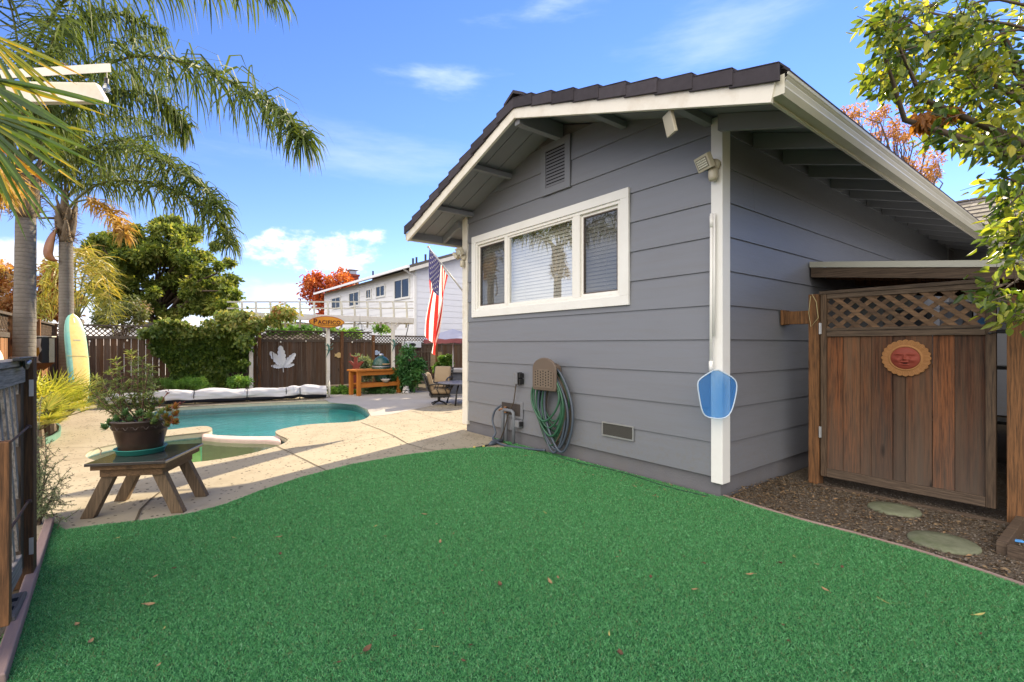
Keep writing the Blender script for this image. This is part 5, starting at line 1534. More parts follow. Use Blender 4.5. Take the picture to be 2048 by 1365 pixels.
# ceramic bowl under it
mb = MB(); mb.lathe([(.05, 0), (.12, .07), (.13, .09), (.12, .088), (.045, .012), (0, .01)], gc + gdir * .17 - gn * .22 + Vector((0, 0, .308)), 20); setp(mb.build('ash_bowl', paint('pale_bowl', (.55, .50, .42), .4), None, True), 'pale bowl on the lower shelf of the grill stand', 'bowl')
# rusty red garden figure (moose)
mc = D(711, 786, 12.9); mc.z = 0
mo = thing('garden_figure', 'rusty red metal garden figure with spread arms left of the grill stand', 'garden ornament', mc)
m_rust = paint('rusty_red', (.16, .035, .025), .7, .2, .25, 10)
right = Vector((RT[0], RT[1], 0))
mb = MB(); o = [(-.10, .12), (-.14, .45), (-.11, .58), (-.07, .72), (-.20, .86), (-.12, .87), (-.05, .80), (-.05, .98), (.05, .98), (.05, .80), (.14, .86), (.22, .84), (.10, .70), (.12, .55), (.14, .40), (.10, .12)]
mb.prism([mc + right * x + Vector((0, 0, z)) for x, z in o], Vector((FW[0], FW[1], 0)) * .04); mb.build('body', m_rust, mo, bevel=.008)
mb = MB(); mb.tube([mc + right * -.05, mc + right * -.05 + Vector((0, 0, .14))], .015, 6); mb.tube([mc + right * .05, mc + right * .05 + Vector((0, 0, .14))], .015, 6); mb.build('leg', m_rust, mo)
for k in (-1, 1):
    mb = MB(); mb.tube([mc + right * k * .04 + Vector((0, 0, .97)), mc + right * k * .13 + Vector((0, 0, 1.0)), mc + right * k * .15 + Vector((0, 0, 1.08))], .014, 6); mb.build('antler', m_rust, mo)
# black and white ornament by the shrub
wc = G(812, 787)
mb = MB()
for i in range(5): mb.lathe([(.10 - .015 * i, .07 * i), (.115 - .018 * i, .07 * i + .03), (.08 - .014 * i, .07 * i + .07)], wc, 14, random.random())
mb.lathe([(.03, .34), (.02, .40), (0, .43)], wc, 12)
def mott():
    m, nt, out = newmat('mottled_glaze'); v = coords(nt)
    c = ramp(nt, noise(nt, v, 16, 3), [(.46, (.03, .03, .03)), (.52, (.65, .62, .6))]); principled(nt, out, c, .35, .4); return m
setp(mb.build('stone_figurine', mott(), None, True), 'black and white mottled figurine on the deck beside the shrub', 'figurine')
# patio furniture
m_cush = paint('tan_cushion', (.30, .225, .145), .85, .15, .08, 5, 160, .2)
m_alu = paint('dark_bronze_aluminium', (.022, .020, .018), .4, .45, .15)
def make_chair(label, loc, rz, sc=1.0):
    th = thing('patio_chair', label, 'patio chair', loc, 'cushioned patio chairs', rz)
    th.scale = (sc, sc, sc)
    LOC[th.name] = Vector()
    def cush(c, size, rot=None):
        mb = MB(); mb.box(c, size, rot); o = mb.build('cushion', m_cush, th, True, local=True); b = o.modifiers.new('puff', 'BEVEL'); b.width = min(size) * .42; b.segments = 4; return o
    Rb = Matrix.Rotation(rad(-16), 3, 'Y')
    cush((.03, 0, .44), (.62, .60, .17))
    cush((-.30, 0, .76), (.16, .58, .60), Rb)
    for sy in (-1, 1):
        mb = MB(); y = sy * .33
        mb.tube([(-.24, y, .30), (-.32, y, .50), (-.40, y, .80), (-.46, y, 1.02)], .02, 8, mi=0); mb.build('back_post', m_alu, th, True, local=True)
        mb = MB(); mb.tube([(-.36, y, .66), (-.15, y, .70), (.15, y, .68), (.32, y, .62), (.36, y, .54), (.30, y, .50)], .022, 8); mb.tube([(.22, y, .66), (.16, y, .52), (.24, y, .34)], .014, 6); mb.tube([(-.05, y, .69), (-.10, y, .52), (-.02, y, .34)], .014, 6); mb.build('armrest', m_alu, th, True, local=True)
    for k in range(6):
        z = .50 + k * .095; x = -.345 - .29 * (z - .5) - .035
        mb = MB(); mb.box((x, 0, z), (.015, .66, .07), Rb); mb.build('back_slat', m_alu, th, local=True)
    mb = MB(); mb.bb((-.30, -.34, .27), (.34, .34, .34)); mb.build('seat_frame', m_alu, th, bevel=.01, local=True)
    mb = MB(); mb.tube([(0, 0, .27), (0, 0, .10)], .05, 12)
    for k in range(4):
        a = math.pi / 4 + k * math.pi / 2; mb.tube([(0, 0, .11), (.17 * math.cos(a), .17 * math.sin(a), .08), (.32 * math.cos(a), .32 * math.sin(a), .02)], .022, 8)
    mb.build('swivel_base', m_alu, th, True, local=True)
    return th
c1 = G(878, 809); c2 = D(874, 795, 11.9); c2.z = 0
c2 = G(880, 795)
camang = math.atan2(RT[1], RT[0])
make_chair('slat-backed patio chair with tan cushions, its back to the pool', c1, camang + .25, .66)
make_chair('tan cushioned patio chair facing the pool behind the dark table', c2, camang - 1.75, .72)
tcn_ = G(925, 808)
pt = thing('patio_table', 'dark patio table partly hidden behind the corner of the house', 'patio table', tcn_)
mb = MB(); mb.lathe([(.0, .45), (.52, .45), (.54, .462), (.54, .475), (.50, .48), (0, .48)], tcn_, 40); mb.build('tabletop', paint('slate_top', (.075, .08, .095), .3, .5), pt, 'auto')
for k in range(4):
    a = k * math.pi / 2 + .6; mb = MB(); mb.tube([tcn_ + Vector((.2 * math.cos(a), .2 * math.sin(a), .45)), tcn_ + Vector((.30 * math.cos(a), .30 * math.sin(a), .28)), tcn_ + Vector((.38 * math.cos(a), .38 * math.sin(a), 0))], .018, 8); mb.build('leg', m_alu, pt, True)
bq = D(925, 785, 13.0); bq.z = 0
bi = thing('outdoor_counter', 'grey outdoor counter with thick pale stone top near the back fence', 'counter', bq)
R4 = Matrix((Vector((RT[0], RT[1], 0)), Vector((FW[0], FW[1], 0)), Vector((0, 0, 1)))).transposed()
mb = MB(); mb.box(bq + Vector((0, 0, .28)), (1.1, .6, .58), R4); mb.build('cabinet', paint('counter_grey', (.10, .11, .14), .6), bi)
mb = MB(); mb.box(bq + Vector((0, 0, .615)), (1.30, .75, .085), R4); mb.build('countertop', paint('counter_stone', (.24, .235, .24), .5, .3, .2, 8), bi, bevel=.008)
mb = MB(); mb.box(bq + R4 @ Vector((.12, -.305, .32)), (.22, .02, .4), R4); mb.box(bq + R4 @ Vector((.08, -.33, .38)), (.02, .03, .16), R4); mb.build('door', m_alu, bi)
# patio umbrella
ub = D(906, 740, 14.6); ub.z = 0
zz = lambda py, Y=14.6: 1.3 + (690 - py) / FPX * Y
um = thing('patio_umbrella', 'red and pale blue patio umbrella open on a white pole behind the counter', 'umbrella', ub)
mb = MB(); mb.tube([ub, ub + Vector((0, 0, zz(662)))], .02, 8); mb.build('pole', m_trim, um, True)
nS = 8; zt, ze = zz(658), zz(680); Ru = .88
for nm, r0, r1, za, zb_, cc in (('canopy', .0, 1.0, zt, ze, (.62, .66, .80)), ('valance', .0, 1.02, zt - .05, ze - .02, (.40, .15, .16))):
    mb = MB(); vs = [ub + Vector((0, 0, za))]
    rows = [(.5, za + (zb_ - za) * .42), (1, zb_)] + ([(1.0, zb_ - .10)] if nm == 'valance' else [])
    for k, z in rows:
        for j in range(32):
            a = 2 * math.pi * j / 32; sc = 1 - .05 * (1 - abs(math.cos(4 * a)))
            vs.append(ub + Vector((Ru * r1 * k * sc * math.cos(a), Ru * r1 * k * sc * math.sin(a), z + (.03 * abs(math.sin(4 * a)) if k == 1 else 0))))
    fs = [(0, 1 + j, 1 + (j + 1) % 32) for j in range(32)]
    for r in range(len(rows) - 1): fs += [(1 + r * 32 + j, 1 + r * 32 + (j + 1) % 32, 1 + (r + 1) * 32 + (j + 1) % 32, 1 + (r + 1) * 32 + j) for j in range(32)]
    mb.add(vs, fs); mb.build(nm, cloth_mat('umbrella_' + nm, cc), um)
mb = MB(); mb.lathe([(0, 0), (.25, 0), (.25, .04), (.05, .07), (.03, .12)], ub, 20); mb.build('base', m_black, um)
# planter box, trellis, carved panel on the fence, hooks and hanging terrarium
p = fence_pt(823, 690, .15); mb = MB(); mb.bb(p + Vector((-.08, -.34, -.10)), p + Vector((.08, .34, .12))); o_ = mb.build('wall_planter', paint('white_box', (.60, .63, .66), .5), None, False, .01); setp(o_, 'white box with dark oval mounted high on the back fence', 'wall box')
mb = MB(); mb.lathe([(0, 0), (.06, 0), (.06, .012), (0, .014)], (0, 0, 0), 14); mb.v = [(p.x + .081 + q[2], p.y + q[0] * 2.2, p.z + q[1]) for q in mb.v]; mb.build('emblem', m_black, o_)
tr_a = fence_pt(845, 770, .25); tr = thing('trellis', 'brown wooden ladder trellis leaning on the fence behind the shrub', 'trellis', (tr_a.x, tr_a.y, 0))
for dv in (-.26, 0, .26):
    mb = MB(); q = Vector((tr_a.x, tr_a.y + dv, 0)); mb.bar(q, q + Vector((-.1, 0, 1.18)), .035, .03, (1, 0, 0)); mb.build('upright', m_lat, tr)
for z in (.35, .7, 1.05):
    mb = MB(); q = Vector((tr_a.x - .085 * z + .02, tr_a.y, z)); mb.bar(q + Vector((0, -.32, 0)), q + Vector((0, .32, 0)), .03, .03); mb.build('rung', m_lat, tr)
p = fence_pt(872, 718, .07); cp = thing('carved_panel', 'square carved tan panel hanging on the back fence', 'wall ornament', p)
mb = MB(); mb.bb(p + Vector((-.02, -.25, -.27)), p + Vector((.01, .25, .27))); mb.build('panel', paint('carved_tan', (.30, .23, .13), .7, .2, .4, 18, 60, .8), cp)
mb = MB()
for a, b in (((-.28, -.30), (.28, -.26)), ((-.28, .26), (.28, .30)), ((-.28, -.26), (-.24, .26)), ((.24, -.26), (.28, .26))): mb.bb(p + Vector((.011, a[0], a[1])), p + Vector((.03, b[0], b[1])))
mb.build('frame', m_lat, cp)
hk = thing('shepherd_hook', 'thin black leaning garden pole in front of the fence lattice', 'garden pole', D(806, 720, 15.9))
mb = MB(); mb.tube([Vector((D(806, 720, 15.9).x, D(806, 720, 15.9).y, 0)), D(808, 690, 15.9), D(818, 647, 15.9)], .014, 6); mb.build('pole', m_black, hk)
t0 = D(720, 645, 15.0); ht = thing('hanging_terrarium', 'drop-shaped glass and wire terrarium hanging from the pergola', 'terrarium', t0)
mb = MB()
for k in range(6):
    a = k * math.pi / 3; mb.tube([t0, t0 + Vector((.10 * math.cos(a), .10 * math.sin(a), -.10)), t0 + Vector((.15 * math.cos(a), .15 * math.sin(a), -.22)), t0 + Vector((.06 * math.cos(a), .06 * math.sin(a), -.27))], .006, 5)
mb.tube([t0, t0 + Vector((0, 0, .25))], .004, 5); mb.build('wire_frame', m_black, ht)
mb = MB(); mb.lathe([(.03, -.27), (.10, -.25), (.12, -.21), (0, -.20)], t0, 14); mb.build('glass_bowl', paint('cloudy_glass', (.5, .55, .6), .2, .6), ht, True)
# gecko-like vine ornaments on the pergola posts
for (px, py, lab) in ((655, 702, 'green metal gecko ornament on the middle pergola post'), (786, 692, 'dark metal gecko ornament on the right pergola post')):
    p = onU(px, py, PU + .07); mb = MB()
    pts = [p + Vector((.0, .05 * math.sin(t * 4.2), .22 - t * .44)) for t in [i / 10 for i in range(11)]]
    mb.tube(pts, [.028, .03, .022, .03, .034, .03, .022, .016, .012, .008, .004], 6)
    for k, sg_ in ((2, 1), (2, -1), (5, 1), (5, -1)): mb.tube([pts[k], pts[k] + Vector((.0, .09 * sg_, .04)), pts[k] + Vector((0, .12 * sg_, .10))], .009, 5)
    setp(mb.build('gecko_ornament', paint('patina_green', (.06, .15, .13), .5, .3, .3), None, True), lab, 'wall ornament')
# surfboard leaning on the far palm
def surfboard():
    foot = G(157, 826) ; 
    Y0 = 9.05
    bot = D(161, 818, Y0); top = D(143, 628, Y0 + .2); bot.z = .02
    ax_ = (top - bot); L = ax_.length; ax_.normalize()
    nrm = Vector((.80, .60, 0)); nrm = (nrm - ax_ * nrm.dot(ax_)).normalized(); sd = ax_.cross(nrm).normalized()
    th = thing('surfboard', 'yellow longboard surfboard with teal rails leaning on the palm trunk', 'surfboard', bot)
    nL, nA = 40, 24; W0 = .19; T0 = .042
    vs = []; fs = []; ms = []
    for i in range(nL + 1):
        s = i / nL
        w = W0 * (max(0, 1 - abs((s - .55) / (.55 if s < .55 else .45)) ** (2.6 if s < .55 else 3.6))) ** (.6 if s < .55 else .52)
        w = max(w, .002)
        t = T0 * (math.sin(math.pi * min(.98, max(.02, s)))) ** .5
        rock = -.05 * (s - .5) ** 2 * 2
        for j in range(nA):
            a = 2 * math.pi * j / nA
            vs.append(bot + ax_ * L * s + sd * w * math.copysign(abs(math.cos(a)) ** .8, math.cos(a)) + nrm * (t * math.sin(a) + rock + .05))
    mbA = MB(); mbA.v = [tuple(p) for p in vs]
    for i in range(nL):
        for j in range(nA):
            a = 2 * math.pi * (j + .5) / nA
            edge = math.cos(a) < -.55 or math.cos(a) > .85
            mbA.f.append([i * nA + j, i * nA + (j + 1) % nA, (i + 1) * nA + (j + 1) % nA, (i + 1) * nA + j]); mbA.t.append(.5); mbA.m.append(1 if edge else 0)
    mbA.build('board', [paint('aged_yellow_resin', (.62, .47, .15), .28, .5, .1, 2.5, 60, .02, (.55, .55, .28), dscale=2, damt=.6), paint('teal_rail', (.22, .50, .42), .3, .5, .15, 2, dirt=(.5, .6, .35), damt=.5)], th, True)
    def strip(s0, s1, x0, x1, mat, nm):
        mb = MB(); q = [bot + ax_ * L * s + sd * x + nrm * (T0 * math.sin(math.pi * s) ** .5 + .0535 - .10 * (s - .5) ** 2) for s, x in ((s0, x0), (s0, x1), (s1, x1), (s1, x0))]
        mb.add(q, [(0, 1, 2, 3)]); mb.build(nm, mat, th)
    strip(.10, .93, -.004, .004, paint('stringer', (.45, .33, .12), .4), 'stringer')
    strip(.555, .56, -.20, .20, paint('seam_line', (.30, .25, .10), .5), 'seam')
    strip(.715, .725, -.06, .06, paint('faded_print', (.30, .28, .22), .5), 'faded_print')
    strip(.90, .95, -.012, .012, paint('pale_patch', (.75, .72, .55), .4), 'nose_patch')
surfboard()
# dark cabinet with picture on the left fence, and the cream carrier by the gate
cb0 = D(78, 700, 9.3)
cb_ = thing('wall_cabinet', 'dark framed box with white and yellow painted side near the trunk', 'cabinet', cb0)
mb = MB(); mb.box(cb0, (.36, .26, .50), R4); mb.build('box_body', paint('charcoal_panel', (.05, .055, .06), .5), cb_, bevel=.006)
mb = MB(); mb.box(cb0 + R4 @ Vector((0, 0, .255)), (.40, .29, .02), R4); mb.box(cb0 + R4 @ Vector((-.02, -.133, .17)), (.30, .006, .012), R4); mb.build('trim', m_white, cb_)
mb = MB(); q = [(-.0, .20), (.18, .22), (.16, .08), (.19, .0), (.12, -.08), (.10, -.2), (.18, -.25), (.06, -.245), (.02, -.1), (.04, .02)]
mb.prism([cb0 + R4 @ Vector((x * .8 + .03, -.1305, z)) for x, z in q], R4 @ Vector((0, -.003, 0))); mb.build('white_shape', m_trim, cb_)
mb = MB(); q = [(.05, .03), (.12, .05), (.14, -.06), (.10, -.13), (.05, -.1)]
mb.prism([cb0 + R4 @ Vector((x * .9 + .02, -.134, z)) for x, z in q], R4 @ Vector((0, -.003, 0))); mb.build('yellow_shape', paint('yellow_paint', (.65, .36, .05), .5), cb_)
mb = MB(); mb.prism([cb0 + R4 @ Vector((x, -.13, z)) for x, z in ((-.20, -.252), (.19, -.252), (-.20, -.52))], R4 @ Vector((0, .26, 0))); mb.build('wooden_bracket', m_fence_lit, cb_)
mb = MB(); mb.bar(Vector((cb0.x, cb0.y, 0)), Vector((cb0.x, cb0.y, cb0.z - .26)), .09, .09, (1, 0, 0)); mb.build('post', m_fence_lit, cb_)
cr = D(-30, 706, 4.6)
cc_ = thing('cream_hood', 'cream rounded plastic hood with black mesh window behind the lattice gate', 'hood', cr)
mb = MB()
for i in range(8):
    pass
prof = [(.18 * math.cos(a), .18 * math.sin(a)) for a in [math.pi * i / 12 for i in range(13)]]
mb.prism([cr + R4 @ Vector((x * .7, 0, z * .95 - .10)) for x, z in prof] , R4 @ Vector((0, .06, 0))); mb.prism([cr + R4 @ Vector((x, 0, z)) for x, z in ((-.126, -.10), (.126, -.10), (.126, -.24), (-.126, -.24))], R4 @ Vector((0, .06, 0))); mb.build('shell', paint('cream_plastic', (.62, .56, .44), .4, .4), cc_, bevel=.012)
mb = MB(); mb.prism([cr + R4 @ Vector((x, -.004, z)) for x, z in ((-.09, -.09), (.09, -.09), (.075, -.03), (-.075, -.02))], R4 @ Vector((0, .003, 0))); mb.build('mesh_window', m_black, cc_)
mb = MB(); mb.bar(Vector((cr.x, cr.y, 0)) + R4 @ Vector((0, .15, 0)), cr + R4 @ Vector((0, .15, -.24)), .08, .08, (1, 0, 0)); mb.build('stand', m_black, cc_)
# green edging of the palm bed
mb = MB(); q = [G(x, y) for x, y in [(55, 905), (80, 893), (105, 883), (117, 874), (119, 864), (110, 856)]]
vs = [p + Vector((0, 0, 0)) for p in q] + [p + Vector((0, 0, .085)) for p in q]; n = len(q)
mb.add(vs, [(i, i + 1, n + i + 1, n + i) for i in range(n - 1)]); o_ = mb.build('bed_edging', paint('green_edging', (.10, .20, .15), .5), None); o_.modifiers.new('thick', 'SOLIDIFY').thickness = .02
setp(o_, 'low green plastic edging curving round the small palm bed', 'edging')
# cream arbour corner seen through the palm leaves
ab0 = D(150, 185, 4.4); ar = Vector((RT[0], RT[1], 0)); af = Vector((FW[0], FW[1], 0))
ab = thing('arbor', 'cream wooden arbor corner with shaped beam end behind the palm leaves', 'arbor', D(-110, 900, 4.4))
def apt(px, py, k=0.0): return D(px, py, 4.4) + af * k
mb = MB(); mb.prism([apt(-160, 160), apt(190, 165), apt(207, 194), apt(206, 203), apt(-160, 206)], af * .06); mb.build('beam', m_white, ab, bevel=.005)
mb = MB(); mb.prism([D(211, 145, 4.2), D(223, 145, 4.2), D(221, 127, 4.2), D(209, 127, 4.2)], -ar * 1.5 + af * .15); mb.build('joist', m_white, ab, bevel=.004)
pb = D(-110, 206, 4.43); mb = MB(); mb.bb((pb.x - .05, pb.y - .05, 0), (pb.x + .05, pb.y + .05, pb.z)); mb.build('post', m_white, ab, bevel=.005)
bl = D(213, 166, 4.3); bu = thing('string_light', 'clear bulb hanging from the end of the cream arbor joist', 'string light', bl)
mb = MB(); mb.lathe([(0, -.085), (.022, -.08), (.032, -.055), (.022, -.02), (.014, -.005), (0, 0)], bl, 14); mb.build('bulb', glass_mat('clear_bulb', .3, (.8, .85, .9)), bu, True)
mb = MB(); mb.lathe([(.016, -.008), (.018, .035), (.006, .045), (.004, .12)], bl, 10); mb.build('socket', m_black, bu)
# ================================================================== buildings beyond
m_wsiding = paint('white_siding', (.78, .78, .80), .6, .3, .04, 1)
NV = 6.72
nh = thing('neighbour_house', 'white two-storey house with long row of upper windows beyond the fence', 'house', (-19.3, NV, 0))
cN = -19.3; eN = -34.0; ZE = 5.05
mb = MB(); z = 0.6
while z < ZE:
    z1 = min(z + .30, ZE)
    mb.prism([(eN, NV + .0, z), (eN, NV - .02, z), (eN, NV - .005, z1), (eN, NV + .0, z1)], (cN - eN, 0, 0), random.random())
    mb.prism([(cN, NV, z), (cN + .02, NV, z), (cN + .005, NV, z1), (cN, NV, z1)], (0, 7.5, 0), random.random())
    z += .30
mb.bb((eN, NV + .001, 0), (cN - .001, NV + 7.5, ZE)); z = ZE
mb.prism([(cN - .15, NV, ZE), (cN - .15, NV + 7.5, ZE), (cN - .15, NV + 3.75, ZE + 1.35)], (.15, 0, 0))
mb.build('wall', m_wsiding, nh)
mb = MB()
for sg in (1, -1):
    y0 = NV - .55 if sg > 0 else NV + 8.05; ym = NV + 3.75
    mb.prism([(eN - .5, y0, ZE - .10), (eN - .5, ym, ZE + 1.42), (eN - .5, ym, ZE + 1.54), (eN - .5, y0, ZE + .04)], (cN - eN + 1.0, 0, 0))
nr = mb.build('roof', m_shingle, nh)
mb = MB(); mb.bb((eN - .5, NV - .64, ZE - .10), (cN + .5, NV - .56, ZE + .03)); mb.tube([(cN - .1, NV - .58, ZE - .1), (cN - .1, NV - .30, ZE - .25), (cN - .06, NV - .06, ZE - .38), (cN - .06, NV - .06, 0)], .05, 8); mb.build('gutter', m_wsiding, nh)
mb = MB(); mb.prism([(cN + .44, NV - .55, ZE - .10), (cN + .44, NV + 3.75, ZE + 1.42), (cN + .44, NV + 3.75, ZE + 1.22), (cN + .44, NV - .55, ZE - .28)], (.05, 0, 0)); mb.build('fascia', m_white, nh)
mb = MB(); mb.bb((cN - .07, NV - .03, .3), (cN + .03, NV + .07, ZE)); mb.build('corner_trim', m_trim, nh)
for (x0, x1, ya, yb) in ((665, 681, 597, 616), (700, 718, 587, 611), (734, 742, 581, 596), (754, 770, 574, 592), (791, 819, 561, 595)):
    a = onV(x0, (ya + yb) / 2, NV); b = onV(x1, (ya + yb) / 2, NV); zc = (a.z + b.z) / 2
    h = (yb - ya) / FPX * ((a - CAM).dot(Vector((FW[0], FW[1], 0)))) / 2
    mb = MB(); t = .10
    mb.bb((a.x - t, NV - .06, zc - h - t), (b.x + t, NV - .03, zc - h)); mb.bb((a.x - t, NV - .06, zc + h), (b.x + t, NV - .03, zc + h + t)); mb.bb((a.x - t, NV - .06, zc - h), (a.x, NV - .03, zc + h)); mb.bb((b.x, NV - .06, zc - h), (b.x + t, NV - .03, zc + h)); mid_ = (a.x + b.x) / 2; mb.bb((mid_ - .03, NV - .055, zc - h), (mid_ + .03, NV - .03, zc + h))
    wn_ = mb.build('window', m_trim, nh)
    mb = MB(); mb.add([(a.x, NV - .035, zc - h), (b.x, NV - .035, zc - h), (b.x, NV - .035, zc + h), (a.x, NV - .035, zc + h)], [(0, 1, 2, 3)]); mb.build('pane', m_glass2, wn_)
    mb = MB(); mb.add([(a.x, NV - .026, zc - h), (b.x, NV - .026, zc - h), (b.x, NV - .026, zc + h), (a.x, NV - .026, zc + h)], [(0, 1, 2, 3)]); mb.build('blind', m_dark, wn_)
m_brick = paint('red_brick', (.22, .055, .035), .85, .2, .3, 14, 40, .5)
ch = onV(705, 570, NV + 3.2)
mb = MB(); mb.bb((ch.x - .55, NV + 2.8, ZE + .6), (ch.x + .35, NV + 3.6, ZE + 2.0)); mb.bb((ch.x - .62, NV + 2.73, ZE + 1.86), (ch.x + .42, NV + 3.67, ZE + 2.02)); chm = mb.build('chimney', m_brick, nr)
mb = MB(); mb.bb((ch.x - .45, NV + 2.95, ZE + 2.03), (ch.x + .25, NV + 3.45, ZE + 2.30)); mb.bb((ch.x - .6, NV + 2.8, ZE + 2.36), (ch.x + .4, NV + 3.6, ZE + 2.40)); mb.build('chimney_cap', m_steel, chm)
for px, py in ((826, 522), (833, 526), (746, 556), (851, 522)):
    q = onV(px, py, NV + 1.6); mb = MB(); mb.tube([(q.x, NV + 1.6, ZE + .5), (q.x, NV + 1.6, ZE + 1.15)], .06, 8); mb.build('vent_pipe', m_black, nr)
def shed(name, lab, p, w, d, h, rise, wallm, cat='shed'):
    th = thing(name, lab, cat, p); r = ar; f = af
    mb = MB(); q = [p - r * w / 2, p + r * w / 2, p + r * w / 2 + Vector((0, 0, h)), p + Vector((0, 0, h + rise)), p - r * w / 2 + Vector((0, 0, h))]
    mb.prism(q, f * d); mb.build('wall', wallm, th)
    for sg in (-1, 1):
        mb = MB(); e = p + r * sg * (w / 2 + .3) + Vector((0, 0, h - rise * .6 / w)) - f * .3; t = p + Vector((0, 0, h + rise + .02)) - f * .3
        mb.prism([e, t, t + Vector((0, 0, .10)), e + Vector((0, 0, .10))], f * (d + .6)); mb.build('roof', m_shingle, th)
        mb = MB(); mb.prism([e - f * .02 - Vector((0, 0, .08)), t - f * .02 - Vector((0, 0, .08)), t - f * .02 + Vector((0, 0, .10)), e - f * .02 + Vector((0, 0, .10))], f * .02); mb.build('fascia', m_wsiding, th)
p_ = D(277, 690, 20); p_.z = 0; shed('shed', 'small pale gabled shed roof showing over the fence beyond the vine', p_, 1.5, 3, 2.25 - .45, .35, m_wsiding)
p_ = D(588, 690, 24); p_.z = 0; shed('outbuilding', 'grey gabled outbuilding roof behind the pergola', p_, 3.6, 4, 2.25 - .55, .65, paint('beige_wall', (.35, .30, .24), .8), 'outbuilding')
mh = thing('main_house', 'taller grey house with shingled roof at the far end of the side passage', 'house', (0, 8.6, 0))
mb = MB(); mb.bb((-8, 8.62, 0), (6.0, 14.5, 3.25)); mb.build('wall', m_siding, mh)
mb = MB()
for i in range(9):
    a, b = i / 9, (i + 1) / 9
    for j in range(60):
        u0 = -8.6 + j * .25
        mb.prism([(u0, 8.1 + 3.4 * a, 3.25 + 1.42 * a + .02), (u0 + .245, 8.1 + 3.4 * a, 3.25 + 1.42 * a + .02), (u0 + .245, 8.1 + 3.4 * b, 3.25 + 1.42 * b), (u0, 8.1 + 3.4 * b, 3.25 + 1.42 * b)], (0, 0, .02), random.random())
mb.prism([(-8.6, 8.1, 3.2), (-8.6, 11.5, 4.64), (-8.6, 14.9, 3.2), (-8.6, 14.9, 3.17), (-8.6, 11.5, 4.60), (-8.6, 8.1, 3.17)], (15, 0, 0), .4)
for j in range(50): mb.bb((-8.6 + j * .3, 11.36, 4.66), (-8.6 + j * .3 + .28, 11.64, 4.70), random.random())
mb.build('roof', m_shingle, mh)
# ================================================================== trees and plants
rng = np.random.default_rng(21)
m_bark = paint('grey_brown_bark', (.10, .075, .055), .9, .15, .35, 8, 40, .8, stretch=(1, 1, .3))
m_oakleaf = leafmat('oak_leaf', [(0, (.06, .11, .028)), (.45, (.15, .20, .045)), (.8, (.27, .30, .075)), (1, (.40, .36, .11))], .5, .55, .2)
m_orange = leafmat('orange_leaf', [(0, (.36, .14, .05)), (.5, (.50, .22, .075)), (.85, (.52, .32, .14)), (1, (.34, .28, .07))], .45)
m_red = leafmat('red_leaf', [(0, (.36, .06, .02)), (.5, (.52, .12, .035)), (.85, (.58, .20, .06)), (1, (.52, .32, .10))], .45)
m_rust_leaf = leafmat('rust_leaf', [(0, (.32, .14, .055)), (.5, (.48, .22, .08)), (.9, (.56, .34, .13)), (1, (.42, .38, .14))], .45)
m_vine = leafmat('vine_leaf', [(0, (.03, .07, .012)), (.4, (.10, .16, .025)), (.7, (.22, .26, .05)), (.92, (.44, .38, .11)), (1, (.36, .16, .06))], .35, .38)
m_shrub = leafmat('shrub_leaf', [(0, (0.035, 0.104, 0.029)), (.6, (0.080, 0.192, 0.048)), (1, (0.160, 0.272, 0.072))], .3, .4)
m_lime = leafmat('lime_shrub_leaf', [(0, (0.075, 0.180, 0.030)), (.6, (0.165, 0.330, 0.060)), (1, (0.300, 0.435, 0.090))], .4)
m_near = leafmat('near_tree_leaf', [(0, (.030, .065, .012)), (.35, (.075, .13, .02)), (.6, (.20, .26, .035)), (.85, (.42, .43, .06)), (1, (.60, .52, .08))], .55, .35, .5)
m_palmleaf = leafmat('palm_leaf', [(0, (0.053, 0.090, 0.024)), (.5, (0.112, 0.150, 0.039)), (.85, (0.240, 0.225, 0.060)), (1, (0.450, 0.330, 0.090))], .4, .55, .18)
m_palmgold = leafmat('golden_palm_leaf', [(0, (0.180, 0.210, 0.045)), (.5, (0.360, 0.330, 0.068)), (.85, (0.540, 0.390, 0.090)), (1, (0.600, 0.330, 0.105))], .45, .45)
m_deadfrond = leafmat('dead_frond', [(0, (.40, .22, .06)), (.6, (.55, .36, .10)), (1, (.62, .46, .16))], .4, .6)
m_fan = leafmat('fan_palm_leaf', [(0, (.022, .055, .006)), (.45, (.060, .105, .010)), (.68, (.19, .18, .015)), (.9, (.42, .26, .025)), (1, (.26, .095, .025))], .35, .5, .25)
m_bushpalm = leafmat('bush_palm_leaf', [(0, (.20, .25, .05)), (.5, (.40, .42, .08)), (.85, (.58, .52, .12)), (1, (.52, .30, .08))], .4, .45)
def tree(name, label, base, fork, r0, clumps, n_per, L, Wd, leafm, cat='tree', group=None, nl=14, droop=.3, shell=.35, tlo=0., thi=1., bark=None, trunk_name='trunk', crown_name='crown', tvar=.35):
    th = thing(name, label, cat, base, group)
    mb = MB(); limbs(mb, base, fork, clumps, r0, rng, nl); mb.build(trunk_name, bark or m_bark, th, True)
    crown_leaves(crown_name, leafm, th, rng, clumps, n_per, L, Wd, shell, droop, 'simple', tlo, thi, tvar)
    return th
def gd(px, Y):
    p = D(px, 690, Y); p.z = 0; return p
def around(px, py, Y): return D(px, py, Y)
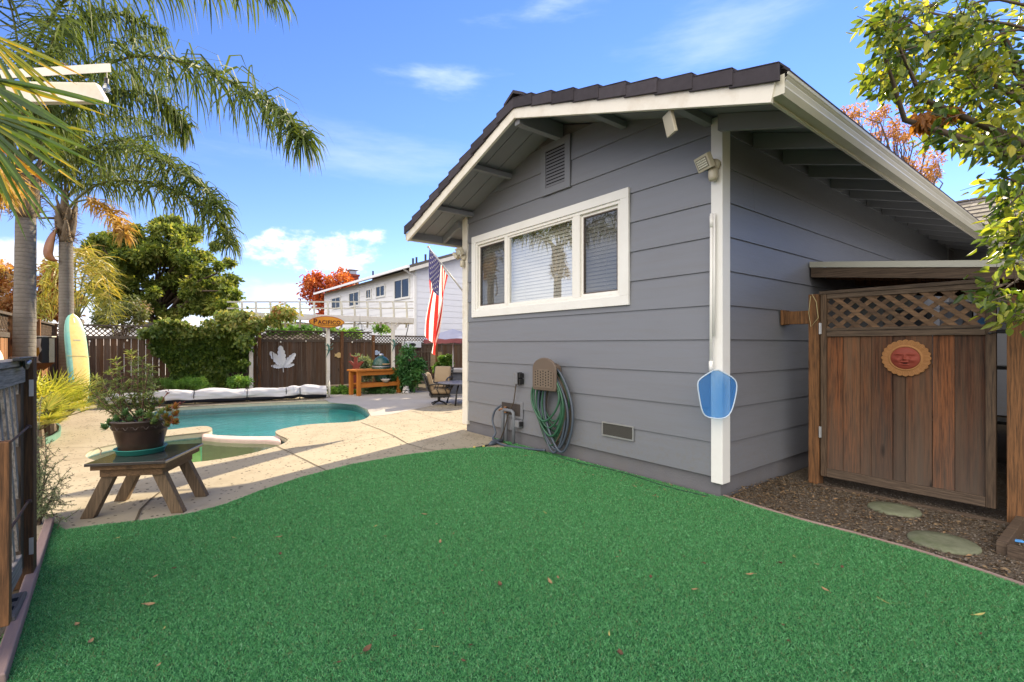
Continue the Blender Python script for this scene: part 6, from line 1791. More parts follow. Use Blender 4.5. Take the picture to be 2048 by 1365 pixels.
# oak beyond the fence
def px_clumps(spec, Y, dy, r0, r1, seed):
    """clump centres for a crown: (px, py, radius px, count) blobs at distance Y, spread dy in depth"""
    rg = np.random.default_rng(seed); out = []
    for (cx, cy, rx, ry, n) in spec:
        for _ in range(n):
            while True:
                a, b, c = rg.uniform(-1, 1, 3)
                if a * a + b * b + c * c < 1: break
            out.append((D(cx + a * rx, cy + b * ry, Y + c * dy), rg.uniform(r0, r1)))
    return out
YO = 22
cl = px_clumps([(330, 500, 85, 50, 50), (250, 500, 75, 55, 42), (400, 545, 72, 70, 46), (230, 560, 58, 48, 28), (320, 590, 145, 48, 66), (440, 600, 42, 48, 24), (195, 490, 30, 25, 9), (345, 462, 48, 22, 16)], YO, 2.6, .20, .46, 3)
tree('oak_tree', 'big round dark green oak tree beyond the vine-covered fence', gd(315, YO), D(320, 600, YO), .28, cl, 230, .19, .10, m_oakleaf, nl=44, shell=.2, tvar=.7)
# orange trees at the left beyond the fences
cl = px_clumps([(20, 590, 40, 45, 14), (95, 590, 40, 45, 16), (130, 610, 35, 40, 10), (60, 625, 70, 30, 14), (10, 550, 18, 22, 4), (105, 545, 16, 20, 4)], 19, 1.5, .25, .5, 5)
tree('maple_tree', 'orange autumn tree behind the two palm trunks', gd(80, 19), D(75, 620, 19), .14, cl, 190, .15, .10, m_orange, nl=22)
cl = px_clumps([(-140, 560, 90, 90, 26), (-260, 540, 90, 110, 26)], 16, 1.5, .3, .7, 6)
tree('leafy_tree', 'green tree beyond the left fence', gd(-190, 16), D(-190, 600, 16), .2, cl, 260, .17, .10, m_oakleaf)
# red maple beside the white house
cl = px_clumps([(655, 570, 40, 32, 26), (625, 580, 14, 28, 8), (685, 565, 22, 22, 10), (640, 610, 26, 25, 10), (660, 625, 40, 20, 8)], 38, 2.0, .35, .8, 7)
tree('maple_tree', 'bright red autumn tree beside the white two-storey house', gd(655, 38), D(655, 600, 38), .2, cl, 110, .24, .16, m_red, nl=20)
# rust coloured tree beyond the roof
cl = px_clumps([(1800, 270, 36, 30, 14), (1740, 250, 45, 30, 9), (1700, 220, 34, 22, 5), (1840, 320, 40, 34, 14), (1860, 345, 26, 30, 8), (1780, 225, 34, 20, 4), (1790, 330, 40, 40, 10)], 26, 1.6, .25, .6, 8)
tree('autumn_tree', 'thin rust-coloured tree rising behind the grey house roof', gd(1800, 26), D(1800, 420, 26), .22, cl, 62, .13, .09, m_rust_leaf, nl=60)
cl = px_clumps([(2120, 500, 90, 150, 30), (2250, 450, 120, 160, 30)], 9, 1.2, .3, .6, 9)
tree('leafy_tree', 'green tree beyond the side fence at the right', gd(2180, 9), D(2180, 560, 9), .15, cl, 200, .12, .07, m_shrub)
# unseen tree added beyond the house to throw shade on the patio
cl = ell(rng, (-11.2, 8.2, 4.2), 2.0, 1.7, 1.7, 34, .4, .8); tree('leafy_tree', 'unseen green tree added behind the grey house to shade the patio', Vector((-11.2, 8.2, 0)), Vector((-11.2, 8.2, 3.6)), .16, cl, 260, .16, .09, m_shrub)
# flowering bush and hedge tops beyond the fence
cl = px_clumps([(250, 625, 45, 25, 16), (215, 630, 25, 22, 8)], 15.5, .8, .2, .4, 10)
tree('bush', 'pinkish green bush just beyond the fence beside the big oak', gd(245, 15.5), D(245, 650, 15.5), .06, cl, 170, .09, .06, leafmat('pinkish_bush_leaf', [(0, (.07, .10, .03)), (.6, (.15, .17, .06)), (.8, (.28, .20, .12)), (1, (.40, .25, .18))], .3), cat='bush')
cl = px_clumps([(610, 662, 60, 10, 14), (560, 658, 40, 12, 8), (690, 664, 40, 7, 7), (770, 660, 40, 7, 5)], 17, .5, .12, .25, 11)
tree('hedge', 'light green hedge top showing above the lattice behind the pergola', gd(640, 17), D(640, 680, 17), .04, cl, 170, .08, .05, m_lime, cat='hedge')
# climbing vine on the fence
def vine():
    th = thing('climbing_vine', 'dense green climbing vine covering the fence and the left end of the pergola', 'climbing plant', (FU + .2, -2.6, 0))
    P = []; N = []
    rg = np.random.default_rng(4)
    n = 30000
    py = rg.uniform(640, 785, n); px = rg.uniform(278, 515, n)
    for x, y in zip(px, py):
        w = mnoise.noise(Vector((x * .03, y * .04, 1))) * 20
        top = 650 + 8 * math.sin(x * .05); 
        left = 300 + (8 if y < 690 else 40 * min(1, (y - 690) / 40)) + w
        if y < 672: left = 282 + w
        right = 498 + w if y < 740 else 455 + w
        bot = 778
        if x < left or x > right or y > bot + w or y < top + w * .6: continue
        hole_ = mnoise.noise(Vector((x * .035, y * .035, 5)))
        if hole_ > .42 and y > 690: continue
        depth = .10 + .08 * (mnoise.noise(Vector((x * .05, y * .06, 9))) + .7) + rg.random() * .10 + (.18 if y < 672 else 0) * rg.random()
        P.append(onU(x, y, FU + .07 + depth)[:])
    P = np.array(P); n = len(P)
    # bushy part over the pergola end
    c2 = px_clumps([(480, 640, 40, 28, 14), (520, 640, 40, 16, 8), (490, 690, 18, 40, 10), (555, 628, 40, 12, 5), (455, 650, 40, 20, 10)], 13.4, .4, .15, .32, 12)
    P2, d2 = clump_points(rg, c2, 110, .3)
    P = np.concatenate([P, P2]); n2 = len(P)
    Dr = rg.normal(size=(n2, 3)) * .5 + np.array([.5, 0, -.6]); N = rg.normal(size=(n2, 3)) * .5 + np.array([.8, 0, .5])
    kk = np.array([.5 + .5 * mnoise.noise(Vector((p[1] * 1.5, p[2] * 2, 3))) for p in P])
    zz_ = P[:, 2]
    tint = np.clip(kk * .35 + rg.random(n2) * .5 + np.clip((zz_ - 1.5) * .5, -.15, .35), 0, 1)
    foliage('leaves', m_vine, th, P, Dr, N, .125 * rg.uniform(.6, 1.2, n2), .080 * rg.uniform(.7, 1.2, n2), tint, shape='simple')
    mb = MB()
    for k in range(16):
        v = -3.9 + k * .2; pts = [Vector((FU + .1 + rg.uniform(0, .1), v, 0))]
        for i in range(6): pts.append(pts[-1] + Vector((rg.uniform(-.02, .03), rg.uniform(-.12, .14), .26)))
        mb.tube(pts, .010, 5)
    mb.build('stems', m_bark, th)
vine()
def bush(name, label, spec, Y, dy, r0, r1, n_per, L, Wd, mat, seed, cat='shrub', base=None, group=None):
    cl = px_clumps(spec, Y, dy, r0, r1, seed)
    for k, (c, r) in enumerate(cl):
        if c.z < r * .6: c.z = r * .6
    bx_ = gd(sum(s[0] for s in spec) / len(spec), Y)
    th = thing(name, label, cat, bx_, group)
    mb = MB()
    for c, r in cl[::2]:
        mb.tube([bx_ + Vector((rng.uniform(-.05, .05), rng.uniform(-.05, .05), 0)), bx_.lerp(c, .5) + Vector((0, 0, .05)), c], [.012, .009, .004], 5)
    mb.build('stems', m_bark, th)
    crown_leaves('foliage', mat, th, rng, cl, n_per, L, Wd, .2, .1, 'simple')
    return th
bush('shrub', 'dense dark green shrub with orange flecks right of the grill stand', [(815, 750, 26, 34, 22), (800, 765, 22, 24, 10), (830, 735, 14, 22, 8), (812, 715, 10, 16, 4)], 13.2, .4, .14, .26, 190, .085, .05, leafmat('flecked_leaf', [(0, (0.032, 0.104, 0.029)), (.6, (0.072, 0.192, 0.048)), (.94, (0.144, 0.256, 0.064)), (.97, (0.640, 0.256, 0.048)), (1, (0.672, 0.288, 0.048))], .3), 31)
bush('shrub', 'low rounded bright green shrub left of the first pergola post', [(476, 762, 20, 12, 12)], 12.6, .3, .10, .18, 170, .06, .035, m_lime, 32)
bush('ground_plant', 'feathery green plants along the fence behind the white pool cover', [(385, 768, 46, 9, 26), (345, 765, 30, 8, 8)], 12.3, .25, .09, .16, 170, .08, .012, m_lime, 33, 'plant')
bush('shrub', 'spiky grey-green yucca-like shrub left of the green grill', [(730, 735, 15, 18, 12), (722, 722, 10, 12, 5), (738, 745, 12, 10, 5)], 13.6, .25, .09, .16, 130, .10, .03, leafmat('greygreen_leaf', [(0, (0.090, 0.128, 0.068)), (.6, (0.180, 0.225, 0.120)), (1, (0.300, 0.330, 0.180))], .3), 34)
bush('ground_plant', 'grassy green plants growing under the grill stand', [(758, 784, 36, 7, 22), (745, 772, 22, 8, 8)], 12.9, .25, .07, .14, 150, .10, .012, m_shrub, 35, 'plant')
bush('ground_plant', 'low green and yellow plants between the pergola post and the grill stand', [(680, 783, 26, 7, 16), (668, 790, 12, 5, 6), (703, 787, 10, 5, 5)], 12.7, .2, .06, .12, 150, .07, .03, m_lime, 36, 'plant')
bush('shrub', 'small leafy plant in front of the carved panel', [(893, 722, 12, 12, 8), (880, 735, 12, 8, 5)], 15.5, .2, .08, .15, 120, .08, .05, m_lime, 37)
# ---- queen palms
def rings_mat():
    m, nt, out = newmat('ringed_palm_bark'); v = coords(nt)
    sx = nt.nodes.new('ShaderNodeSeparateXYZ'); nt.links.new(v, sx.inputs[0])
    z = mth(nt, 'ADD', sx.outputs[2], mth(nt, 'MULTIPLY', noise(nt, v, 3, 3), .06))
    f = mth(nt, 'FRACT', mth(nt, 'MULTIPLY', z, 17.0))
    ring = ramp(nt, f, [(0, (1, 1, 1)), (.10, (.2, .2, .2)), (.9, (0, 0, 0)), (1, (1, 1, 1))])
    c = mixc(nt, noise(nt, v, 7, 7, .65), (.10, .085, .070), (.235, .21, .185))
    c = mixc(nt, mth(nt, 'MULTIPLY', ring, .55), c, (.085, .07, .058))
    h = mth(nt, 'ADD', mth(nt, 'MULTIPLY', ring, -1.0), mth(nt, 'MULTIPLY', noise(nt, v, 30, 5), .6))
    principled(nt, out, c, .85, .15, 0, h, .5, .015); return m
m_ring = rings_mat()
m_boot = paint('palm_boot', (.15, .115, .082), .8, .2, .35, 9, 50, .6, (.08, .055, .035), stretch=(1, 1, .25), damt=.6)
m_rachis = paint('frond_stem', (.13, .13, .045), .6, .3, .2)
def spline(P, n):
    out = []
    k = len(P) - 1
    for i in range(n + 1):
        s = i / n * k; j = min(int(s), k - 1); t = s - j
        a, b, c, d = P[max(j - 1, 0)], P[j], P[j + 1], P[min(j + 2, k)]
        out.append(.5 * ((2 * b) + (c - a) * t + (2 * a - 5 * b + 4 * c - d) * t * t + (3 * b - a - 3 * c + d) * t ** 3))
    return out
def frond(parent, pts, n=62, llen=.5, wid=.022, seed=0, mat=None, g=.42, start=.16, tl=(0, 1), name='frond', stem=True, spread=.8, rad0=.02):
    rg = np.random.default_rng(seed)
    C = spline([Vector(p) for p in pts], 24)
    mb = MB(); 
    if stem: mb.tube(C, [rad0 * (1 - .85 * i / 24) for i in range(25)], 6, tint=.4, mi=1)
    V = []; Fq = []; T = []
    base_t = rg.uniform(.15, .55)
    for i in range(n):
        s = start + (1 - start) * (i + rg.random() * .6) / n
        k = min(s, .999) * 24; j = int(k); p0 = C[j].lerp(C[j + 1], k - j)
        t = (C[min(j + 1, 24)] - C[max(j - 1, 0)]).normalized()
        sd = t.cross(Vector((0, 0, 1)))
        if sd.length < .05: sd = Vector((1, 0, 0))
        sd.normalize()
        prof = (.45 + .55 * math.sin(math.pi * min(1, ((s - start) / (1 - start)) * .85 + .12)))
        for sg_ in (-1, 1):
            d = (t * rg.uniform(-.15, .3) + sd * sg_ * rg.uniform(.1, 1.0) * spread + Vector((0, 0, rg.uniform(-.55, .35)))).normalized()
            L = llen * prof * rg.uniform(.75, 1.15); q = p0.copy(); w = wid * rg.uniform(.7, 1.2)
            wv = d.cross(Vector(rg.normal(size=3))).normalized()
            b = len(V); tt = np.clip(tl[0] + (tl[1] - tl[0]) * (base_t + rg.normal() * .16), 0, 1)
            for m in range(4):
                ww = w * (1, .95, .7, .08)[m] / 2
                V.append((q - wv * ww)[:]); V.append((q + wv * ww)[:])
                if m < 3:
                    q = q + d * (L / 3); d = (d + Vector((0, 0, -g * (1 + .35 * m)))).normalized()
            for m in range(3): Fq.append((b + 2 * m, b + 2 * m + 1, b + 2 * m + 3, b + 2 * m + 2)); T.append(tt)
    b = len(mb.v); mb.v += V
    for f, tt in zip(Fq, T): mb.f.append([b + x for x in f]); mb.t.append(float(tt)); mb.m.append(0)
    return mb.build(name, [mat or m_palmleaf, m_rachis], parent)
def auto_frond(parent, base, az, el, L, droop, seed, **kw):
    d = Vector((math.cos(az) * math.cos(el), math.sin(az) * math.cos(el), math.sin(el))); p = Vector(base); pts = [p.copy()]
    for i in range(7):
        p = p + d * (L / 7); pts.append(p.copy()); d = (d + Vector((0, 0, -droop * (.5 + i * .22)))).normalized()
    return frond(parent, pts, seed=seed, **kw)
def palm_trunk(th, base, top, r0, r1, boots, seed):
    rg = np.random.default_rng(seed)
    pts = [base.lerp(top, i / 30) for i in range(31)]
    rr = [(r0 + (r1 - r0) * i / 30) * (1 + .012 * math.sin(i * 2.1)) for i in range(31)]
    rr[0] *= 1.25; rr[1] *= 1.1
    mb = MB(); mb.tube(pts, rr, 28); mb.build('trunk', m_ring, th, True)
    for k in range(boots):
        a = 2.4 * k + rg.uniform(-.2, .2); h = k * .038
        b = top + Vector((0, 0, h - .08)); r = r1 * (.98 - .02 * k)
        d = Vector((math.cos(a), math.sin(a), 0)); s = Vector((-d.y, d.x, 0))
        mb = MB(); L = rg.uniform(.32, .55); w = r1 * rg.uniform(.75, 1.0)
        vs = []; fs = []
        for i in range(7):
            t = i / 6; rad_ = r + .012 + .055 * t * t * (1 + .8 * rg.random()) + .03 * math.sin(math.pi * t); ww = w * (1 - .80 * t) * (.9 + .2 * rg.random())
            c = b + d * rad_ + Vector((0, 0, L * t))
            for x in (-1, -.4, .4, 1): vs.append(c + s * ww * x - d * abs(x) ** 2 * ww * .45)
        for i in range(6):
            for j in range(3): fs.append((i * 4 + j, i * 4 + j + 1, (i + 1) * 4 + j + 1, (i + 1) * 4 + j))
        mb.add(vs, fs, rg.random()); o = mb.build('leaf_base', m_boot, th, True); md = o.modifiers.new('thick', 'SOLIDIFY'); md.thickness = .018
def fibres(th, top, r, n, seed):
    rg = np.random.default_rng(seed); a = rg.uniform(0, 6.28, n); z = rg.uniform(-.08, .62, n)
    P = np.column_stack([top.x + np.cos(a) * r * 1.12, top.y + np.sin(a) * r * 1.12, top.z + z])
    Dr = np.column_stack([np.cos(a) * .55, np.sin(a) * .55, rg.uniform(-1, .9, n)]) + rg.normal(size=(n, 3)) * .3
    foliage('fibres', leafmat('palm_fibre', [(0, (.07, .045, .025)), (.6, (.16, .10, .055)), (1, (.30, .20, .11))], .15, .8), th, P, Dr, rg.normal(size=(n, 3)), rg.uniform(.05, .2, n), rg.uniform(.004, .014, n), rg.random(n), shape='simple', curl=.3)
# nearer palm
P1b = gd(47, 6.95); P1t = D(52, 425, 6.95)
p1 = thing('queen_palm', 'nearer feather palm with thick ringed grey trunk at the left edge', 'palm tree', P1b)
palm_trunk(p1, P1b, P1t, .132, .110, 16, 41)
fibres(p1, P1t, .12, 420, 43)
cr1 = D(50, 330, 6.95)
def pxs(L, Y0, Y1):
    n = len(L) - 1; return [D(x, y, Y0 + (Y1 - Y0) * i / n) for i, (x, y) in enumerate(L)]
frond(p1, pxs([(55, 330), (105, 215), (190, 140), (292, 112), (404, 137), (492, 180), (560, 220), (596, 258), (606, 280)], 6.95, 6.3), 260, .82, .026, 51, g=.95, tl=(0, .62), rad0=.024, spread=.6)
frond(p1, pxs([(40, 330), (60, 130), (130, 0), (250, -55), (370, -62), (480, -40), (560, -12)], 6.9, 5.9), 200, .76, .026, 52, g=.95, tl=(.1, .75), rad0=.024, spread=.6)
frond(p1, pxs([(55, 335), (120, 235), (215, 185), (300, 190), (350, 225), (378, 262)], 6.9, 7.6), 200, .72, .026, 53, g=.9, tl=(.25, .95))
frond(p1, pxs([(50, 330), (90, 120), (160, 40), (250, 30), (330, 70)], 6.9, 7.8), 200, .72, .026, 54, g=.9, tl=(.2, .9))
frond(p1, pxs([(50, 330), (40, 130), (10, -20), (-60, -60)], 6.9, 6.0), 70, .6, .022, 55, g=.5)
frond(p1, pxs([(50, 340), (-10, 220), (-80, 180), (-140, 240)], 6.9, 6.2), 70, .6, .022, 56, g=.5)
for k in range(7):
    auto_frond(p1, cr1 + Vector((0, 0, .05)), k * .9 + .3, rad(50 + 20 * math.sin(k * 2)), 2.6, .16, 60 + k, n=100, llen=.68, g=.85, tl=(.1, .9))
frond(p1, pxs([(38, 345), (15, 330), (8, 380), (6, 420)], 6.9, 6.7), 60, .35, .016, 68, m_deadfrond, g=.9, name='seed_cluster')
# farther palm
P2b = gd(134, 9.45); P2t = D(132, 478, 9.45)
p2 = thing('queen_palm', 'farther slimmer feather palm with the surfboard leaning on its trunk', 'palm tree', P2b)
palm_trunk(p2, P2b, P2t, .122, .106, 14, 42)
fibres(p2, P2t, .115, 420, 44)
frond(p2, pxs([(130, 430), (155, 397), (197, 369), (246, 361), (310, 368), (370, 390), (420, 418), (450, 458), (458, 490)], 9.4, 8.9), 200, .78, .028, 71, g=.9, tl=(.3, .95), rad0=.028, start=.24, spread=.6)
frond(p2, pxs([(128, 400), (165, 320), (225, 282), (300, 300), (369, 345), (422, 387), (450, 425)], 9.4, 8.8), 200, .78, .028, 72, g=.9, tl=(0, .6), rad0=.026, spread=.6)
frond(p2, pxs([(128, 390), (150, 290), (200, 240), (270, 235), (330, 265)], 9.4, 9.9), 140, .72, .022, 73, g=.85, tl=(.2, .95))
frond(p2, pxs([(125, 390), (110, 280), (80, 230), (30, 230)], 9.4, 9.0), 140, .72, .022, 74, g=.85, tl=(.2, .95))
frond(p2, pxs([(128, 390), (170, 200), (260, 140), (340, 150)], 9.4, 10.2), 140, .72, .022, 75, g=.85, tl=(.2, 1))
for k in range(6):
    auto_frond(p2, D(130, 400, 9.45), k * 1.05 + .1, rad(55 + 15 * math.sin(k * 3)), 2.5, .17, 80 + k, n=100, llen=.68, g=.85, tl=(.1, .95))
frond(p2, pxs([(150, 405), (178, 400), (205, 412), (228, 432), (245, 455), (248, 472)], 9.3, 9.1), 110, .46, .026, 90, m_deadfrond, g=.7, name='dead_frond', start=.2, spread=.5)
frond(p2, pxs([(115, 425), (85, 395), (60, 385), (50, 395)], 9.4, 9.2), 20, .2, .014, 91, g=.5, name='broken_frond', start=.6)
mb = MB()   # dry canoe-shaped spathe hanging beside the trunk
q = [D(x, y, 9.3) for x, y in [(112, 455), (95, 475), (86, 500), (90, 517), (106, 524), (117, 522)]]; q2 = [D(x, y, 9.25) for x, y in [(112, 455), (108, 478), (105, 500), (104, 510), (110, 520), (117, 522)]]
qs, q2s = spline(q, 14), spline(q2, 14)
mb.add(qs + q2s, [(i, i + 1, 15 + i + 1, 15 + i) for i in range(14)]); o_ = mb.build('spathe', paint('dry_spathe', (.20, .075, .025), .5, .4, .25, 6, dirt=(.45, .27, .07)), p2, True); o_.modifiers.new('thick', 'SOLIDIFY').thickness = .02
mb = MB(); mb.tube([D(112, 437, 9.4), D(92, 436, 9.3), D(76, 438, 9.25)], [.03, .025, .012], 6); mb.build('cut_stem', m_boot, p2)
# golden palm beyond the fence
P3b = gd(158, 13.2)
p3 = thing('golden_palm', 'yellow-green palm lit by the sun beyond the fence between trunk and oak', 'palm tree', P3b)
mb = MB(); mb.tube([P3b, D(158, 640, 13.2)], .11, 12); mb.build('trunk', m_ring, p3, True)
for k, L in enumerate(([(155, 640), (165, 560), (185, 520), (205, 520), (215, 545)], [(155, 640), (175, 575), (200, 545), (214, 560), (220, 600)], [(155, 640), (180, 600), (205, 580), (220, 610), (222, 650)], [(155, 640), (130, 560), (105, 530), (85, 560)], [(155, 640), (125, 590), (95, 575), (72, 610)], [(155, 640), (110, 610), (85, 610), (70, 640)], [(155, 640), (150, 540), (158, 505), (175, 500)])):
    frond(p3, pxs(L, 13.2, 12.9 - .2 * (k % 3)), 60, .62, .026, 100 + k, m_palmgold, g=.35, tl=(.1, 1), start=.15)
# fan palm close by at the left edge
FB = gd(-170, 3.3)
fp_ = thing('fan_palm', 'close fan palm with long yellow-edged strap leaves reaching into the upper left', 'palm tree', FB)
hub0 = D(-170, 200, 3.3)
mb = MB(); mb.tube([FB, hub0], [.16, .13], 16); mb.build('trunk', m_boot, fp_, True)
def fan(parent, hub, tipdirs, seed, Lr, w, tl=(0, 1)):
    rg = np.random.default_rng(seed); mb = MB()
    mb.tube([hub0, (hub0 + hub) / 2 + Vector((0, 0, .08)), hub], [.02, .016, .012], 6, tint=.7)
    for t in tipdirs:
        tip_ = D(t[0], t[1], t[2]); d = tip_ - hub; L = d.length * rg.uniform(.94, 1.04); d.normalize()
        sd = d.cross(Vector((FW[0], FW[1], .15 + rg.normal() * .35))).normalized(); nm = sd.cross(d)
        tt = float(np.clip(tl[0] + (tl[1] - tl[0]) * rg.random(), 0, 1)); q = hub.copy(); n = 10
        vs = []; fs = []; ts = []
        dr = rg.uniform(.01, .035)
        for i in range(n + 1):
            s = i / n; ww = w * (.35 + 1.0 * s if s < .45 else .80 * (1 - ((s - .45) / .55) ** 1.8) + .02) * rg.uniform(.95, 1.05)
            vs += [q - sd * ww / 2 + nm * ww * .22, q, q + sd * ww / 2 + nm * ww * .22]
            q = q + d * (L / n); d = (d + Vector((0, 0, -dr * s))).normalized()
        b = len(mb.v); mb.v += [tuple(p) for p in vs]
        for i in range(n):
            e = tt + (.30 if i > n * .75 else 0) * rg.random()
            for j in range(2): mb.f.append([b + i * 3 + j, b + i * 3 + j + 1, b + (i + 1) * 3 + j + 1, b + (i + 1) * 3 + j]); mb.t.append(min(1, e + (.22 if (j == 0 and rg.random() < .5) else 0))); mb.m.append(0)
    return mb.build('fan_leaf', m_fan, parent)
def fantips(cx, cy, n, a0, a1, R0, Y, dy, seed):
    rg = np.random.default_rng(seed)
    return [(cx + math.cos(rad(a)) * R0 * rg.uniform(.85, 1.1), cy + math.sin(rad(a)) * R0 * rg.uniform(.85, 1.1), Y + rg.uniform(-dy, dy)) for a in np.linspace(a0, a1, n)]
fan(fp_, D(-60, 150, 3.2), fantips(-60, 120, 15, 14, 72, 300, 2.95, .25, 1), 1, 1, .040, (0, .62))
fan(fp_, D(-70, 215, 3.0), fantips(-70, 190, 15, 15, 68, 310, 2.8, .25, 2), 2, 1, .038, (0, .5))
fan(fp_, D(-40, 60, 3.4), fantips(-40, 60, 13, 20, 80, 235, 3.3, .3, 3), 3, 1, .036, (.0, .75))
fan(fp_, D(-60, 250, 3.1), fantips(-60, 250, 8, 40, 80, 190, 2.95, .2, 4), 4, 1, .036, (.3, .95))
# dead brown skirt hanging at the far left
crown_leaves('dry_skirt', m_deadfrond, fp_, rng, px_clumps([(0, 360, 16, 50, 7)], 3.4, .15, .06, .12, 13), 90, .16, .012, .2, 1.4)
# small bush palms in the bed
def bush_palm(label, c, R0, n, seed):
    th = thing('bush_palm', label, 'palm bush', c); rg = np.random.default_rng(seed)
    mb = MB(); mb.tube([c, c + Vector((0, 0, .22))], [.08, .06], 10); mb.build('trunk', m_boot, th)
    for k in range(n):
        az = 2 * math.pi * k / n + rg.uniform(-.3, .3); el = rg.uniform(.25, 1.25)
        d = Vector((math.cos(az) * math.cos(el), math.sin(az) * math.cos(el), math.sin(el)))
        hub = c + Vector((0, 0, .2)) + d * R0 * rg.uniform(.45, .65)
        mb = MB(); mb.tube([c + Vector((0, 0, .2)), hub], .006, 5, mi=1)
        sd = d.cross(Vector((0, 0, 1))).normalized(); up = sd.cross(d); L = R0 * rg.uniform(.42, .55)
        for a in np.linspace(-1.9, 1.9, 19):
            dd = (d * math.cos(a) + sd * math.sin(a) + up * .15 * abs(math.sin(a))).normalized(); q = hub.copy(); b = len(mb.v); tt = float(np.clip(rg.normal(.5, .22), 0, 1))
            for m in range(4):
                w = .018 * (.8, 1, .7, .05)[m] / 2; wv = dd.cross(up).normalized() if dd.cross(up).length > .01 else sd
                mb.v.append(tuple(q - wv * w)); mb.v.append(tuple(q + wv * w)); q = q + dd * L / 3; dd = (dd + Vector((0, 0, -.14))).normalized()
            for m in range(3): mb.f.append([b + 2 * m, b + 2 * m + 1, b + 2 * m + 3, b + 2 * m + 2]); mb.t.append(tt); mb.m.append(0)
        mb.build('frond', [m_bushpalm, m_rachis], th)
bush_palm('bright yellow-green bush palm behind the small table', gd(100, 6.9), .80, 30, 1)
bush_palm('low yellow-green bush palm at the bed edging beside the lattice gate', gd(75, 6.1), .52, 20, 2)
# rosemary-like shrub by the near gate
def wispy():
    b = G(72, 1050); th = thing('rosemary_bush', 'thin grey-green rosemary bush between the lattice gate and the deck', 'shrub', b); rg = np.random.default_rng(3)
    mb = MB(); P = []; Dr = []
    tips = [(125, 1010, 3.5), (120, 960, 3.6), (110, 930, 3.5), (95, 920, 3.5), (130, 1040, 3.4), (105, 985, 3.3), (80, 940, 3.4), (75, 880, 3.6), (70, 830, 3.8), (82, 800, 4.0), (65, 760, 3.9), (90, 870, 3.8), (100, 1020, 3.3), (72, 960, 3.2), (66, 1010, 3.1), (85, 1000, 3.4), (68, 900, 3.4), (115, 1000, 3.7), (90, 960, 3.7), (76, 1030, 3.2)]
    for x, y, Y in tips:
        e = D(x, y, Y); m1 = b.lerp(e, .5) + Vector((rg.uniform(-.03, .03), rg.uniform(-.03, .03), .06))
        c = spline([b + Vector((rg.uniform(-.03, .03), rg.uniform(-.03, .03), 0)), m1, e], 14); mb.tube(c, [.006 * (1 - .7 * i / 14) for i in range(15)], 5)
        for i in range(4, 15):
            t = (c[min(i + 1, 14)] - c[i - 1]).normalized()
            for _ in range(9):
                P.append((c[i] + Vector(rg.normal(size=3)) * .008)[:]); Dr.append((t * .6 + Vector(rg.normal(size=3)) * .6)[:])
            if rg.random() < .5:
                q = c[i] + (t * .5 + Vector(rg.normal(size=3)) * .5).normalized() * .10; mb.tube([c[i], q], .002, 4)
                for _ in range(16):
                    s = rg.random(); P.append(c[i].lerp(q, s)[:]); Dr.append(((q - c[i]).normalized() * .6 + Vector(rg.normal(size=3)) * .6)[:])
    mb.build('stems', m_bark, th); n = len(P)
    foliage('needles', leafmat('rosemary_leaf', [(0, (0.090, 0.128, 0.053)), (.6, (0.165, 0.210, 0.090)), (1, (0.285, 0.315, 0.150))], .2), th, P, Dr, rg.normal(size=(n, 3)), .026 * rg.uniform(.6, 1.3, n), .0045, rg.random(n), shape='simple')
wispy()
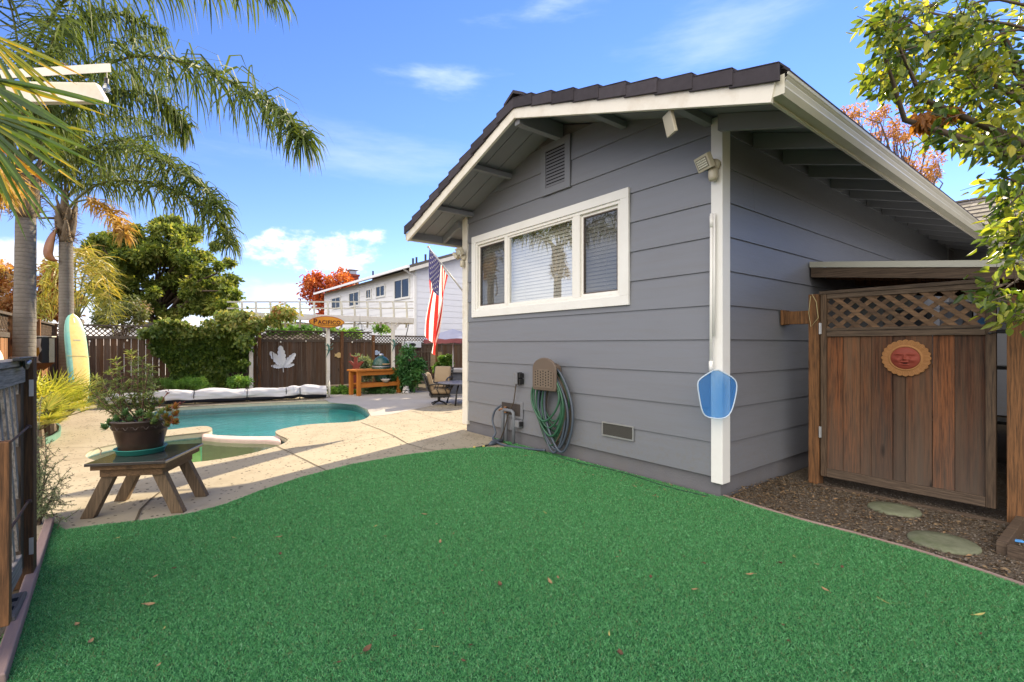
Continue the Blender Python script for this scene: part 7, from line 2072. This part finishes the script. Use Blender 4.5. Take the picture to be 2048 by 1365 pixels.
# plants in the pot
def pot_plant():
    rg = np.random.default_rng(9); c = pz0 + Vector((0, 0, .20)); YP = (c - CAM).dot(Vector((FW[0], FW[1], 0)))
    mb = MB(); P = []; Dr = []; T = []
    tips = [(230, 722), (240, 740), (262, 708), (272, 745), (285, 718), (298, 735), (300, 760), (310, 775), (205, 765), (190, 758), (178, 778), (195, 790), (215, 790), (228, 765), (250, 770), (282, 770), (295, 790), (312, 800), (208, 810), (240, 800), (265, 800), (185, 800), (270, 725), (305, 745), (220, 745)]
    for x, y in tips:
        e = D(x, y, YP + rg.uniform(-.13, .13)); b = c + Vector((rg.uniform(-.06, .06), rg.uniform(-.06, .06), 0))
        m1 = b.lerp(e, .45) + Vector((rg.uniform(-.02, .02), rg.uniform(-.02, .02), -.02)); cv = spline([b, m1, e], 12)
        mb.tube(cv, [.0065 * (1 - .55 * i / 12) for i in range(13)], 6)
        d0 = (cv[12] - cv[10]).normalized()
        for i in range(6, 13):
            p = cv[i]; t = (cv[i] - cv[i - 1]).normalized()
            for k in range(9 if i < 12 else 22):
                a = rg.uniform(0, 2 * math.pi); s = t.orthogonal().normalized(); s2 = t.cross(s)
                P.append((p + t * rg.uniform(-.012, .012))[:]); Dr.append((s * math.cos(a) + s2 * math.sin(a) + t * rg.uniform(.1, .8))[:]); T.append(rg.random() * .7 + (.25 if i > 10 else 0))
    mb.build('stems', paint('succulent_stem', (.13, .075, .05), .7, .2, .3), pot, True); n = len(P)
    foliage('leaves', leafmat('spurge_leaf', [(0, (.10, .15, .05)), (.5, (.21, .27, .085)), (.9, (.36, .37, .12)), (1, (.44, .38, .14))], .3, .45), pot, P, Dr, np.tile([0, 0, 1.], (n, 1)) + rg.normal(size=(n, 3)) * .3, .054 * rg.uniform(.6, 1.2, n), .0088 * rg.uniform(.8, 1.2, n), np.clip(T, 0, 1), shape='oval', curl=.1)
    # rosettes spilling over the rim
    P = []; Dr = []; T = []; N = []
    ros = [(318, 835, .05), (328, 845, .05), (335, 828, .045), (310, 848, .055), (345, 838, .05), (300, 855, .05), (320, 815, .04), (338, 850, .045), (350, 826, .04), (290, 845, .05), (262, 850, .05), (275, 838, .05), (235, 850, .045), (222, 858, .04), (250, 838, .05), (305, 830, .05), (280, 858, .045), (215, 865, .035), (330, 860, .04), (347, 855, .04), (240, 862, .04), (300, 842, .05)]
    for x, y, r in ros:
        p = D(x, y - 6, YP - rg.uniform(.02, .16)); up = Vector((rg.normal() * .3, rg.normal() * .3, 1)) + (p - c) * 1.5; up.normalize(); s = up.orthogonal().normalized(); s2 = up.cross(s)
        for k in range(34):
            a = k * 2.4; t = k / 34
            P.append((p + up * .02 * (1 - t))[:]); Dr.append(((s * math.cos(a) + s2 * math.sin(a)) * (.35 + .75 * t) + up * (1.0 - .85 * t))[:]); T.append((.3 + .65 * ((x - 290) / 60) + rg.normal() * .12)); N.append(up[:])
    n = len(P)
    foliage('rosette_leaves', leafmat('aeonium_leaf', [(0, (0.112, 0.210, 0.083)), (.5, (0.180, 0.255, 0.083)), (.8, (0.300, 0.225, 0.060)), (1, (0.390, 0.150, 0.045))], .25, .4), pot, P, Dr, N, .046 * rg.uniform(.7, 1.15, n), .019, np.clip(T, 0, 1), shape='oval', curl=-.15)
    mb = MB()
    for x0, y0, x1, y1 in ((318, 815, 336, 784), (345, 838, 362, 806)):
        a, b = D(x0, y0, YP - .05), D(x1, y1, YP - .05); mb.tube([a, (a + b) / 2 + Vector((.01, 0, .01)), b], .003, 5)
        for k in range(7): mb.lathe([(0, 0), (.006, .004), (0, .010)], b + Vector(rg.normal(size=3)) * .012, 6)
    mb.build('flower_stalk', paint('red_stalk', (.18, .05, .035), .6), pot)
pot_plant()
# tree with large bright leaves close by at the right
def near_tree():
    B = gd(2420, 2.9); th = thing('leafy_tree', 'tree with large sunlit yellow-green leaves hanging in at the upper right', 'tree', B)
    spec = [(1850, 60, 90, 70, 22), (1980, 60, 90, 80, 24), (1770, 60, 40, 60, 9), (1790, 140, 40, 50, 9), (1900, 160, 90, 60, 20), (2020, 200, 70, 90, 24), (1960, 280, 60, 50, 12), (2030, 350, 50, 70, 14), (2010, 440, 40, 60, 8), (2040, 520, 30, 60, 8), (1985, 590, 24, 24, 5), (2035, 620, 26, 24, 5), (1745, 150, 22, 40, 4), (1870, 240, 40, 34, 6), (2120, 150, 70, 140, 14), (2110, 420, 50, 140, 8), (1925, 285, 26, 20, 4)]
    cl = px_clumps(spec, 2.9, .55, .07, .15, 15)
    mb = MB(); F0 = D(2330, 480, 2.95); limbs(mb, B, F0, cl, .11, rng, 10)
    tips_ = [(1760, 100), (1800, 200), (1900, 230), (1960, 320), (2000, 430), (1980, 600), (2030, 640), (1850, 60), (1930, 120)]
    for x, y in tips_:
        e = D(x, y, 2.9 + rng.uniform(-.3, .3)); m1 = D((x + 2150) / 2, y - 60, 2.95); cv = spline([D(2260, y * .6 + 60, 3.0), m1, e], 10); mb.tube(cv[:10], [.012 * (1 - .8 * i / 10) for i in range(10)], 6)
    for c, r in cl:
        for _ in range(3):
            e = c + Vector(rng.normal(size=3)) * r * .45; mb.tube([c + Vector((RT[0], RT[1], .3)) * .08, c, e], [.004, .003, .0015], 4)
    mb.build('trunk', m_bark, th, True)
    P, d = clump_points(rng, cl, 17, .15); n = len(P)
    Dr = d * .5 + rng.normal(size=(n, 3)) * .5 + np.array([-RT[0] * .5, -RT[1] * .5, -.55]); N = rng.normal(size=(n, 3)) * .8 + np.array([0, 0, .6])
    k = rng.random(len(cl)).repeat(17)
    foliage('crown', m_near, th, P, Dr, N, .066 * rng.uniform(.55, 1.35, n), .033 * rng.uniform(.75, 1.2, n), np.clip(k * .45 + rng.random(n) * .6, 0, 1), shape='oval', fold=.14, curl=.22)
    # one withered orange cluster
    cl2 = px_clumps([(1845, 238, 20, 14, 5), (1890, 215, 16, 10, 3)], 2.75, .04, .03, .05, 16)
    P, d = clump_points(rng, cl2, 16, .2); n = len(P); Dr = d * .3 + rng.normal(size=(n, 3)) * .25 + np.array([0, 0, -1.])
    foliage('withered_leaves', leafmat('withered_leaf', [(0, (.22, .08, .02)), (1, (.45, .20, .045))], .45), th, P, Dr, rng.normal(size=(n, 3)), .075, .03, rng.random(n), shape='oval', curl=.3)
near_tree()
# fallen leaves, mulch and litter
m_dry = [paint('dry_leaf_tan', (.30, .20, .10), .8, .15, .25, 20), paint('dry_leaf_brown', (.13, .075, .045), .8, .15, .25, 20), paint('dry_leaf_yellow', (.40, .36, .12), .7, .2, .2, 20)]
def leaf_shape(name, L, Wd, curl, mat):
    mb = MB(); vs = []; fs = []
    for i in range(6):
        t = i / 5; w = Wd * math.sin(math.pi * min(1, t * .92 + .06)) / 2
        z = curl * (t - .5) ** 2 * 4 * L * .3 + .002
        vs += [Vector((t * L - L / 2, -w, z + abs(curl) * w * .7)), Vector((t * L - L / 2, 0, z)), Vector((t * L - L / 2, w, z + abs(curl) * w * .7))]
    for i in range(5):
        for j in range(2): fs.append((i * 3 + j, i * 3 + j + 1, (i + 1) * 3 + j + 1, (i + 1) * 3 + j))
    mb.add(vs, fs); mb.tube([Vector((-L / 2, 0, .004)), Vector((-L * .75, .004, .006))], .0012, 4)
    return mb.build(name, mat, None)
protos = [leaf_shape('fallen_leaf', .050, .020, .5, m_dry[0]), leaf_shape('fallen_leaf', .040, .024, .8, m_dry[1]), leaf_shape('fallen_leaf', .046, .012, .3, m_dry[2])]
labs = ['dry tan leaf lying on the green turf', 'curled dark brown leaf lying on the green turf', 'narrow yellowish leaf lying on the green turf']
spots = []
big_px = [(735, 1300, 1), (180, 1285, 0), (155, 1250, 0), (1770, 1205, 2), (1650, 1180, 0), (1560, 1128, 1), (850, 1030, 0), (880, 1085, 0), (1100, 1165, 0), (300, 1210, 0), (560, 1075, 0), (1000, 1170, 1), (1500, 1150, 0), (1240, 1310, 1), (1960, 1230, 2)]
for x, y, k in big_px: spots.append((G(x, y, .022), k))
nbig = len(spots)
rl = np.random.default_rng(77)
while len(spots) < 110:
    x, y = rl.uniform(80, 2040), rl.uniform(905, 1345)
    p = G(x, y, .022)
    if rl.random() < .45: p = Vector((rl.uniform(-2.2, 0), -rl.uniform(.05, .5), .022))
    if inpoly(np.array([[p.x, p.y]]), turf_poly)[0]: spots.append((p, int(rl.choice([0, 0, 0, 1, 1, 2]))))
used = set()
for i_, (p, k) in enumerate(spots):
    if k in used: o = protos[k].copy(); COL.objects.link(o)
    else: o = protos[k]; used.add(k)
    o.location = p; o.rotation_euler = (rl.uniform(-.3, .3), rl.uniform(-.3, .3), rl.uniform(0, 6.28)); s = rl.uniform(.8, 1.15) if i_ < nbig else rl.uniform(.3, .75); o.scale = (s, s, s)
    setp(o, labs[k], 'leaf', ['tan dry leaves on the turf', 'brown dry leaves on the turf', 'yellow dry leaves on the turf'][k])
def litter():
    rg = np.random.default_rng(6); n = 6500
    P = np.column_stack([rg.uniform(.0, 2.6, n), rg.uniform(-.35, 1.1, n)])
    k = inpoly(P, dirt_poly) & (rg.random(n) < np.clip(1.1 - P[:, 0] * .38, .22, 1)); P = P[k]; n = len(P)
    P2 = np.column_stack([rg.uniform(-9, -3, 900), rg.uniform(-5.5, 2, 900)]); P2 = P2[~inpoly(P2, deck_outer) | inpoly(P2, deck_outer) & (rg.random(900) < .0)]
    n = len(P); heap = .05 * np.exp(-((P[:, 0] - .10) / .18) ** 2 - ((P[:, 1] - .30) / .5) ** 2)
    P3 = np.column_stack([P, heap * rg.random(n) + .0]); a = rg.uniform(0, 6.28, n)
    Dr = np.column_stack([np.cos(a), np.sin(a), rg.normal(size=n) * .25]); N = np.tile([0, 0, 1.], (n, 1)) + rg.normal(size=(n, 3)) * .3
    o = foliage('leaf_litter', leafmat('litter', [(0, (.05, .035, .025)), (.5, (.14, .09, .05)), (.9, (.26, .18, .10)), (1, (.34, .20, .10))], .1, .8), None, P3, Dr, N, rg.uniform(.012, .045, n), rg.uniform(.006, .018, n), rg.random(n), shape='simple')
    setp(o, 'brown leaf litter and wood chips on the dirt by the gate', kind='stuff')
    m = 5200; Q = np.column_stack([rg.uniform(.0, 2.9, m), rg.uniform(-.5, 1.25, m)]); Q = Q[inpoly(Q, dirt_poly)]; m = len(Q)
    r = rg.uniform(.003, .009, m); V = []; Fc = []; base = np.array([[1, 0, 0], [-1, 0, 0], [0, 1, 0], [0, -1, 0], [0, 0, .7], [0, 0, -.7]], float); fo = np.array([[0, 2, 4], [2, 1, 4], [1, 3, 4], [3, 0, 4], [2, 0, 5], [1, 2, 5], [3, 1, 5], [0, 3, 5]])
    th_ = rg.uniform(0, 6.28, m); c_, s_ = np.cos(th_), np.sin(th_)
    rot = np.stack([np.stack([c_, -s_, 0 * c_], 1), np.stack([s_, c_, 0 * c_], 1), np.stack([0 * c_, 0 * c_, 0 * c_ + 1], 1)], 1)
    V = np.einsum('nij,kj->nki', rot, base) * r[:, None, None] * np.array([1, .75, 1]) + np.column_stack([Q, np.full(m, 0.0)])[:, None, :]
    Fc = (np.arange(m)[:, None, None] * 6 + fo[None]).reshape(-1, 3)
    o = np_mesh('gravel', V.reshape(-1, 3), Fc, np.repeat(rg.random(m), 8), paint('gravel_stone', (.16, .135, .11), .9, .15, .3, 3, tint=.6))
    setp(o, 'small gravel scattered over the dirt by the gate', kind='stuff')
litter()
